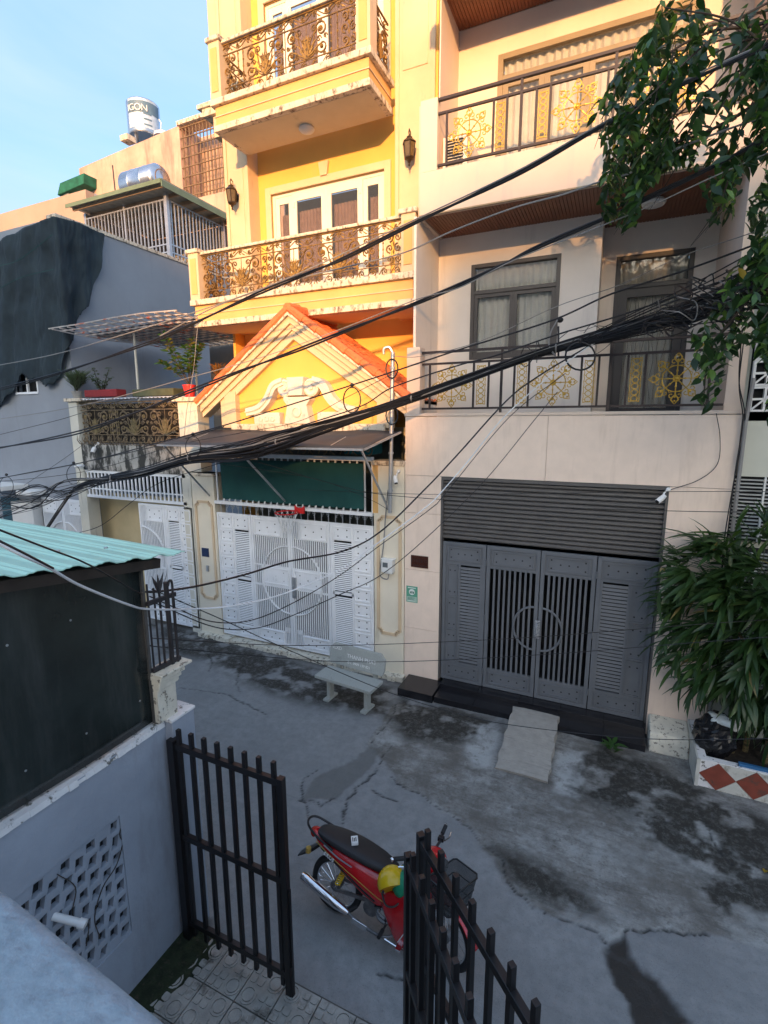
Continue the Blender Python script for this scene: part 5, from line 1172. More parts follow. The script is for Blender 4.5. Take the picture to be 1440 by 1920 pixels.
# tan building
tb_ = T('tan_building', 'plain tan plaster building with a pale flank, beyond the netted corner', 'building', (-20, 12, 0))
cx0 = q(160,355,12.0); MB().box(-45,cx0.x,12.0,12.3,0,cx0.z).build('front_wall', m_tan, tb_); MB().box(cx0.x-.3,cx0.x,12.3,17,0,cx0.z).build('flank_wall', M('pale_flank', (.42,.42,.44), .9, var=.08), tb_)
MB().box(-45,cx0.x-.3,12.3,17,cx0.z-.3,cx0.z-.1).build('roof_slab', m_conc, tb_)
gt = tag(MB().loft([[q(107,366,13.4)+Vector((0,dy,0)), q(157,344,13.4)+Vector((0,dy,0)), q(157,324,13.4)+Vector((0,dy,0)), q(112,343,13.4)+Vector((0,dy,0))] for dy in (0,.8)]).build('green_netting_box', M('green_net_roof', (.012,.11,.07), .8, var=.4, vs=4), bevel=.02), 'green netting enclosure at the roof edge above the tan building', 'netting')
tag(MB().box(q(149,340,14.2).x, q(158,340,14.2).x, 13.5, 14.2, 11.0, 13.1).build('roof_shed', m_steel, bevel=.01), 'small grey metal shed beside the green netting on the roof', 'shed')

# ================================================================ RIGHT NEIGHBOUR, PLANTER
nh = T('neighbour_house', 'pale green neighbour house front with a slotted grille and vent blocks at the right edge', 'house', (3.5, 7.6, 0))
m_pg = M('pale_green_plaster', (.52,.52,.44), .85, var=.08, vs=1.5, dirt=(.33,.30,.22), da=.56, dw=.2, ds=(3,3,.8))
NY_ = Y0+.08
MB().box(1.44,7,NY_,NY_+.25,3.72,4.50).box(1.44,7,NY_+.12,NY_+.25,0,3.72).box(1.44,7,NY_,NY_+.12,0,.9).build('front_wall', m_pg, nh)
MB().box(1.44,7,NY_+2.2,NY_+2.4,4.5,10).build('upper_wall', m_pg, nh); MB().box(1.44,7,NY_,NY_+2.2,4.40,4.5).build('floor_slab', m_conc, nh)
gq = MB().box(1.42,3.6,NY_+.05,NY_+.12,2.9,3.72).build('slotted_grille', m_dark, nh)
sl1 = MB().box(-1.08,1.08,-.02,.02,-.008,.008).mesh('slot_bar', M('pale_grille_bar', (.36,.37,.36), .6, var=.2)); 
for k in range(17): inst(sl1, 'slot_bar', gq, (2.5, NY_+.03, 2.94+k*.046))
for k in range(8): MB().box(1.44+k*.28,1.46+k*.28,NY_+.0,NY_+.04,2.9,3.72).build('upright_bar', m_whitewall, gq)
for k in range(22): pass
g2 = MB().box(1.42,3.6,NY_+.05,NY_+.12,.9,2.8).build('dark_window', m_dark, nh)
for k in range(40): inst(sl1, 'slot_bar', g2, (2.5, NY_+.03, .95+k*.046))
# vent blocks on top of the wall
vbk = MB()
for a in ((-.15,.15,-.15,-.125),(-.15,.15,.125,.15),(-.15,-.125,-.125,.125),(.125,.15,-.125,.125),(-.125,.125,-.012,.012),(-.012,.012,-.125,-.012),(-.012,.012,.012,.125)): vbk.box(a[0],a[1],-.04,.04,a[2],a[3])
vbk.bar((-.12,-.03,-.12),(.12,-.03,.12),.02); vb_me = vbk.mesh('vent_block', m_whitewall)
for i in range(5):
    for j in range(3): inst(vb_me, 'vent_block', nh, (1.62+i*.305, NY_+.05, 4.66+j*.305))
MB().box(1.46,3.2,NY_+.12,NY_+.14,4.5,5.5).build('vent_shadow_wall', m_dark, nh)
gm_ = MB(); n_ = 18; gm_.loft([[(1.52+2.2*i/n_, 7.35+.06*math.sin(i*1.7+z), z) for i in range(n_+1)] for z in [5.55+.45*j for j in range(9)]], close=False)
tag(gm_.build('green_shade_net', M('teal_green_net', (.010,.13,.095), .85, var=.35, vs=3), smooth=True), 'teal green shade net hanging at the right edge behind the tree', 'net')
dp = tag(MB().tube([(1.425,7.36,0.4),(1.425,7.36,4.40),(1.46,7.40,4.9)], .022, 8).build('drain_pipe', m_cableg, smooth=True), 'grey vertical pipe at the joint between the pink house and its right neighbour', 'pipe')

pt = T('tiled_planter', 'low white planter with red diamond tiles at the right edge', 'planter', (2.2, 6.8, 0))
PX0, PX1, PY0, PY1, PZ = 1.20, 3.6, 6.52, 7.42, .37
m_pt = M('white_planter_tile', (.55,.53,.47), .5, var=.10, vs=8, dirt=(.25,.22,.17), da=.54, dw=.15, ds=(8,8,5)); m_rt = M('red_planter_tile', (.22,.055,.035), .45, var=.15, vs=8, dirt=(.12,.06,.045), da=.56, dw=.1, ds=(9,9,9))
MB().box(PX0+.01,PX1,PY0+.012,PY0+.10,0,PZ).box(PX0+.01,PX0+.10,PY0+.10,PY1,0,PZ).box(PX0,PX1,PY0+.10,PY1,0,.24).build('planter_wall', m_peel, pt)
D = .30
for k in range(8):
    cx = PX0+D*.72+k*D*1.25
    dpz = MB(); hw = D*.62; hh = PZ/2-.005
    P = [(cx-hw,PZ/2),(cx,.01),(cx+hw,PZ/2),(cx,PZ-.01)]
    dpz.prism(P, lambda a, b, t: (a, t, b), PY0-.001, PY0+.012); dpz.build('red_diamond_tile', m_rt, pt)
    for s in (0, 1):
        zt_ = PZ if s else 0.0
        P = [(cx-hw,zt_+(-.012 if s else .012)),(cx+hw,zt_+(-.012 if s else .012)),(cx,PZ/2)]
        P = [(cx+.006,zt_+(-.01 if s else .01)),(cx+hw*2-.006,zt_+(-.01 if s else .01)),(cx+hw,PZ/2+(.006 if s else -.006))]
        MB().prism(P if s == 0 else P[::-1], lambda a, b, t: (a, t, b), PY0-.0005, PY0+.012).build('white_triangle_tile', m_pt, pt)
P = [(PX0,.0),(PX0+.02,.0),(PX0+.03,PZ/2),(PX0,PZ)]
MB().box(PX0+.0,PX0+.03,PY0-.001,PY0+.012,0,PZ).build('edge_tile', m_pt, pt)
MB().box(PX0-.008,PX0+.012,PY0,PY1,0,PZ).build('end_tile', m_pt, pt)
MB().box(PX0+.1,PX1,PY0+.1,PY1,.24,.30).build('soil', M('planter_soil', (.03,.022,.016), 1, var=.5, vs=20, bump=1, bs=30), pt)
MB().box(1.62,2.6,PY0+.04,PY0+.09,PZ-.02,PZ+.035).build('blue_plastic_strip', M('blue_plastic', (.03,.13,.28), .4, var=.1), pt, bevel=.005)
# black rubbish bag
bg_ = T('rubbish_bag', 'black rubbish bag with white and blue scraps in the left end of the planter', 'bag', (1.42, 6.95, .25))
def blob(c, r, n, m, sc, amp, mat, name, par, seed=0):
    b = MB(); b.ball(c, r, n, m, sc); c = Vector(c)
    b.v = [tuple(c+(Vector(v)-c)*(1+amp*noise.noise((Vector(v)-c)*9+Vector((seed,0,0)))+amp*.5*noise.noise((Vector(v)-c)*23+Vector((seed,4,0))))) for v in b.v]
    return b.build(name, mat, par, smooth=False)
blob((1.42,6.90,.50), .24, 28, 20, (.95,.9,1.25), .22, M('black_bag_plastic', (.010,.010,.012), .25, var=.2), 'bag_body', bg_)
blob((1.44,6.86,.76), .10, 14, 10, (1.5,.9,.6), .5, M('white_blue_plastic_scrap', (.60,.68,.72), .4, var=.2, vs=12), 'plastic_scrap', bg_, 3)
blob((1.60,6.92,.72), .10, 14, 10, (1.0,.8,.9), .5, m_white, 'plastic_scrap', bg_, 7)
MB().box(-.07,.07,-.01,.01,-.025,.025).build('paper', m_white, bg_).matrix_local = Matrix.Translation((.02,-.26,.28)) @ Matrix.Rotation(-.15,4,'Y')

# ---- leaves
def long_leaf(name, mat, L_=.34, w=.050, droop=.10):
    b = MB(); N_ = 5
    for i in range(N_+1):
        t = i/N_; ww = w*(math.sin(pi*min(1,(t*.92+.08)))**.8)*.5; z = -droop*t*t; x = L_*t
        b.v += [(x,-ww,z+.25*ww),(x,0,z),(x,ww,z+.25*ww)]
    for i in range(N_):
        a = i*3; b.f += [(a,a+3,a+4,a+1),(a+1,a+4,a+5,a+2)]
    return b.mesh(name, mat, True)
def ovate(name, mat, L_=.12, w=.055):
    b = MB(); T_ = [(0,.02),(.18,.6),(.42,1),(.68,.75),(.88,.3),(1,0.02)]
    for t, k in T_: b.v += [(L_*t,-w*k/2,-.02*t*t+.25*w*k/2),(L_*t,0,-.02*t*t),(L_*t,w*k/2,-.02*t*t+.25*w*k/2)]
    for i in range(len(T_)-1): a = i*3; b.f += [(a,a+3,a+4,a+1),(a+1,a+4,a+5,a+2)]
    return b.mesh(name, mat, True)
def leafmat(name, col, tr=.35, rough=.38):
    m = M(name, col, rough, var=.25, vs=5, spec=.5); n = m.node_tree; B = n.nodes['Principled BSDF']; o = n.nodes['Material Output']
    t = n.nodes.new('ShaderNodeBsdfTranslucent'); t.inputs[0].default_value = (col[0]*1.6, col[1]*1.7, col[2]*.8, 1); mx_ = n.nodes.new('ShaderNodeMixShader'); mx_.inputs[0].default_value = tr
    n.links.new(B.outputs[0], mx_.inputs[1]); n.links.new(t.outputs[0], mx_.inputs[2]); n.links.new(mx_.outputs[0], o.inputs[0]); return m
LD = leafmat('dark_leaf', (.019,.046,.015)); LM_ = leafmat('mid_leaf', (.04,.10,.022)); LL = leafmat('light_leaf', (.085,.16,.03)); LY = leafmat('yellow_leaf', (.40,.26,.03))
LB_ = leafmat('bamboo_leaf', (.030,.066,.020)); LB2 = leafmat('bright_bamboo_leaf', (.062,.115,.032)); LBY = leafmat('dry_leaf', (.28,.22,.09))
def orient(d, roll):
    d = Vector(d).normalized(); z = Vector((0,0,1)); y = z.cross(d)
    if y.length < .05: y = Vector((0,1,0))
    y.normalize(); z = d.cross(y); y2 = y*math.cos(roll)+z*math.sin(roll); z2 = d.cross(y2)
    return Matrix(((d.x,y2.x,z2.x),(d.y,y2.y,z2.y),(d.z,y2.z,z2.z)))
def scatter(parent, leaves, limit, name='leaf', stuff_name='small_leaves'):
    """leaves: (mesh, pos, dir, roll, scale); the nearest ones singly, the rest joined"""
    leaves.sort(key=lambda l: proj(l[1])[2]/l[4])
    for me_, p, d, r, s in leaves[:limit]:
        o = inst(me_, name, parent, p, orient(d, r).to_euler(), s)
    by = {}
    for l in leaves[limit:]: by.setdefault(l[0].materials[0].name, []).append(l)
    b = MB(); mats = []; mi = []
    for mn, ls in by.items():
        mats.append(ls[0][0].materials[0])
        for me_, p, d, r, s in ls:
            R = orient(d, r); P0 = Vector(p); b.add([P0+R @ (v.co*s) for v in me_.vertices], [tuple(pl.vertices) for pl in me_.polygons]); mi += [len(mats)-1]*len(me_.polygons)
    if b.v:
        o = b.build(stuff_name, mats[0], parent, smooth=True, kind='stuff')
        for m_ in mats[1:]: o.data.materials.append(m_)
        o.data.polygons.foreach_set('material_index', mi)
# ---- bamboo-like palm in the planter
bp_ = T('bamboo_palm', 'dense dark green bamboo palm with long narrow leaves growing in the tiled planter', 'plant', (1.95, 7.0, .28))
lm_ = [long_leaf('leaf', LB_), long_leaf('leaf', LB_, .40, .044, .16), long_leaf('leaf', LB2, .32, .050, .08), long_leaf('leaf', LBY, .28, .03, .14)]
m_cane = M('ringed_cane', (.16,.12,.055), .7, var=.35, vs=30, dirt=(.05,.04,.02), da=.5, dw=.05, ds=(3,3,60))
random.seed(21)
PB = [(1235,1085),(1245,1010),(1290,1020),(1310,1000),(1380,985),(1470,980),(1480,1380),(1440,1385),(1400,1370),(1370,1345),(1345,1310),(1300,1325),(1283,1300),(1262,1255),(1232,1240),(1222,1205),(1240,1160)]
lvs = []; canes = [(1.62,6.95),(1.78,7.05),(1.95,6.88),(2.15,7.0),(2.35,6.9)]
for i, (x, y) in enumerate(canes):
    zt_ = U(1.5,2.3); top = Vector((x-.18+U(-.15,.25), y-.1, zt_))
    pts = cat_rom([(x,y,.25),(x+U(-.03,.03),y,.9),(x-.06,y-.03,1.5),top], 5)
    MB().tube(pts, [.034-.018*k/len(pts) for k in range(len(pts))], 7).build('cane', m_cane, bp_, smooth=True)
nfan = 0; tries = 0
while nfan < 270 and tries < 6000:
    tries += 1
    px, py = U(1215,1560), U(975,1390)
    if px < 1480 and not inpoly(px, py, PB): continue
    if px > 1480 and random.random() < .5: continue
    Yf = U(6.55,7.3); base = q(px, py, Yf)
    if base.z < .75 or base.x > 3: continue
    src = Vector((1.85+U(-.3,.5), 7.0, min(2.2, base.z+.1)))
    d0 = (base-src); d0 = d0.normalized() if d0.length > .2 else Vector((U(-1,1),U(-1,0),.3))
    if py > 1280: d0 = Vector((d0.x*.5+U(-.3,.3), -.4, -1.0))
    if random.random() < .5: MB
    for k in range(random.randint(6,9)):
        dd = (d0*.9+Vector((U(-.8,.8), U(-.8,.4), U(-.75,.45)))).normalized()
        tip = base+dd*.26; tp = proj(tip)
        if tp[0] < 1440 and not inpoly(tp[0], tp[1], PB) and random.random() < .92: continue
        me_ = random.choices(lm_, (5,4,2.2,.25))[0]; lvs.append((me_, base, dd, U(-.7,.7), U(.8,1.3)))
    nfan += 1
for (px,py,dx,dz) in ((1320,1005,-1,.12),(1330,1015,-1,-.15),(1300,1045,-1,-.1),(1290,1060,-1,-.35),(1265,1110,-1,.0),(1262,1130,-1,-.2),(1255,1180,-1,-.3),(1262,1215,-.8,-.7),(1310,1285,-.6,-.8),(1318,1290,-.3,-1),(1380,1000,.2,1),(1425,1000,.3,.8)):
    for k in range(3): lvs.append((lm_[k % 3], q(px+U(-4,6),py+U(-5,5),6.75), Vector((dx+U(-.15,.15),-.1+U(-.2,.2),dz+U(-.15,.15))), U(-.4,.4), 1.05))
scatter(bp_, lvs, 290, 'leaf', 'inner_leaves')
tw_ = MB()
for l in lvs[::9]:
    s_ = Vector((1.85+U(-.2,.3), 7.0, min(2.3, l[1].z+.15))); tw_.tube([s_, (s_+l[1])/2+Vector((0,0,.08)), l[1]], [.006,.005,.003], 4)
tw_.build('twigs', LB_, bp_, kind='stuff')
# weed
wd = T('weed', 'small leafy green weed growing at the foot of the black steps', 'plant', (.27, 6.75, 0)); lw_ = ovate('leaf', LM_, .17, .06)
for k in range(16): a = k*2.4; inst(lw_, 'leaf', wd, (.27+.02*math.cos(a), 6.76+.02*math.sin(a), .02+.010*k), (0, -.75+.04*k, a), U(.7,1.05))
for i, (px, py, a) in enumerate(((1122,1719,.3),(1433,1637,1.2))):
    p = qz(px, py, .012); o = inst(ovate('fallen_leaf', LY, .085, .045), 'fallen_leaf', None, (p.x,p.y,.018), (0,0,a)); tag(o, ('yellow fallen leaf lying in the middle of the lane','yellow fallen leaf on the lane at the right edge near the planter')[i], 'leaf')

# ---- overhanging tree
random.seed(11)
tr_ = T('overhanging_tree', 'leafy dark green tree hanging its branches over the pink house from the upper right', 'tree', (2.9, 6.0, 0))
m_bark = M('grey_brown_bark', (.05,.038,.028), .9, var=.3, vs=9, bump=.6, bs=25)
tk = cat_rom([(2.95,6.05,0),(2.9,6.0,2),(3.0,5.95,4),(2.8,5.9,5.6),(2.5,5.9,7.0),(2.3,5.9,8.2),(2.2,5.9,9.3)], 6)
trunk = MB().tube(tk, [.14-.09*k/len(tk) for k in range(len(tk))], 10).build('trunk', m_bark, tr_, smooth=True)
C1 = [(1250,-40),(1215,50),(1170,95),(1145,150),(1130,185),(1106,190),(1112,225),(1135,262),(1130,300),(1126,375),(1135,405),(1165,440),(1190,425),(1200,380),(1215,345),(1260,315),(1300,325),(1335,305),(1352,325),(1320,350),(1330,400),(1352,425),(1372,395),(1385,330),(1440,300),(1560,300),(1560,-60)]
C2 = [(1560,290),(1430,300),(1405,400),(1412,465),(1400,480),(1370,515),(1330,560),(1300,590),(1292,640),(1310,690),(1308,750),(1330,775),(1345,725),(1360,690),(1390,660),(1400,620),(1440,690),(1560,700)]
lv_m = [ovate('leaf', LD, .125, .052), ovate('leaf', LD, .14, .056), ovate('leaf', LM_, .12, .052), ovate('leaf', LL, .115, .052), ovate('leaf', LY, .12, .05)]
lvs = []; brs = 0
for reg, cnt, bb, src in ((C1, 250, (1100,-60,1540,440), [(1540,-40,6.0),(1510,60,6.0),(1500,150,5.8)]), (C2, 125, (1285,290,1540,780), [(1540,500,5.8),(1520,560,5.8)])):
    bpts = [q(*s) for s in src]; got = 0; tries = 0
    while got < cnt and tries < 5000:
        tries += 1
        px, py = U(bb[0], bb[2]), U(bb[1], bb[3])
        if not inpoly(px, py, reg): continue
        # sparse in the upper right so the facade shows through
        if reg is C1 and py < 230 and px > 1270 and random.random() < .62: continue
        if reg is C1 and py > 245 and px > 1260 and random.random() < .45: continue
        Yd = U(5.1,6.5); p = q(px, py, Yd); got += 1
        d = Vector((U(-.7,.3), U(-.35,.35), -1)); d.normalize(); Ln = U(.22,.5); tw = []
        for i in range(6):
            t = i/5; tw.append(p+d*Ln*t+Vector((-.03*t*t, 0, -.02*t)))
        pe = proj(tw[-1]); 
        MB().tube(tw, [.006,.005,.005,.004,.003,.002], 3).build('twig', m_bark, tr_) if brs < 40 else None
        brs += 1
        if got % 24 == 0:
            s = random.choice(bpts); mid = (s+p)/2+Vector((0,0,.15)); bq = cat_rom([s, mid, p], 6); MB().tube(bq, [.013-.009*k/len(bq) for k in range(len(bq))], 5).build('branch', m_bark, tr_, smooth=True)
        for i in range(1, 6):
            for s in (-1, 1, 0):
                if s == 0 and random.random() < .6: continue
                lp = tw[i]+Vector((U(-.02,.02),U(-.02,.02),U(-.02,.02))); a = U(0, 2*pi)
                dd = Vector((.8*math.cos(a), .8*math.sin(a), U(-1.1,-.1)))
                c = proj(lp+dd.normalized()*.08)
                if c[0] < 1440 and not inpoly(c[0]+U(-8,8), c[1]+U(-8,8), reg): continue
                lit = random.random()
                me_ = lv_m[4] if lit < .012 else (lv_m[3] if lit < .10+.12*(py > 200) else (lv_m[2] if lit < .35 else lv_m[random.randint(0,1)]))
                lvs.append((me_, lp, dd, U(-1.0,1.0), U(.7,1.25)))
scatter(tr_, lvs, 295, 'leaf', 'leaves')
for P_ in ([(1540,-40,6.0),(1440,40,6.0),(1330,60,5.9),(1240,110,5.8),(1160,190,5.7)], [(1510,60,6.0),(1430,180,5.9),(1340,240,5.8),(1230,290,5.7),(1165,400,5.6)], [(1540,500,5.8),(1440,520,5.8),(1380,590,5.8),(1330,660,5.7),(1320,740,5.7)], [(1500,150,5.8),(1430,260,5.8),(1370,330,5.8),(1345,410,5.8)]):
    b = cat_rom([q(*v) for v in P_], 6); MB().tube(b, [.022-.018*k/len(b) for k in range(len(b))], 6).build('branch', m_bark, tr_, smooth=True)

# ================================================================ TERRACE PLANTS
def potplant(name, label, cat, c, h, w, nl, mats, leaf, pot=None, pr=.12, phh=.2, seed=0, fan=False):
    random.seed(seed); t = T(name, label, cat, c); c = Vector(c)
    if pot: MB().lathe([(pr*.7,0),(pr,phh*.9),(pr*1.08,phh*.92),(pr*1.08,phh),(pr*.92,phh),(pr*.9,phh*.85),(0,phh*.85)], c, 18).build('pot', pot, t, smooth=True)
    top = c+Vector((0,0,phh if pot else 0)); ls = []
    for k in range(7 if not fan else 14):
        a = U(0,2*pi); e = top+Vector((w*U(.2,.9)*math.cos(a), w*.7*math.sin(a)*U(.2,.9), h*U(.45,1)))
        b = cat_rom([top, (top+e)/2+Vector((U(-.04,.04),0,.05)), e], 5); MB().tube(b, [.010-.007*i/len(b) for i in range(len(b))], 4).build('stem', m_bark, t)
        for i in range(nl//7):
            p = b[random.randint(3 if not fan else 1, len(b)-1)]; a = U(0,2*pi)
            ls.append((random.choice(leaf), p+Vector((U(-.03,.03),U(-.03,.03),U(-.03,.03))), Vector((math.cos(a),math.sin(a),U(-.2,.8) if not fan else 1.2)), U(-.8,.8), U(.7,1.2)))
    scatter(t, ls, 120, 'leaf', 'leaves'); return t
lg = [ovate('leaf', LM_, .13, .05), ovate('leaf', LL, .14, .055), ovate('leaf', leafmat('sunlit_gold_leaf', (.20,.17,.03)), .10, .042)]
m_redpot = M('red_pot', (.62,.035,.03), .45, var=.08)
potplant('potted_shrub', 'bushy yellow green shrub in a bright red pot on the right pier of the terrace', 'potted plant', (-7.62, Y0+.12, 4.88), .95, .62, 420, None, lg, m_redpot, .12, .24, 5)
lgr = [ovate('leaf', leafmat('grey_green_leaf', (.07,.10,.06)), .07, .03)]
potplant('potted_shrub', 'grey green spindly bush rising from the red trough on the terrace corner', 'potted plant', (-10.15, Y0+.15, 5.0), .55, .5, 260, None, lgr, None, seed=6)
potplant('potted_grass', 'spiky grey green plant in a pale pot on the left pier of the terrace', 'potted plant', (-10.95, Y0+.12, 4.93), .34, .30, 170, None, [long_leaf('leaf', leafmat('grey_blade', (.10,.13,.08)), .30, .018, .06)], m_conc, .11, .16, 8, True)
tg_ = T('red_trough', 'long dark red plant trough on the terrace edge', 'planter', (-10.2, Y0+.2, 4.95)); MB().box(-10.62,-9.6,Y0+.05,Y0+.3,4.95,5.10).build('trough', M('dark_red_trough', (.25,.02,.02), .6, var=.2), tg_, bevel=.02)
MB().box(-9.5,-8.3,Y0+.35,Y0+.8,4.95,5.10).build('ledge', M('mossy_ledge', (.10,.10,.05), .9, var=.3), tg_, bevel=.02)
potplant('wall_weed', 'small reddish weed sprouting at the left eave of the gable', 'plant', (-6.72, Y0-.02, 5.16), .25, .15, 60, None, [long_leaf('leaf', leafmat('reddish_leaf', (.30,.14,.04)), .16, .016, .05)], seed=9, fan=True)

# ================================================================ FOREGROUND LEFT
WX = -3.10
fwall = T('foreground_wall', 'pale lilac plaster boundary wall with a diamond pattern of vent holes, lower left', 'wall', (WX, 1.3, 0))
# diamond vent: wall built around it, the panel pierced by slanted holes
dz = [X_ for X_ in (qx(223,1535,WX), qx(50,1675,WX), qx(205,1790,WX), qx(243,1740,WX))]
DY0, DY1, DZ0, DZ1 = .95, 2.14, .45, 1.60
m = MB(); m.box(WX-.12,WX,-2.0,DY0,0,2.05).box(WX-.12,WX,DY1,2.58,0,2.05).box(WX-.12,WX,DY0,DY1,DZ1,2.05).box(WX-.12,WX,DY0,DY1,0,DZ0)
m.build('wall_body', m_fw, fwall)
pmb = MB(); cw, chh = .0836, .127; VY0, VY1, VZ0, VZ1 = DY0, DY1-.03, DZ0+.10, DZ1-.03
ncol = int((VY1-VY0)/cw); cw = (VY1-VY0)/ncol
def flat(y0, y1, z0, z1):
    n0 = len(pmb.v); pmb.v += [(WX-.012,y0,z0),(WX-.012,y1,z0),(WX-.012,y1,z1),(WX-.012,y0,z1)]; pmb.f.append((n0,n0+1,n0+2,n0+3))
for i in range(ncol):
    y0 = VY0+i*cw; y1 = y0+cw; z = VZ0+(.0635 if i % 2 else 0); flat(y0, y1, VZ0, z) if i % 2 else None
    while z+chh <= VZ1+.001:
        z0 = z; z1 = z+chh; s = .008+U(-.004,.004); a = .017+U(-.004,.004); b_ = .024+U(-.006,.006)
        ir = [(y0+a-s+U(-.004,.004),z0+b_+U(-.004,.004)),(y1-a-s+U(-.005,.004),z0+b_+U(-.006,.006)),(y1-a+s+U(-.004,.004),z1-b_+U(-.004,.004)),(y0+a+s+U(-.004,.004),z1-b_+U(-.006,.006))]
        o4 = [(y0,z0),(y1,z0),(y1,z1),(y0,z1)]; n0 = len(pmb.v)
        pmb.v += [(WX-.012,)+p_ for p_ in o4]+[(WX-.014,)+p_ for p_ in ir]+[(WX-.09,)+p_ for p_ in ir]
        for k in range(4): l = (k+1) % 4; pmb.f += [(n0+k,n0+l,n0+4+l,n0+4+k),(n0+4+k,n0+4+l,n0+8+l,n0+8+k)]
        z = z1
    flat(y0, y1, z, VZ1)
for a_, b_, c_, d_ in ((DY0,DY1,DZ0,VZ0),(DY0,DY1,VZ1,DZ1),(DY0,VY0,VZ0,VZ1),(VY1,DY1,VZ0,VZ1)): pmb.add([(WX,a_,c_),(WX,b_,c_),(WX,b_,d_),(WX,a_,d_)],[(0,1,2,3)])
pmb.add([(WX,VY0,VZ1),(WX,VY1,VZ1),(WX-.014,VY1,VZ1),(WX-.014,VY0,VZ1),(WX,VY1,VZ0),(WX-.014,VY1,VZ0),(WX,VY0,VZ0),(WX-.014,VY0,VZ0)],[(0,1,2,3),(1,4,5,2),(4,6,7,5)])
for P_ in ([(1.6,1.50),(1.70,1.30),(1.66,1.12),(1.75,.95),(1.72,.80)], [(2.08,1.35),(2.0,1.20),(1.88,1.12),(1.80,.95),(1.82,.75)], [(2.07,1.48),(2.05,1.40),(2.09,1.30)]):
    MB().tube(cat_rom([(WX-.006,a_+.05,b_) for a_, b_ in P_], 5), .0035, 4).build('dry_vine', m_bark, fwall)
pmb.build('pierced_vent_panel', m_fw, fwall)
MB().box(WX-.11,WX-.055,DY0-.0,DY1,DZ0,DZ1).build('hole_shade', m_dark, fwall)  # near-black sheet painting the shade inside the vent holes
cp = MB(); yy_ = [-2+i*.06 for i in range(78)]
for i in range(77):
    if yy_[i+1] > 2.60: break
    a = WX-.14; b_ = WX+.012+.016*noise.noise(Vector((i*.8,0,0))); z_ = 2.06+.012*noise.noise(Vector((i*.6,5,0)))
    cp.add([(a,yy_[i],2.0),(b_,yy_[i],2.02+.01*noise.noise(Vector((i,9,0)))),(b_,yy_[i+1],2.02+.01*noise.noise(Vector((i+1,9,0)))),(a,yy_[i+1],2.0),(a,yy_[i],2.07),(b_-.01,yy_[i],z_),(b_-.01,yy_[i+1],z_),(a,yy_[i+1],2.07)], [(0,3,2,1),(4,5,6,7),(0,1,5,4),(1,2,6,5),(2,3,7,6),(3,0,4,7)])
cp.build('flaking_coping', m_peel, fwall, kind='stuff')
MB().box(WX-.14,WX+.075,2.57,2.80,0,2.06).build('gate_pier', m_fw, fwall, bevel=.006)
MB().box(WX-.15,WX+.085,2.56,2.81,2.06,2.085).build('pier_cap', m_peel, fwall, bevel=.006)
MB().tube([(WX-.02,1.60,1.22),(WX+.16,1.68,1.16)], .024, 14).tube([(WX+.13,1.666,1.17),(WX+.17,1.684,1.157)], .030, 14).build('drain_spout', m_white, fwall, smooth=True, kind='stuff')
# ornate post stub at the far end of the sheet
sbp = T('moulded_post', 'peeling cream moulded post with a black window grille above it, past the dark sheet', 'post', (WX+.0, 2.62, 2.05))
MB().box(WX-.10,WX+.03,2.50,2.68,2.08,2.36).build('shaft', m_peelc, sbp, bevel=.006)
for k, (z, e) in enumerate(((2.36,.02),(2.40,.035),(2.44,.055))): MB().box(WX-.10,WX+.03+e,2.50-.005*k,2.68+e,z,z+.038).build('moulding', m_peelc, sbp, bevel=.006)
MB().box(WX-.10,WX+.10,2.49,2.80,2.478,2.50).build('cap', m_peelc, sbp, bevel=.006)
bgr = T('black_window_grille', 'tall black iron bars with curled tips standing on the moulded post', 'grille', (WX, 2.62, 2.5))
for k, (y, x, h_, r_) in enumerate(((2.54,WX-.03,3.20,.008),(2.58,WX-.01,3.16,.008),(2.62,WX+.0,3.10,.010),(2.68,WX+.01,3.18,.020),(2.73,WX+.02,3.08,.012))):
    MB().tube([(x,y,2.50),(x,y,h_)], r_, 6).build('bar', m_iron, bgr)
MB().tube(cat_rom([(WX+.02,2.73,3.05),(WX+.02,2.73,3.16),(WX+.03,2.70,3.19),(WX+.03,2.68,3.15)], 5), .010, 5).build('curled_tip', m_iron, bgr)
for dy in (-.03,.0,.03): MB().tube([(WX,2.62,3.10),(WX,2.62+dy,3.20),(WX,2.62+dy*1.8,3.26)], [.009,.012,.001], 5).build('spear_tip', m_iron, bgr)
for z in (2.52, 3.06): MB().bar((WX-.0,2.50,z),(WX+.01,2.76,z),.03).build('cross_bar', m_iron, bgr)
# dark sheet and green roof
ds_ = T('dark_sheet_screen', 'dark green translucent sheet screen standing on the boundary wall, left foreground', 'screen', (WX-.03, 1.5, 2.08))
sh_ = MB(); ny2, nz2 = 30, 14
sh_.loft([[(WX-.035+.010*math.sin(y*5+z*2)+.012*noise.noise(Vector((y*1.4,z*1.4,2))), y, 2.09+(z-2.09)*(3.385+.135*(2.78-y)-2.09)/1.42) for y in [-1.5+4.0*i/ny2 for i in range(ny2+1)]] for z in [2.09+1.42*j/nz2 for j in range(nz2+1)]], close=False)
so_ = sh_.build('sheet', m_sheet, ds_, smooth=True); so_.modifiers.new('solid', 'SOLIDIFY').thickness = .004
MB().bar((WX-.03,2.50,2.08),(WX-.03,2.50,3.42),.022).build('edge_batten', M('grey_batten', (.07,.065,.06), .7, var=.3, vs=9), ds_)
def scr(n_): return MB().lathe([(.012,0),(.012,.006),(0,.008)], (0,0,0), 8, Matrix(((0,0,1),(1,0,0),(0,1,0)))).mesh('screw', m_steel)
sc_ = scr(0)
for px, py in ((13,1210),(132,1163),(162,1375),(48,1445),(262,1314)): p = qx(px, py, WX+.0); inst(sc_, 'screw', ds_, p, None, .6)
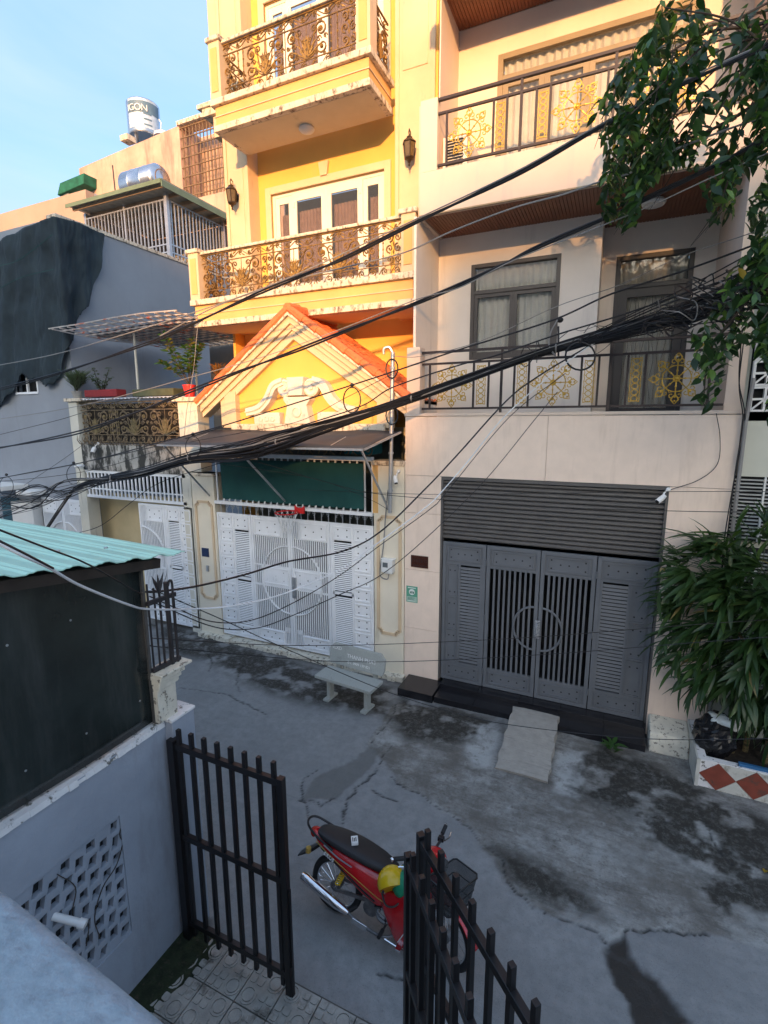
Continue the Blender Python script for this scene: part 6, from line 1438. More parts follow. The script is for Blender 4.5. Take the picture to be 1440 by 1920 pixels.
gr_ = T('green_corrugated_roof', 'pale mint corrugated metal roof sloping over the dark sheet, left', 'roof', (-4.5, 2.2, 3.4))
A = Vector((-2.97, 2.78, 3.40)); Bv = Vector((-2.97, -1.2, 3.40+.135*3.98)); sl_x = -.02
# corrugation runs along X; slope falls towards +Y
b = MB(); N_ = 190; rows_ = []
for i in range(N_+1):
    y = 2.78-3.98*i/N_; z = 3.40+.135*(2.78-y); ph_ = (i % 10)/10
    z += .018*(1 if ph_ < .25 else (0 if ph_ > .45 and ph_ < .9 else .5))
    rows_.append([(-2.97, y, z), (-5.0, y, z+.06), (-9.0, y, z+.18)])
b.loft(rows_, close=False); o_ = b.build('roof_sheet', m_roof, gr_); o_.modifiers.new('solid', 'SOLIDIFY').thickness = .006
for y in (2.60, 1.55, .5): MB().bar((-3.10,y,3.34+.135*(2.78-y)),(-8.5,y,3.34+.135*(2.78-y)+.16),.04,.05).build('purlin', m_iron, gr_)
MB().bar((-3.06,2.60,3.36),(-3.06,-1.2,3.36+.135*3.8),.05,.07).build('edge_beam', M('dark_brown_beam', (.035,.026,.02), .8, var=.3, vs=10), gr_)
for y in (2.4,2.1,1.75,1.45): inst(MB().lathe([(.014,0),(.014,.01),(0,.014)], (0,0,0), 8).mesh('roof_screw', m_steel), 'roof_screw', gr_, (-3.3-.25*(2.6-y), y, 3.425+.135*(2.78-y)+.012))
# house body under the green roof so it does not float
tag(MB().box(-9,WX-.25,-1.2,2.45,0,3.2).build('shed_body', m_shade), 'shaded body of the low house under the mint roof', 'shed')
# ledge at lower left: painted parapet edge of our own balcony
le = MB(); P1 = qz(-60,1600,3.62); P2 = qz(430,1990,3.62)
dL = Vector((P2.x-P1.x, P2.y-P1.y, 0)); Ll = dL.length; dL.normalize(); nL = Vector((dL.y, -dL.x, 0))
if nL.dot(Vector((0,-1,0))) < 0: nL = -nL
prof_ = [(0,-.28),(0,-.03),(.006,-.012),(.018,-.003),(.03,0),(.08,.004),(.35,.02),(.35,-.28)]
for i in range(25):
    t = -.8+ (Ll+1.6)*i/24
    for a, z in prof_: p = P1+dL*t+nL*a; le.v.append((p.x+.003*noise.noise(p*9), p.y, p.z+z+.003*noise.noise(p*14)))
n_ = len(prof_)
for i in range(24):
    for k in range(n_-1): a = i*n_+k; le.f.append((a,a+n_,a+n_+1,a+1))
m_ledge = M('pale_blue_painted_ledge', (.22,.29,.34), .5, var=.16, vs=14, bump=.6, bs=38, dirt=(.16,.215,.255), da=.46, dw=.22, ds=(26,40,26))
lo = le.build('balcony_ledge', m_ledge, smooth=True); tag(lo, 'pale blue painted rounded ledge close to the camera in the lower left corner', 'ledge')

# ================================================================ BLACK GATES
def black_leaf(name, label, A, B, hinge, n_, ztop=1.90, ztip=2.03, zb=.10, tips=True, back=False):
    t = T(name, label, 'gate', (A[0], A[1], 0), 'black bar gates at the entrance'); A = Vector((A[0],A[1],0)); B = Vector((B[0],B[1],0)); u = (B-A); Ln = u.length; u.normalize(); up = Vector((0,0,1))
    MB().bar(A+up*.03, A+up*(ztop+.03), .07 if hinge else .045, .07 if hinge else .045, u).build('stile', m_gblack, t, bevel=.003)
    MB().bar(B+up*(.0), B+up*(ztop+.02), .05, .05, u).build('stile', m_gblack, t, bevel=.003)
    for z in (ztop-.02, 1.06, .22): MB().bar(A+up*z, B+up*z, .040, .05).build('rail', m_gblack, t, bevel=.003)
    for k in range(n_):
        f = (k+.55)/n_; p = A+u*Ln*f
        MB().bar(p+up*zb, p+up*ztip, .031, .031, u).build('bar', m_gblack, t, bevel=.002)
    return t
L1 = black_leaf('black_gate_leaf', 'left black bar gate leaf standing by the lilac wall', (-3.02,2.56), (-1.98,2.56), True, 8)
MB().bar((-1.95,2.56,.0),(-1.95,2.56,1.0),.02,.02,(1,0,0)).tube([(-1.95,2.545,-.0),(-1.95,2.545,.32)], .008, 6).build('drop_bolt', m_gblack, L1)
L2 = black_leaf('black_gate_leaf', 'right black bar gate leaf nearest the motorcycle, cutting across its front', (-.90,2.50), (.16,1.52), False, 9)
L3 = black_leaf('black_gate_leaf', 'folded black bar gate leaf just in front of the right leaf, partly doubled behind it', (-.93,2.37), (-.16,1.46), False, 8, 1.86, 1.97)

# ================================================================ MOTORCYCLE
mc = T('motorcycle', 'red and black underbone motorcycle parked in the lane behind the gate', 'motorcycle', (0,0,0))
m_mred = M('glossy_red_bodywork', (.50,.006,.012), .22, var=.08, vs=2, spec=.6, coat=.6); m_chr = M('chrome', (.75,.75,.77), .12, metal=1, var=.05)
m_rub = M('tyre_rubber', (.018,.018,.019), .8, var=.2, vs=20); m_seat = M('black_vinyl', (.018,.018,.020), .5, var=.15, vs=6, bump=.1, bs=120); m_eng = M('engine_alloy', (.16,.16,.165), .5, metal=.5, var=.35, vs=20)
m_dst = M('gold_decal', (.42,.27,.06), .4, var=.1); m_amb = M('smoked_lens', (.40,.02,.01), .2, var=.1); m_wd = M('white_decal', (.7,.7,.7), .4)
def wheel(c, steer=0):
    c = Vector(c); Rm = Matrix.Rotation(steer, 3, 'Z')
    w = MB(); r0 = .255; N1 = 40
    tyre = MB(); vs_ = []
    for i in range(N1):
        a = 2*pi*i/N1
        for k in range(10):
            b_ = 2*pi*k/10; rr = r0+.036*math.cos(b_); tyre.v.append(tuple(c+Rm @ Vector((rr*math.cos(a), .036*math.sin(b_), rr*math.sin(a)))))
    for i in range(N1):
        for k in range(10): tyre.f.append((i*10+k, i*10+(k+1)%10, ((i+1)%N1)*10+(k+1)%10, ((i+1)%N1)*10+k))
    to = tyre.build('wheel', m_rub, mc, smooth=True)
    rim = MB(); pr = [(.232,-.022),(.215,-.018),(.208,0),(.215,.018),(.232,.022),(.228,.0)]
    for i in range(N1):
        a = 2*pi*i/N1
        for r_, y_ in pr: rim.v.append(tuple(c+Rm @ Vector((r_*math.cos(a), y_, r_*math.sin(a)))))
    for i in range(N1):
        for k in range(6): rim.f.append((i*6+k, i*6+(k+1)%6, ((i+1)%N1)*6+(k+1)%6, ((i+1)%N1)*6+k))
    rim.build('rim', m_chr, to, smooth=True)
    hb = MB(); RR = Rm @ Matrix(((1,0,0),(0,0,1),(0,-1,0))); hb.lathe([(.018,-.07),(.018,-.05),(.055,-.045),(.055,.045),(.018,.05),(.018,.07)], c, 16, RR); hb.build('hub', m_eng, to, smooth=True)
    sp_ = MB()
    for i in range(28):
        a = 2*pi*i/28; s = 1 if i % 2 else -1; a2 = a+s*.35
        sp_.tube([c+Rm @ Vector((.05*math.cos(a2), s*.035, .05*math.sin(a2))), c+Rm @ Vector((.212*math.cos(a), 0, .212*math.sin(a)))], .0022, 3)
    sp_.build('spokes', m_chr, to, kind='stuff')
    return to
ST = math.radians(-22)
wheel((-.60,0,.291)); wheel((.57,0,.291), ST)
def ring(x, w, z0, z1, n=12, sq=.8, yo=0):
    out = []
    for k in range(n):
        a = 2*pi*k/n; cx, sx = math.cos(a), math.sin(a)
        out.append(Vector((x, yo+w*math.copysign(abs(cx)**sq, cx), (z0+z1)/2+(z1-z0)/2*math.copysign(abs(sx)**sq, sx))))
    return out
MB().loft([ring(-.84,.045,.765,.80),ring(-.80,.10,.745,.815),ring(-.62,.14,.715,.82),ring(-.40,.155,.695,.805),ring(-.22,.145,.67,.775),ring(-.05,.115,.645,.745),ring(.08,.055,.62,.70),ring(.11,.02,.63,.66)]).build('seat', m_seat, mc, smooth=True, sub=1)
MB().loft([ring(-.90,.03,.74,.77),ring(-.86,.07,.70,.775),ring(-.70,.125,.63,.75),ring(-.50,.16,.50,.74),ring(-.30,.17,.38,.72),ring(-.12,.165,.30,.69),ring(.05,.13,.26,.62),ring(.14,.09,.26,.56)]).build('body_cowl', m_mred, mc, smooth=True, sub=1)
MB().loft([ring(-.94,.028,.70,.765),ring(-.905,.06,.685,.775),ring(-.86,.075,.69,.77)]).build('tail_light', m_amb, mc, smooth=True, sub=1)
# side stripe decals hugging the cowl
for s in (-1, 1):
    for (pts, mt, wd) in (([(-.80,.125,.735),(-.55,.165,.66),(-.30,.178,.58),(-.10,.175,.50),(.04,.150,.44)], m_dst, .005), ([(-.74,.130,.70),(-.50,.164,.61),(-.28,.177,.52),(-.10,.172,.44)], m_blk, .010), ([(-.70,.140,.745),(-.52,.165,.70),(-.36,.170,.67)], M('grey_decal', (.20,.20,.21), .35), .009)):
        MB().tube(cat_rom([(x, s*y, z) for x, y, z in pts], 5), wd, 4, flat=.4).build('side_decal', mt, mc)
# lower front cowl (leg shield wings, main red panels)
for s in (-1, 1):
    b = MB(); rows_ = []
    for (x, z0, z1, y) in ((-.03,.34,.56,.15),(.06,.20,.58,.190),(.16,.10,.64,.215),(.28,.13,.76,.235),(.36,.24,.85,.225),(.42,.42,.90,.180)):
        rows_.append([Vector((x+.05*(t-.5)**2, s*(y-.05*(2*t-1)**2), z0+(z1-z0)*t)) for t in [i/6 for i in range(7)]])
    b.loft(rows_, close=False); o_ = b.build('leg_shield', m_mred, mc, smooth=True, sub=1); o_.modifiers.new('solid', 'SOLIDIFY').thickness = .012
    MB().tube(cat_rom([(.18,s*.225,.22),(.29,s*.243,.45),(.34,s*.236,.65)], 5), .010, 4, flat=.5).build('shield_decal', m_wd if s < 0 else m_dst, mc)
MB().loft([ring(.10,.12,.30,.50),ring(.22,.15,.30,.58),ring(.32,.16,.42,.78),ring(.37,.14,.60,.86)]).build('inner_fairing', m_blk, mc, smooth=True, sub=1)
# front panel
MB().loft([ring(.36,.16,.52,.86),ring(.42,.15,.50,.88),ring(.47,.08,.56,.82)]).build('front_panel', m_mred, mc, smooth=True, sub=1)
# steering group, turned right
def SR(x, y, z): v = Matrix.Rotation(ST, 3, 'Z') @ Vector((x-.36, y, 0)); return Vector((v.x+.36, v.y, z))
b = MB(); b.loft([[SR(*v) for v in r] for r in (ring(.24,.05,.90,.96),ring(.30,.12,.88,1.00),ring(.38,.16,.86,1.02),ring(.46,.13,.86,1.0),ring(.52,.06,.88,.96))]); b.build('handlebar_cowl', m_mred, mc, smooth=True, sub=1)
MB().lathe([(.0,.03),(.075,.012),(.085,-.02)], SR(.505,0,.93), 18, Matrix.Rotation(ST,3,'Z') @ Matrix(((0,0,1),(1,0,0),(0,1,0)))).build('headlight', m_chr, mc, smooth=True)
for s in (-1, 1):
    MB().tube([SR(.33,s*.10,.955), SR(.31,s*.20,.985), SR(.27,s*.27,1.00)], .013, 8).build('handlebar', m_blk, mc, smooth=True)
    MB().tube([SR(.275,s*.26,1.0), SR(.23,s*.36,1.01)], .019, 10).build('grip', m_rub, mc, smooth=True)
    MB().ball(SR(.228,s*.365,1.01), .020, 8, 6).build('bar_end', m_chr, mc, smooth=True)
    MB().box(-.03,.03,-.025,.025,-.02,.02).build('switch_box', m_blk, mc, bevel=.006).location = SR(.30,s*.215,.985)
    MB().tube([SR(.34,s*.22,.985), SR(.33,s*.30,.975), SR(.30,s*.36,.985)], .006, 5).build('lever', m_chr, mc, smooth=True)
    # fork
    MB().tube([SR(.44,s*.07,.62), SR(.56,s*.075,.30)], .019, 10).build('fork_leg', m_chr, mc, smooth=True)
b = MB(); rows_ = []
for i in range(13):
    a = math.radians(165-150*i/12); rows_.append([ (lambda v: Vector((v.x+.57, v.y, v.z+.291)))(Matrix.Rotation(ST,3,'Z') @ Vector(((.315+.012*math.cos(y*18))*math.cos(a), y, (.315+.012*math.cos(y*18))*math.sin(a)))) for y in (-.065,-.055,-.03,0,.03,.055,.065)])
b.loft(rows_, close=False); o_ = b.build('front_fender', m_mred, mc, smooth=True); o_.modifiers.new('solid', 'SOLIDIFY').thickness = .006
# rear: mudguard flap, swing arm, shock, rack, exhaust, engine
MB().loft([ring(-.80,.06,.62,.68),ring(-.88,.06,.54,.60),ring(-1.0,.055,.46,.50),ring(-1.06,.05,.42,.45)]).build('rear_mudflap', m_blk, mc, smooth=True)
MB().lathe([(.0,.0),(.028,.0),(.028,.05),(0,.055)], (-.90,-.10,.57), 10).lathe([(.0,.0),(.028,.0),(.028,.05),(0,.055)], (-.90,.10,.57), 10).build('turn_signals', m_dst, mc, smooth=True, kind='stuff')
MB().tube(cat_rom([(-.60,-.13,.72),(-.80,-.115,.78),(-.93,-.075,.83),(-.97,0,.845),(-.93,.075,.83),(-.80,.115,.78),(-.60,.13,.72)], 6), .012, 8).build('grab_rail', m_blk, mc, smooth=True)
for s in (-1, 1):
    MB().bar((-.60,s*.075,.291),(-.12,s*.075,.34),.018,.035).build('swing_arm', m_eng, mc, bevel=.004)
    MB().tube([(-.56,s*.105,.33),(-.46,s*.115,.60)], .012, 8).build('shock_rod', m_chr, mc, smooth=True)
    sp_ = [(-.55+.085*t+.026*math.cos(t*2*pi*7)*0-.0, s*.105+.028*math.cos(t*2*pi*7), .37+.20*t+.028*math.sin(t*2*pi*7)*0) for t in [i/84 for i in range(85)]]
    sp_ = [Vector((-.54+.075*t, s*.108, .38+.19*t))+Vector((.026*math.cos(t*2*pi*7), .026*math.sin(t*2*pi*7), 0)) for t in [i/84 for i in range(85)]]
    MB().tube(sp_, .0065, 5).build('yellow_spring', M('yellow_spring_paint', (.65,.42,.02), .4), mc, smooth=True)
MB().tube(cat_rom([(.10,-.06,.30),(.12,-.14,.20),(.0,-.20,.17),(-.20,-.20,.19),(-.38,-.19,.235)], 6), .014, 10).build('exhaust_pipe', m_eng, mc, smooth=True)
MB().tube([(-.36,-.19,.23),(-.42,-.19,.245),(-.50,-.19,.265),(-.86,-.19,.375),(-.90,-.19,.385)], [.022,.036,.044,.048,.040], 16).build('muffler', m_chr, mc, smooth=True)
MB().tube([(-.885,-.1905,.381),(-.905,-.1905,.387)], .026, 12).build('muffler_tip', m_blk, mc, smooth=True)
MB().bar((-.30,-.225,.215),(-.14,-.225,.195),.010,.05).build('heat_shield', m_chr, mc, bevel=.004)
en_ = MB().tube([(-.02,-.115,.30),(-.02,.115,.30)], .095, 18).build('engine_case', m_eng, mc, smooth=True)
for k in range(7): MB().tube([(.09+k*.018,0,.285),(.098+k*.018,0,.285)], .062, 10).build('cooling_fin', m_eng, mc)
MB().tube([(.08,0,.285),(.26,0,.30)], .045, 10).build('cylinder', m_blk, mc, smooth=True)
MB().tube([(-.18,-.09,.27),(-.18,.09,.27)], .075, 14).build('gearbox', m_eng, mc, smooth=True)
MB().box(-.45,-.10,.085,.105,.25,.34).build('chain_case', m_blk, mc, bevel=.02)
MB().bar((.0,-.24,.20),(.0,.24,.20),.016).build('peg_bar', m_iron, mc)
for s in (-1, 1): MB().tube([(.0,s*.17,.205),(.0,s*.26,.205)], .018, 8).build('foot_peg', m_rub, mc, smooth=True)
MB().tube([(.10,-.17,.18),(.04,-.21,.17),(.18,-.21,.15)], .007, 5).box(.16,.21,-.24,-.19,.14,.16).build('brake_pedal', m_chr, mc, kind='stuff')
MB().tube([(-.02,.12,.20),(-.06,.26,.0+.02)], .010, 6).build('side_stand', m_iron, mc)
MB().tube([(-.30,-.14,.28),(-.34,-.20,.27)], .014, 6).build('rear_peg', m_rub, mc)
MB().tube(cat_rom([SR(.33,-.12,.95), (.42,-.10,.80), (.40,-.12,.60), (.20,-.12,.42), (.06,-.10,.36)], 6), .006, 5).tube(cat_rom([(-.12,-.11,.34),(-.06,-.13,.38),(.04,-.12,.40),(.10,-.06,.38)], 5), .008, 5).build('control_cables', m_blk, mc, smooth=True, kind='stuff')
MB().lathe([(.07,0),(.075,.01),(.05,.02),(0,.022)], (-.02,-.117,.30), 14, Matrix(((1,0,0),(0,0,-1),(0,1,0)))).build('engine_cover', m_chr, mc, smooth=True)
# chrome carrier hoop in the step-through
MB().tube(cat_rom([(.12,-.10,.50),(.05,-.135,.50),(-.06,-.12,.56),(-.08,0,.60),(-.06,.12,.56),(.05,.135,.50),(.12,.10,.50)], 5), .007, 6).tube(cat_rom([(.24,-.02,.80),(.16,-.07,.84),(.08,-.08,.78),(.06,-.07,.70)], 5), .008, 6).build('chrome_hoop', m_chr, mc, smooth=True, kind='stuff')
# front basket
bkt = MB(); bx0, bx1, bw, bz0, bz1 = .50, .78, .19, .70, .93
def BK(x, y, z): v = Matrix.Rotation(ST, 3, 'Z') @ Vector((x-.36, y, 0)); return Vector((v.x+.36, v.y, z))
cc = lambda z, g: [BK(bx0+.02+g, -bw+g, z), BK(bx1-.03-g, -bw+g, z), BK(bx1-g, -bw+.04+g, z), BK(bx1-g, bw-.04-g, z), BK(bx1-.03-g, bw-g, z), BK(bx0+.02+g, bw-g, z), BK(bx0+g, bw-.03-g, z), BK(bx0+g, -bw+.03+g, z)]
bks = MB().tube(cc(bz1, 0), .008, 6, closed=True).tube(cc((bz0+bz1)/2, .015), .004, 4, closed=True).tube(cc(bz0, .03), .006, 5, closed=True).build('basket_frame', m_blk, mc, smooth=True, kind='stuff')
bm2 = MB(); bm2.loft([cc(bz1-.005,.002), cc(bz0,.032)], caps=False); n0 = len(bm2.v); bm2.v += [tuple(v) for v in cc(bz0,.032)]; bm2.f.append(tuple(range(n0, n0+8)))
bm2.build('basket_mesh', M('basket_mesh_grey', (.03,.032,.034), .5, var=.2, alpha=.72), mc)
text('lettering', 'SIRIUS', .045, m_wd, mc, (-.68,-.172,.68), (1,-.05,-.30), (.3,.10,1), .004)
# whole machine leans on its stand, heading along the lane
mc.matrix_world = Matrix.Translation((-1.47,3.30,.004)) @ Matrix.Rotation(math.radians(-1.5),4,'Z') @ Matrix.Rotation(math.radians(-8),4,'X') @ Matrix.Scale(.90,4)
def MW(x, y, z): return mc.matrix_world @ Vector((x, y, z))
# helmet hanging in the step-through
hl = T('helmet', 'yellow half helmet with a green patch hanging in the step-through of the motorcycle', 'helmet', MW(.05,-.13,.66))
c = MW(.05,-.13,.66); 
hm = MB(); prof_h = [(math.sin(t)*.125, -math.cos(t)*.125) for t in [pi*.0+i*pi*.62/10 for i in range(11)]]
RH = Matrix.Rotation(2.2, 3, 'X') @ Matrix.Rotation(.5, 3, 'Y')
hm.lathe([(r, z) for r, z in prof_h], c, 24, RH); ho = hm.build('shell', M('yellow_helmet', (.62,.42,.01), .25, var=.04, coat=.4), hl, smooth=True); ho.modifiers.new('solid', 'SOLIDIFY').thickness = .012
gp_ = MB().ball(c+Vector((.085,.02,.0)), .105, 18, 12, (.8,.9,1.0)).build('green_bag', M('green_cloth', (.01,.22,.11), .6, var=.2, vs=20), hl, smooth=True)
MB().tube(cat_rom([c+Vector((-.05,-.10,-.02)), c+Vector((.0,-.13,-.09)), c+Vector((.07,-.10,-.10)), c+Vector((.12,-.02,-.06))], 5), .008, 5).build('strap', m_blk, hl, smooth=True)
MB().ball(c+Vector((-.03,-.118,.01)), .012, 8, 5).build('strap_stud', m_blk, hl)
# pack on the seat
pk = T('cigarette_pack', 'small white printed pack lying on the motorcycle seat', 'pack', MW(-.42,-.02,.80))
b = MB().box(-.030,.030,-.045,.045,0,.028); R_ = Matrix.Rotation(.55,3,'Z') @ Matrix.Rotation(math.radians(-8),3,'X'); cpk = MW(-.42,-.02,.803)
b.v = [tuple(cpk+R_ @ Vector(v)) for v in b.v]; b.build('box', m_white, pk, bevel=.002)
for k in range(3):
    b = MB().box(-.020+k*.014,-.012+k*.014,-.030,.022-.008*(k % 2),.0285,.0295); b.v = [tuple(cpk+R_ @ Vector(v)) for v in b.v]; b.build('printed_mark', m_blk, pk)

# ================================================================ OVERHEAD CABLES
random.seed(5)
def strand(pts, r, mat, name, parent=None, n=5, sub=7, jit=0):
    P3 = [q(px, py, Y) for px, py, Y in pts]
    return MB().tube(cat_rom(P3, sub), r, n).build(name, mat, parent, smooth=True)
def cable(label, pts, r=.011, mat=None, cat='cable', twin=0, name='overhead_cable'):
    t = None
    if twin:
        t = T(name, label, cat, q(*pts[len(pts)//2]))
        for k in range(twin):
            a = 2*pi*k/twin; strand([(x+2.2*math.cos(a+i*1.6), y+2.6*math.sin(a+i*1.6), Y) for i, (x, y, Y) in enumerate(pts)], r, mat or m_cable, 'strand', t)
        return t
    o = strand(pts, r, mat or m_cable, name); tag(o, label, cat); return o
def YY(P, y0, y1):
    n = len(P); return [(x, y, y0+(y1-y0)*i/(n-1)) for i, (x, y) in enumerate(P)]
cable('thick twisted black cable from the upper right corner across the lower yellow balcony',
      YY([(1500,50),(1440,85),(1284,156),(1179,211),(1101,252),(963,330),(780,417),(650,482),(583,510),(480,552),(340,617),(267,647),(100,703),(-30,737)], 5.3, 6.3), .014, twin=2)
cable('pale weathered cable running just above the thick twisted one to the left edge', YY([(1500,42),(1440,79),(1284,150),(1101,247),(963,324),(780,411),(583,503),(480,545),(360,587),(213,633),(100,665),(-30,690)], 5.35, 6.25), .008, m_cableg)
cable('wavy grey white cable crossing the pink house below its upper balcony', YY([(1500,185),(1440,215),(1325,257),(1238,293),(1180,325),(1124,341),(1055,365),(963,390),(849,433),(757,474),(652,500),(548,526),(409,573),(300,630)], 5.5, 6.2), .009, m_cableg)
cable('thick black pair of cables sagging from the right edge over the gable', YY([(1500,225),(1440,257),(1330,316),(1215,371),(1137,408),(1009,463),(917,509),(802,560),(665,614),(557,657),(448,697),(340,740),(211,790),(121,817),(-30,845)], 5.6, 6.2), .014, twin=2)
cable('thin white cable below the thick black pair at the upper right', YY([(1500,262),(1440,287),(1330,335),(1215,388),(1101,434),(963,488),(860,540),(780,562),(629,621),(484,672),(340,712),(272,731),(181,754),(91,772),(-30,790)], 5.55, 6.1), .006, m_cableg)
cable('black cable passing the window of the pink house and the coil ring before the gable', YY([(1500,430),(1440,450),(1279,509),(1147,551),(1043,598),(925,636),(860,656),(737,697),(654,724),(557,755),(412,800),(302,829),(151,868),(-30,902)], 5.9, 6.2), .010)
cable('thin grey cable drawn across the first floor window to the pole', YY([(1500,400),(1400,440),(1280,480),(1160,535),(1043,575),(900,640),(790,668),(738,668)], 5.9, 7.25), .005, m_cableg)
cable('black cable hanging above the main bundle into its left part', YY([(1500,490),(1440,500),(1300,545),(1161,592),(1043,628),(925,668),(860,685),(737,726),(676,762),(560,800),(420,845)], 6.0, 6.25), .009)
cable('thin cable from the pole down across the awning to the far left', YY([(738,700),(650,745),(560,790),(450,812),(330,835),(200,875),(100,893),(-30,905)], 7.2, 6.1), .005)
# main bundle
bd = T('cable_bundle', 'thick tangled bundle of black utility cables sagging across the whole lane', 'cable bundle', q(700,770,6.6))
cen = [(1520,505,6.0),(1440,535,6.1),(1360,560,6.3),(1279,590,6.5),(1161,622,6.9),(1043,652,7.2),(949,683,7.05),(854,717,6.9),(773,746,6.6),(701,771,6.4),(593,805,6.3),(520,828,6.28),(448,846,6.25),(356,858,6.25),(272,884,6.3),(211,896,6.4),(157,908,6.6),(136,922,6.7),(110,958,6.5),(82,1000,6.3)]
spr = [62,54,42,32,20,11,10,12,12,12,20,26,24,14,12,10,5,6,7,6]
for k in range(40):
    ph = U(0,2*pi); f = U(.3,1); pts = []; ofs = U(-1,1)
    for i, (x, y, Y) in enumerate(cen):
        o = (ofs*.75+.35*math.sin(ph+i*f))*spr[i]*.75
        pts.append((x, y+o, Y+.04*math.sin(ph*2+i*.9)))
    a = 0 if k < 32 else random.randint(0, 2); b = len(pts) if k % 3 else len(pts)-4
    P3 = pts[a:b]
    if b < len(pts): P3 += [(120, 893+U(0,45), 6.6), (60, 905+U(0,50), 6.5), (-30, 915+U(0,70), 6.4)]
    strand(P3, random.choice((.006,.008,.010,.012)), random.choices((m_cable, m_cableg), (12,1))[0], 'strand', bd, n=5, sub=5)
for i in range(1, len(cen)-1):
    x, y, Y = cen[i]
    if i in (5, 8, 11, 13, 15):
        c = q(x, y, Y); MB().tube([c+Vector((.0,.055*math.cos(t),.055*math.sin(t))) for t in [2*pi*k/12 for k in range(12)]], .012, 5, closed=True).build('tie_wrap', m_cableg, bd)
# tangle around the hook
for k in range(24):
    x0 = U(960,1400); y0_ = 655-(x0-1040)*.22+U(-22,18); L_ = U(30,90)
    P_ = [(x0+L_*t+U(-6,6), y0_-L_*t*.25+U(-12,12), U(6.7,7.2) if x0 < 1150 else U(6.2,6.7)) for t in (0,.25,.5,.75,1)]
    strand(P_, U(.004,.008), m_cable, 'loose_loop', bd, n=4)
tg = T('cable_tangle', 'messy knot of thin cables and tape where the bundle meets the tree at the right', 'cable tangle', q(1370,560,6.0))
for k in range(32):
    x0 = U(1230,1470); y0_ = 590-(x0-1280)*.32+U(-35,30)
    strand([(x0+35*math.cos(a+k)+U(-14,14), y0_+16*math.sin(a*1.3+k)+U(-10,10), 5.9+U(-.15,.15)) for a in (0,1,2,3,4,5)], U(.004,.009), random.choices((m_cable, m_cableg, m_cablew), (14,1,.35))[0], 'loose_wire', tg, n=4)
for k in range(9):
    y0_ = 455+k*17
    cable(('first','second','third','fourth','fifth','sixth','seventh','eighth','ninth')[k]+' from top of nine black cables fanning to the right edge', [(1520,y0_-22+U(-6,6),5.9),(1440,y0_+U(-4,4),6.0),(1320,y0_+(600-y0_)*.38+12,6.3),(1200,y0_+(630-y0_)*.72,6.7),(1060,652+U(-8,8),7.1)], U(.006,.010)).__setitem__('group', 'cables fanning out to the right edge')
# service drops
cable('black service cable dropping from the bundle across the white gates to the left grille', [(1105,648,7.1),(1010,705,6.9),(949,752,6.7),(860,850,6.3),(800,914,6.0),(713,997,5.4),(641,1034,4.8),(540,1053,4.2),(461,1077,3.7),(370,1099,3.1),(300,1109,2.75),(272,1110,2.66)], .010)
cable('long white cable sweeping down over the white gate and across the dark sheet', [(1200,600,6.9),(1120,640,7.0),(1050,690,6.9),(949,778,6.6),(880,862,6.2),(831,919,5.9),(800,950,5.7),(713,1015,5.1),(641,1066,4.5),(533,1113,3.7),(442,1135,3.1),(360,1142,2.7),(280,1142,2.25),(242,1134,2.0),(151,1098,1.65),(91,1064,1.45),(40,1041,1.33),(-30,1005,1.22)], .0075, m_cablew)
cable('thin black cable doubling the white sweeping one below it', [(1060,700,6.9),(955,782,6.6),(838,922,5.9),(806,955,5.7),(713,1022,5.1),(641,1076,4.5),(560,1125,3.9),(475,1162,3.4),(400,1166,3.0),(330,1140,2.75),(280,1118,2.6)], .005)
cable('thin black wire curving from the railing hook to the ground end of the white gate', [(1045,735,7.2),(1000,790,6.8),(910,900,6.2),(800,1008,5.4),(713,1079,4.8),(641,1113,4.3),(551,1153,3.8),(479,1178,3.4),(400,1175,3.1),(290,1130,2.7)], .005)
cable('black cable along the far left edge of the mint roof', [(-30,980,1.20),(0,994,1.25),(91,1029,1.45),(169,1060,1.75),(257,1110,2.35),(272,1112,2.6)], .005)
cable('black and grey cable lying over the mint roof beside the white one', [(-30,1000,1.2),(0,1015,1.24),(50,1040,1.32),(100,1066,1.45)], .006)
cable('thin wire stretched level from the green screen to the garage camera', [(340,852,6.3),(459,861,6.5),(593,899,6.8),(701,925,7.0),(860,939,7.0),(1000,950,7.0),(1300,959,6.9),(1500,960,6.8)], .005)
cable('upper thin level wire across the top of the garage shutter', [(560,918,7.1),(701,924,7.1),(860,927,7.1),(1240,922,7.1),(1500,922,7.0)], .004)
cable('lower wire stretched level across the garage gate', [(285,1196,2.7),(309,1198,2.8),(497,1209,3.8),(640,1210,4.6),(800,1205,5.2),(1012,1194,5.8),(1290,1172,6.3),(1500,1158,6.4)], .004)
cable('lowest level wire running to the right past the garage gate foot', [(285,1210,2.7),(311,1214,2.8),(605,1239,4.4),(800,1239,5.0),(1051,1225,5.6),(1300,1205,5.9),(1500,1190,6.0)], .004)
cable('thin wire falling over the bench to the black steps and on to the planter', [(285,1105,2.7),(302,1112,2.8),(424,1165,3.6),(533,1215,4.4),(713,1292,5.8),(830,1330,6.3),(950,1358,6.3),(1210,1385,6.3),(1500,1384,6.3)], .005)
cable('thin wire at the far left crossing the grey wall', [(-30,822,6.3),(100,790,6.4),(151,775,6.6),(240,748,6.9),(340,740,7.3)], .005)
cable('very thin wire rising from the terrace scrollwork to the lattice', [(45,910,6.5),(120,860,6.8),(180,815,7.2)], .004)
cable('loose camera cable curving down the right of the pink parapet', [(1343,775,7.38),(1350,820,7.38),(1345,870,7.38),(1310,900,7.38),(1258,918,7.35)], .005)
cable('vertical black cables hanging down the right edge column of the pink house', [(1392,640,7.2),(1386,720,7.3),(1395,790,7.35),(1378,890,7.35),(1362,1000,7.3),(1352,1080,7.3)], .007, twin=2)
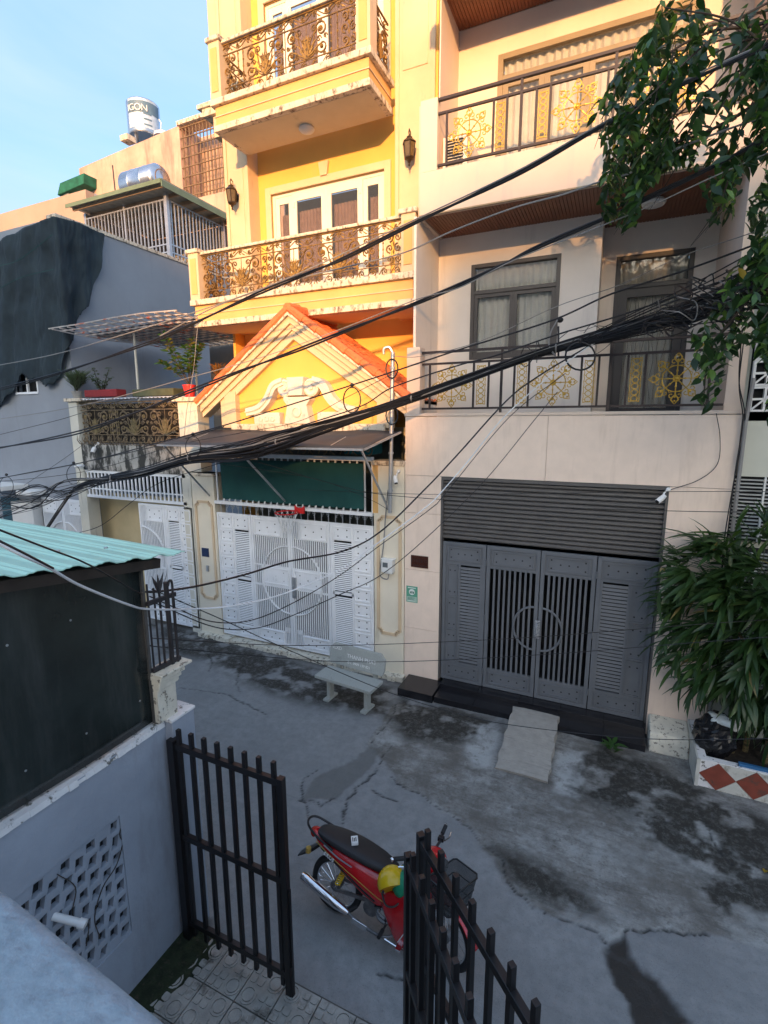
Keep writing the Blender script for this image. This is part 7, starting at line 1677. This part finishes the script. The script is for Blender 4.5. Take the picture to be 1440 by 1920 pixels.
cable('thin rope hanging beside the lower balcony down to the red pot', [(372,598,7.6),(368,640,7.5),(362,700,7.4),(350,770,7.3),(345,830,7.3)], .006, m_cableg)
cable('thin wire from the awning corner to the electricity meter', [(340,862,6.3),(430,872,6.5),(590,898,6.9),(690,935,7.2),(735,960,7.3)], .004)
cable('wire drooping left from the awning corner over the terrace grille', [(420,866,6.3),(300,905,6.4),(242,945,6.3),(190,985,6.2),(139,1001,6.0),(100,1010,5.8)], .006)
cable('upper left black cable pair ending at the pier insulator', [(-30,903,6.2),(60,885,6.4),(139,871,6.9),(151,868,7.2),(300,835,7.0),(420,800,6.5)], .009)
for k, yv in enumerate((938, 950, 962, 972)):
    cable(('highest','second highest','second lowest','lowest')[k]+' thin wire sagging to the left edge above the mint roof', [(150,905+k*2,6.6),(90,918+k*9,6.5),(40,928+k*11,6.4),(-30,yv,6.3)], .005)
# rings and hooks on the bundle
hk_ = T('cable_hook', 'steel hook post with white tape holding the bundle to the pink balcony railing', 'hook', q(1045,650,7.3))
MB().tube([q(1047,668,7.3), q(1047,612,7.3)], .014, 6).build('hook_rod', m_iron, hk_); MB().ball(q(1050,600,7.3), .045, 8, 6, (1,1,.8)).build('insulator', m_blk, hk_, smooth=True)
MB().tube(cat_rom([q(1045,600,7.25), q(1032,625,7.2), q(1030,650,7.2), q(1042,668,7.15)], 5), .016, 6, flat=.5).build('white_tape', m_cableg, hk_, smooth=True)
def ringo(label, cx, cy, rx, ry, Y, r=.010):
    t = T('cable_ring', label, 'cable coil', q(cx, cy, Y)); MB().tube([q(cx+rx*math.cos(a), cy+ry*math.sin(a), Y) for a in [2*pi*k/20 for k in range(20)]], r, 5, closed=True).build('loop', m_cable, t, smooth=True)
    MB().ball(q(cx, cy-ry-4, Y), .03, 8, 6).build('clip', m_iron, t, smooth=True); return t
ringo('oval steel ring hanging on the bundle before the gable ornament', 660, 750, 16, 24, 6.4)
ringo('small wire ring at the awning left corner', 362, 838, 14, 20, 6.2, .007); ringo('wire ring near the pier insulator at the left', 138, 890, 13, 18, 6.7, .006)
ringo('black cable loop drooping under the bundle beside the hook', 1088, 668, 28, 26, 6.95, .012); ringo('wire ring at the far left edge', 12, 912, 13, 18, 6.3, .006)
ins = T('pier_insulator', 'white insulator on the left pier carrying the incoming cables', 'insulator', q(147,873,7.3)); MB().tube([q(141,875,7.3), q(156,873,7.3)], .03, 10).build('body', m_white, ins, smooth=True)

# ================================================================ CAMERA-SIDE HOUSE AND ADDED SUN BLOCKERS BEHIND THE VIEWPOINT (they shade the lane)
hb_ = T('opposite_house', 'house on the near side of the lane whose upper balcony the photo is taken from', 'house', (0, -3, 0))
MB().box(-3.2,5,-7,-.9,0,3.55).build('walls', m_whitewall, hb_)
for nm, lb, d in (('sun_blocker', 'added unseen slab far behind the viewpoint that blocks the sun, the lowest of three', (12.95, 18.75, 18.3)), ('sun_blocker', 'wide added slab far behind the viewpoint on the right that blocks the sun', (18.8, 60, 22.0)), ('sun_blocker', 'tall added slab far behind the viewpoint on the left that blocks the sun', (-45, 12.9, 23.9))):  # thin slabs added out of view to cast the shade lines on the facades
    t = T(nm, lb, 'sun blocker', ((d[0]+d[1])/2, -60.7, 0)); MB().box(d[0], d[1], -61.5, -60, 0, d[2]).build('walls', m_cream, t)
    MB().box(d[0], d[1], -61.5, -59.9, d[2], d[2]+.15).build('roof_slab', m_conc, t)
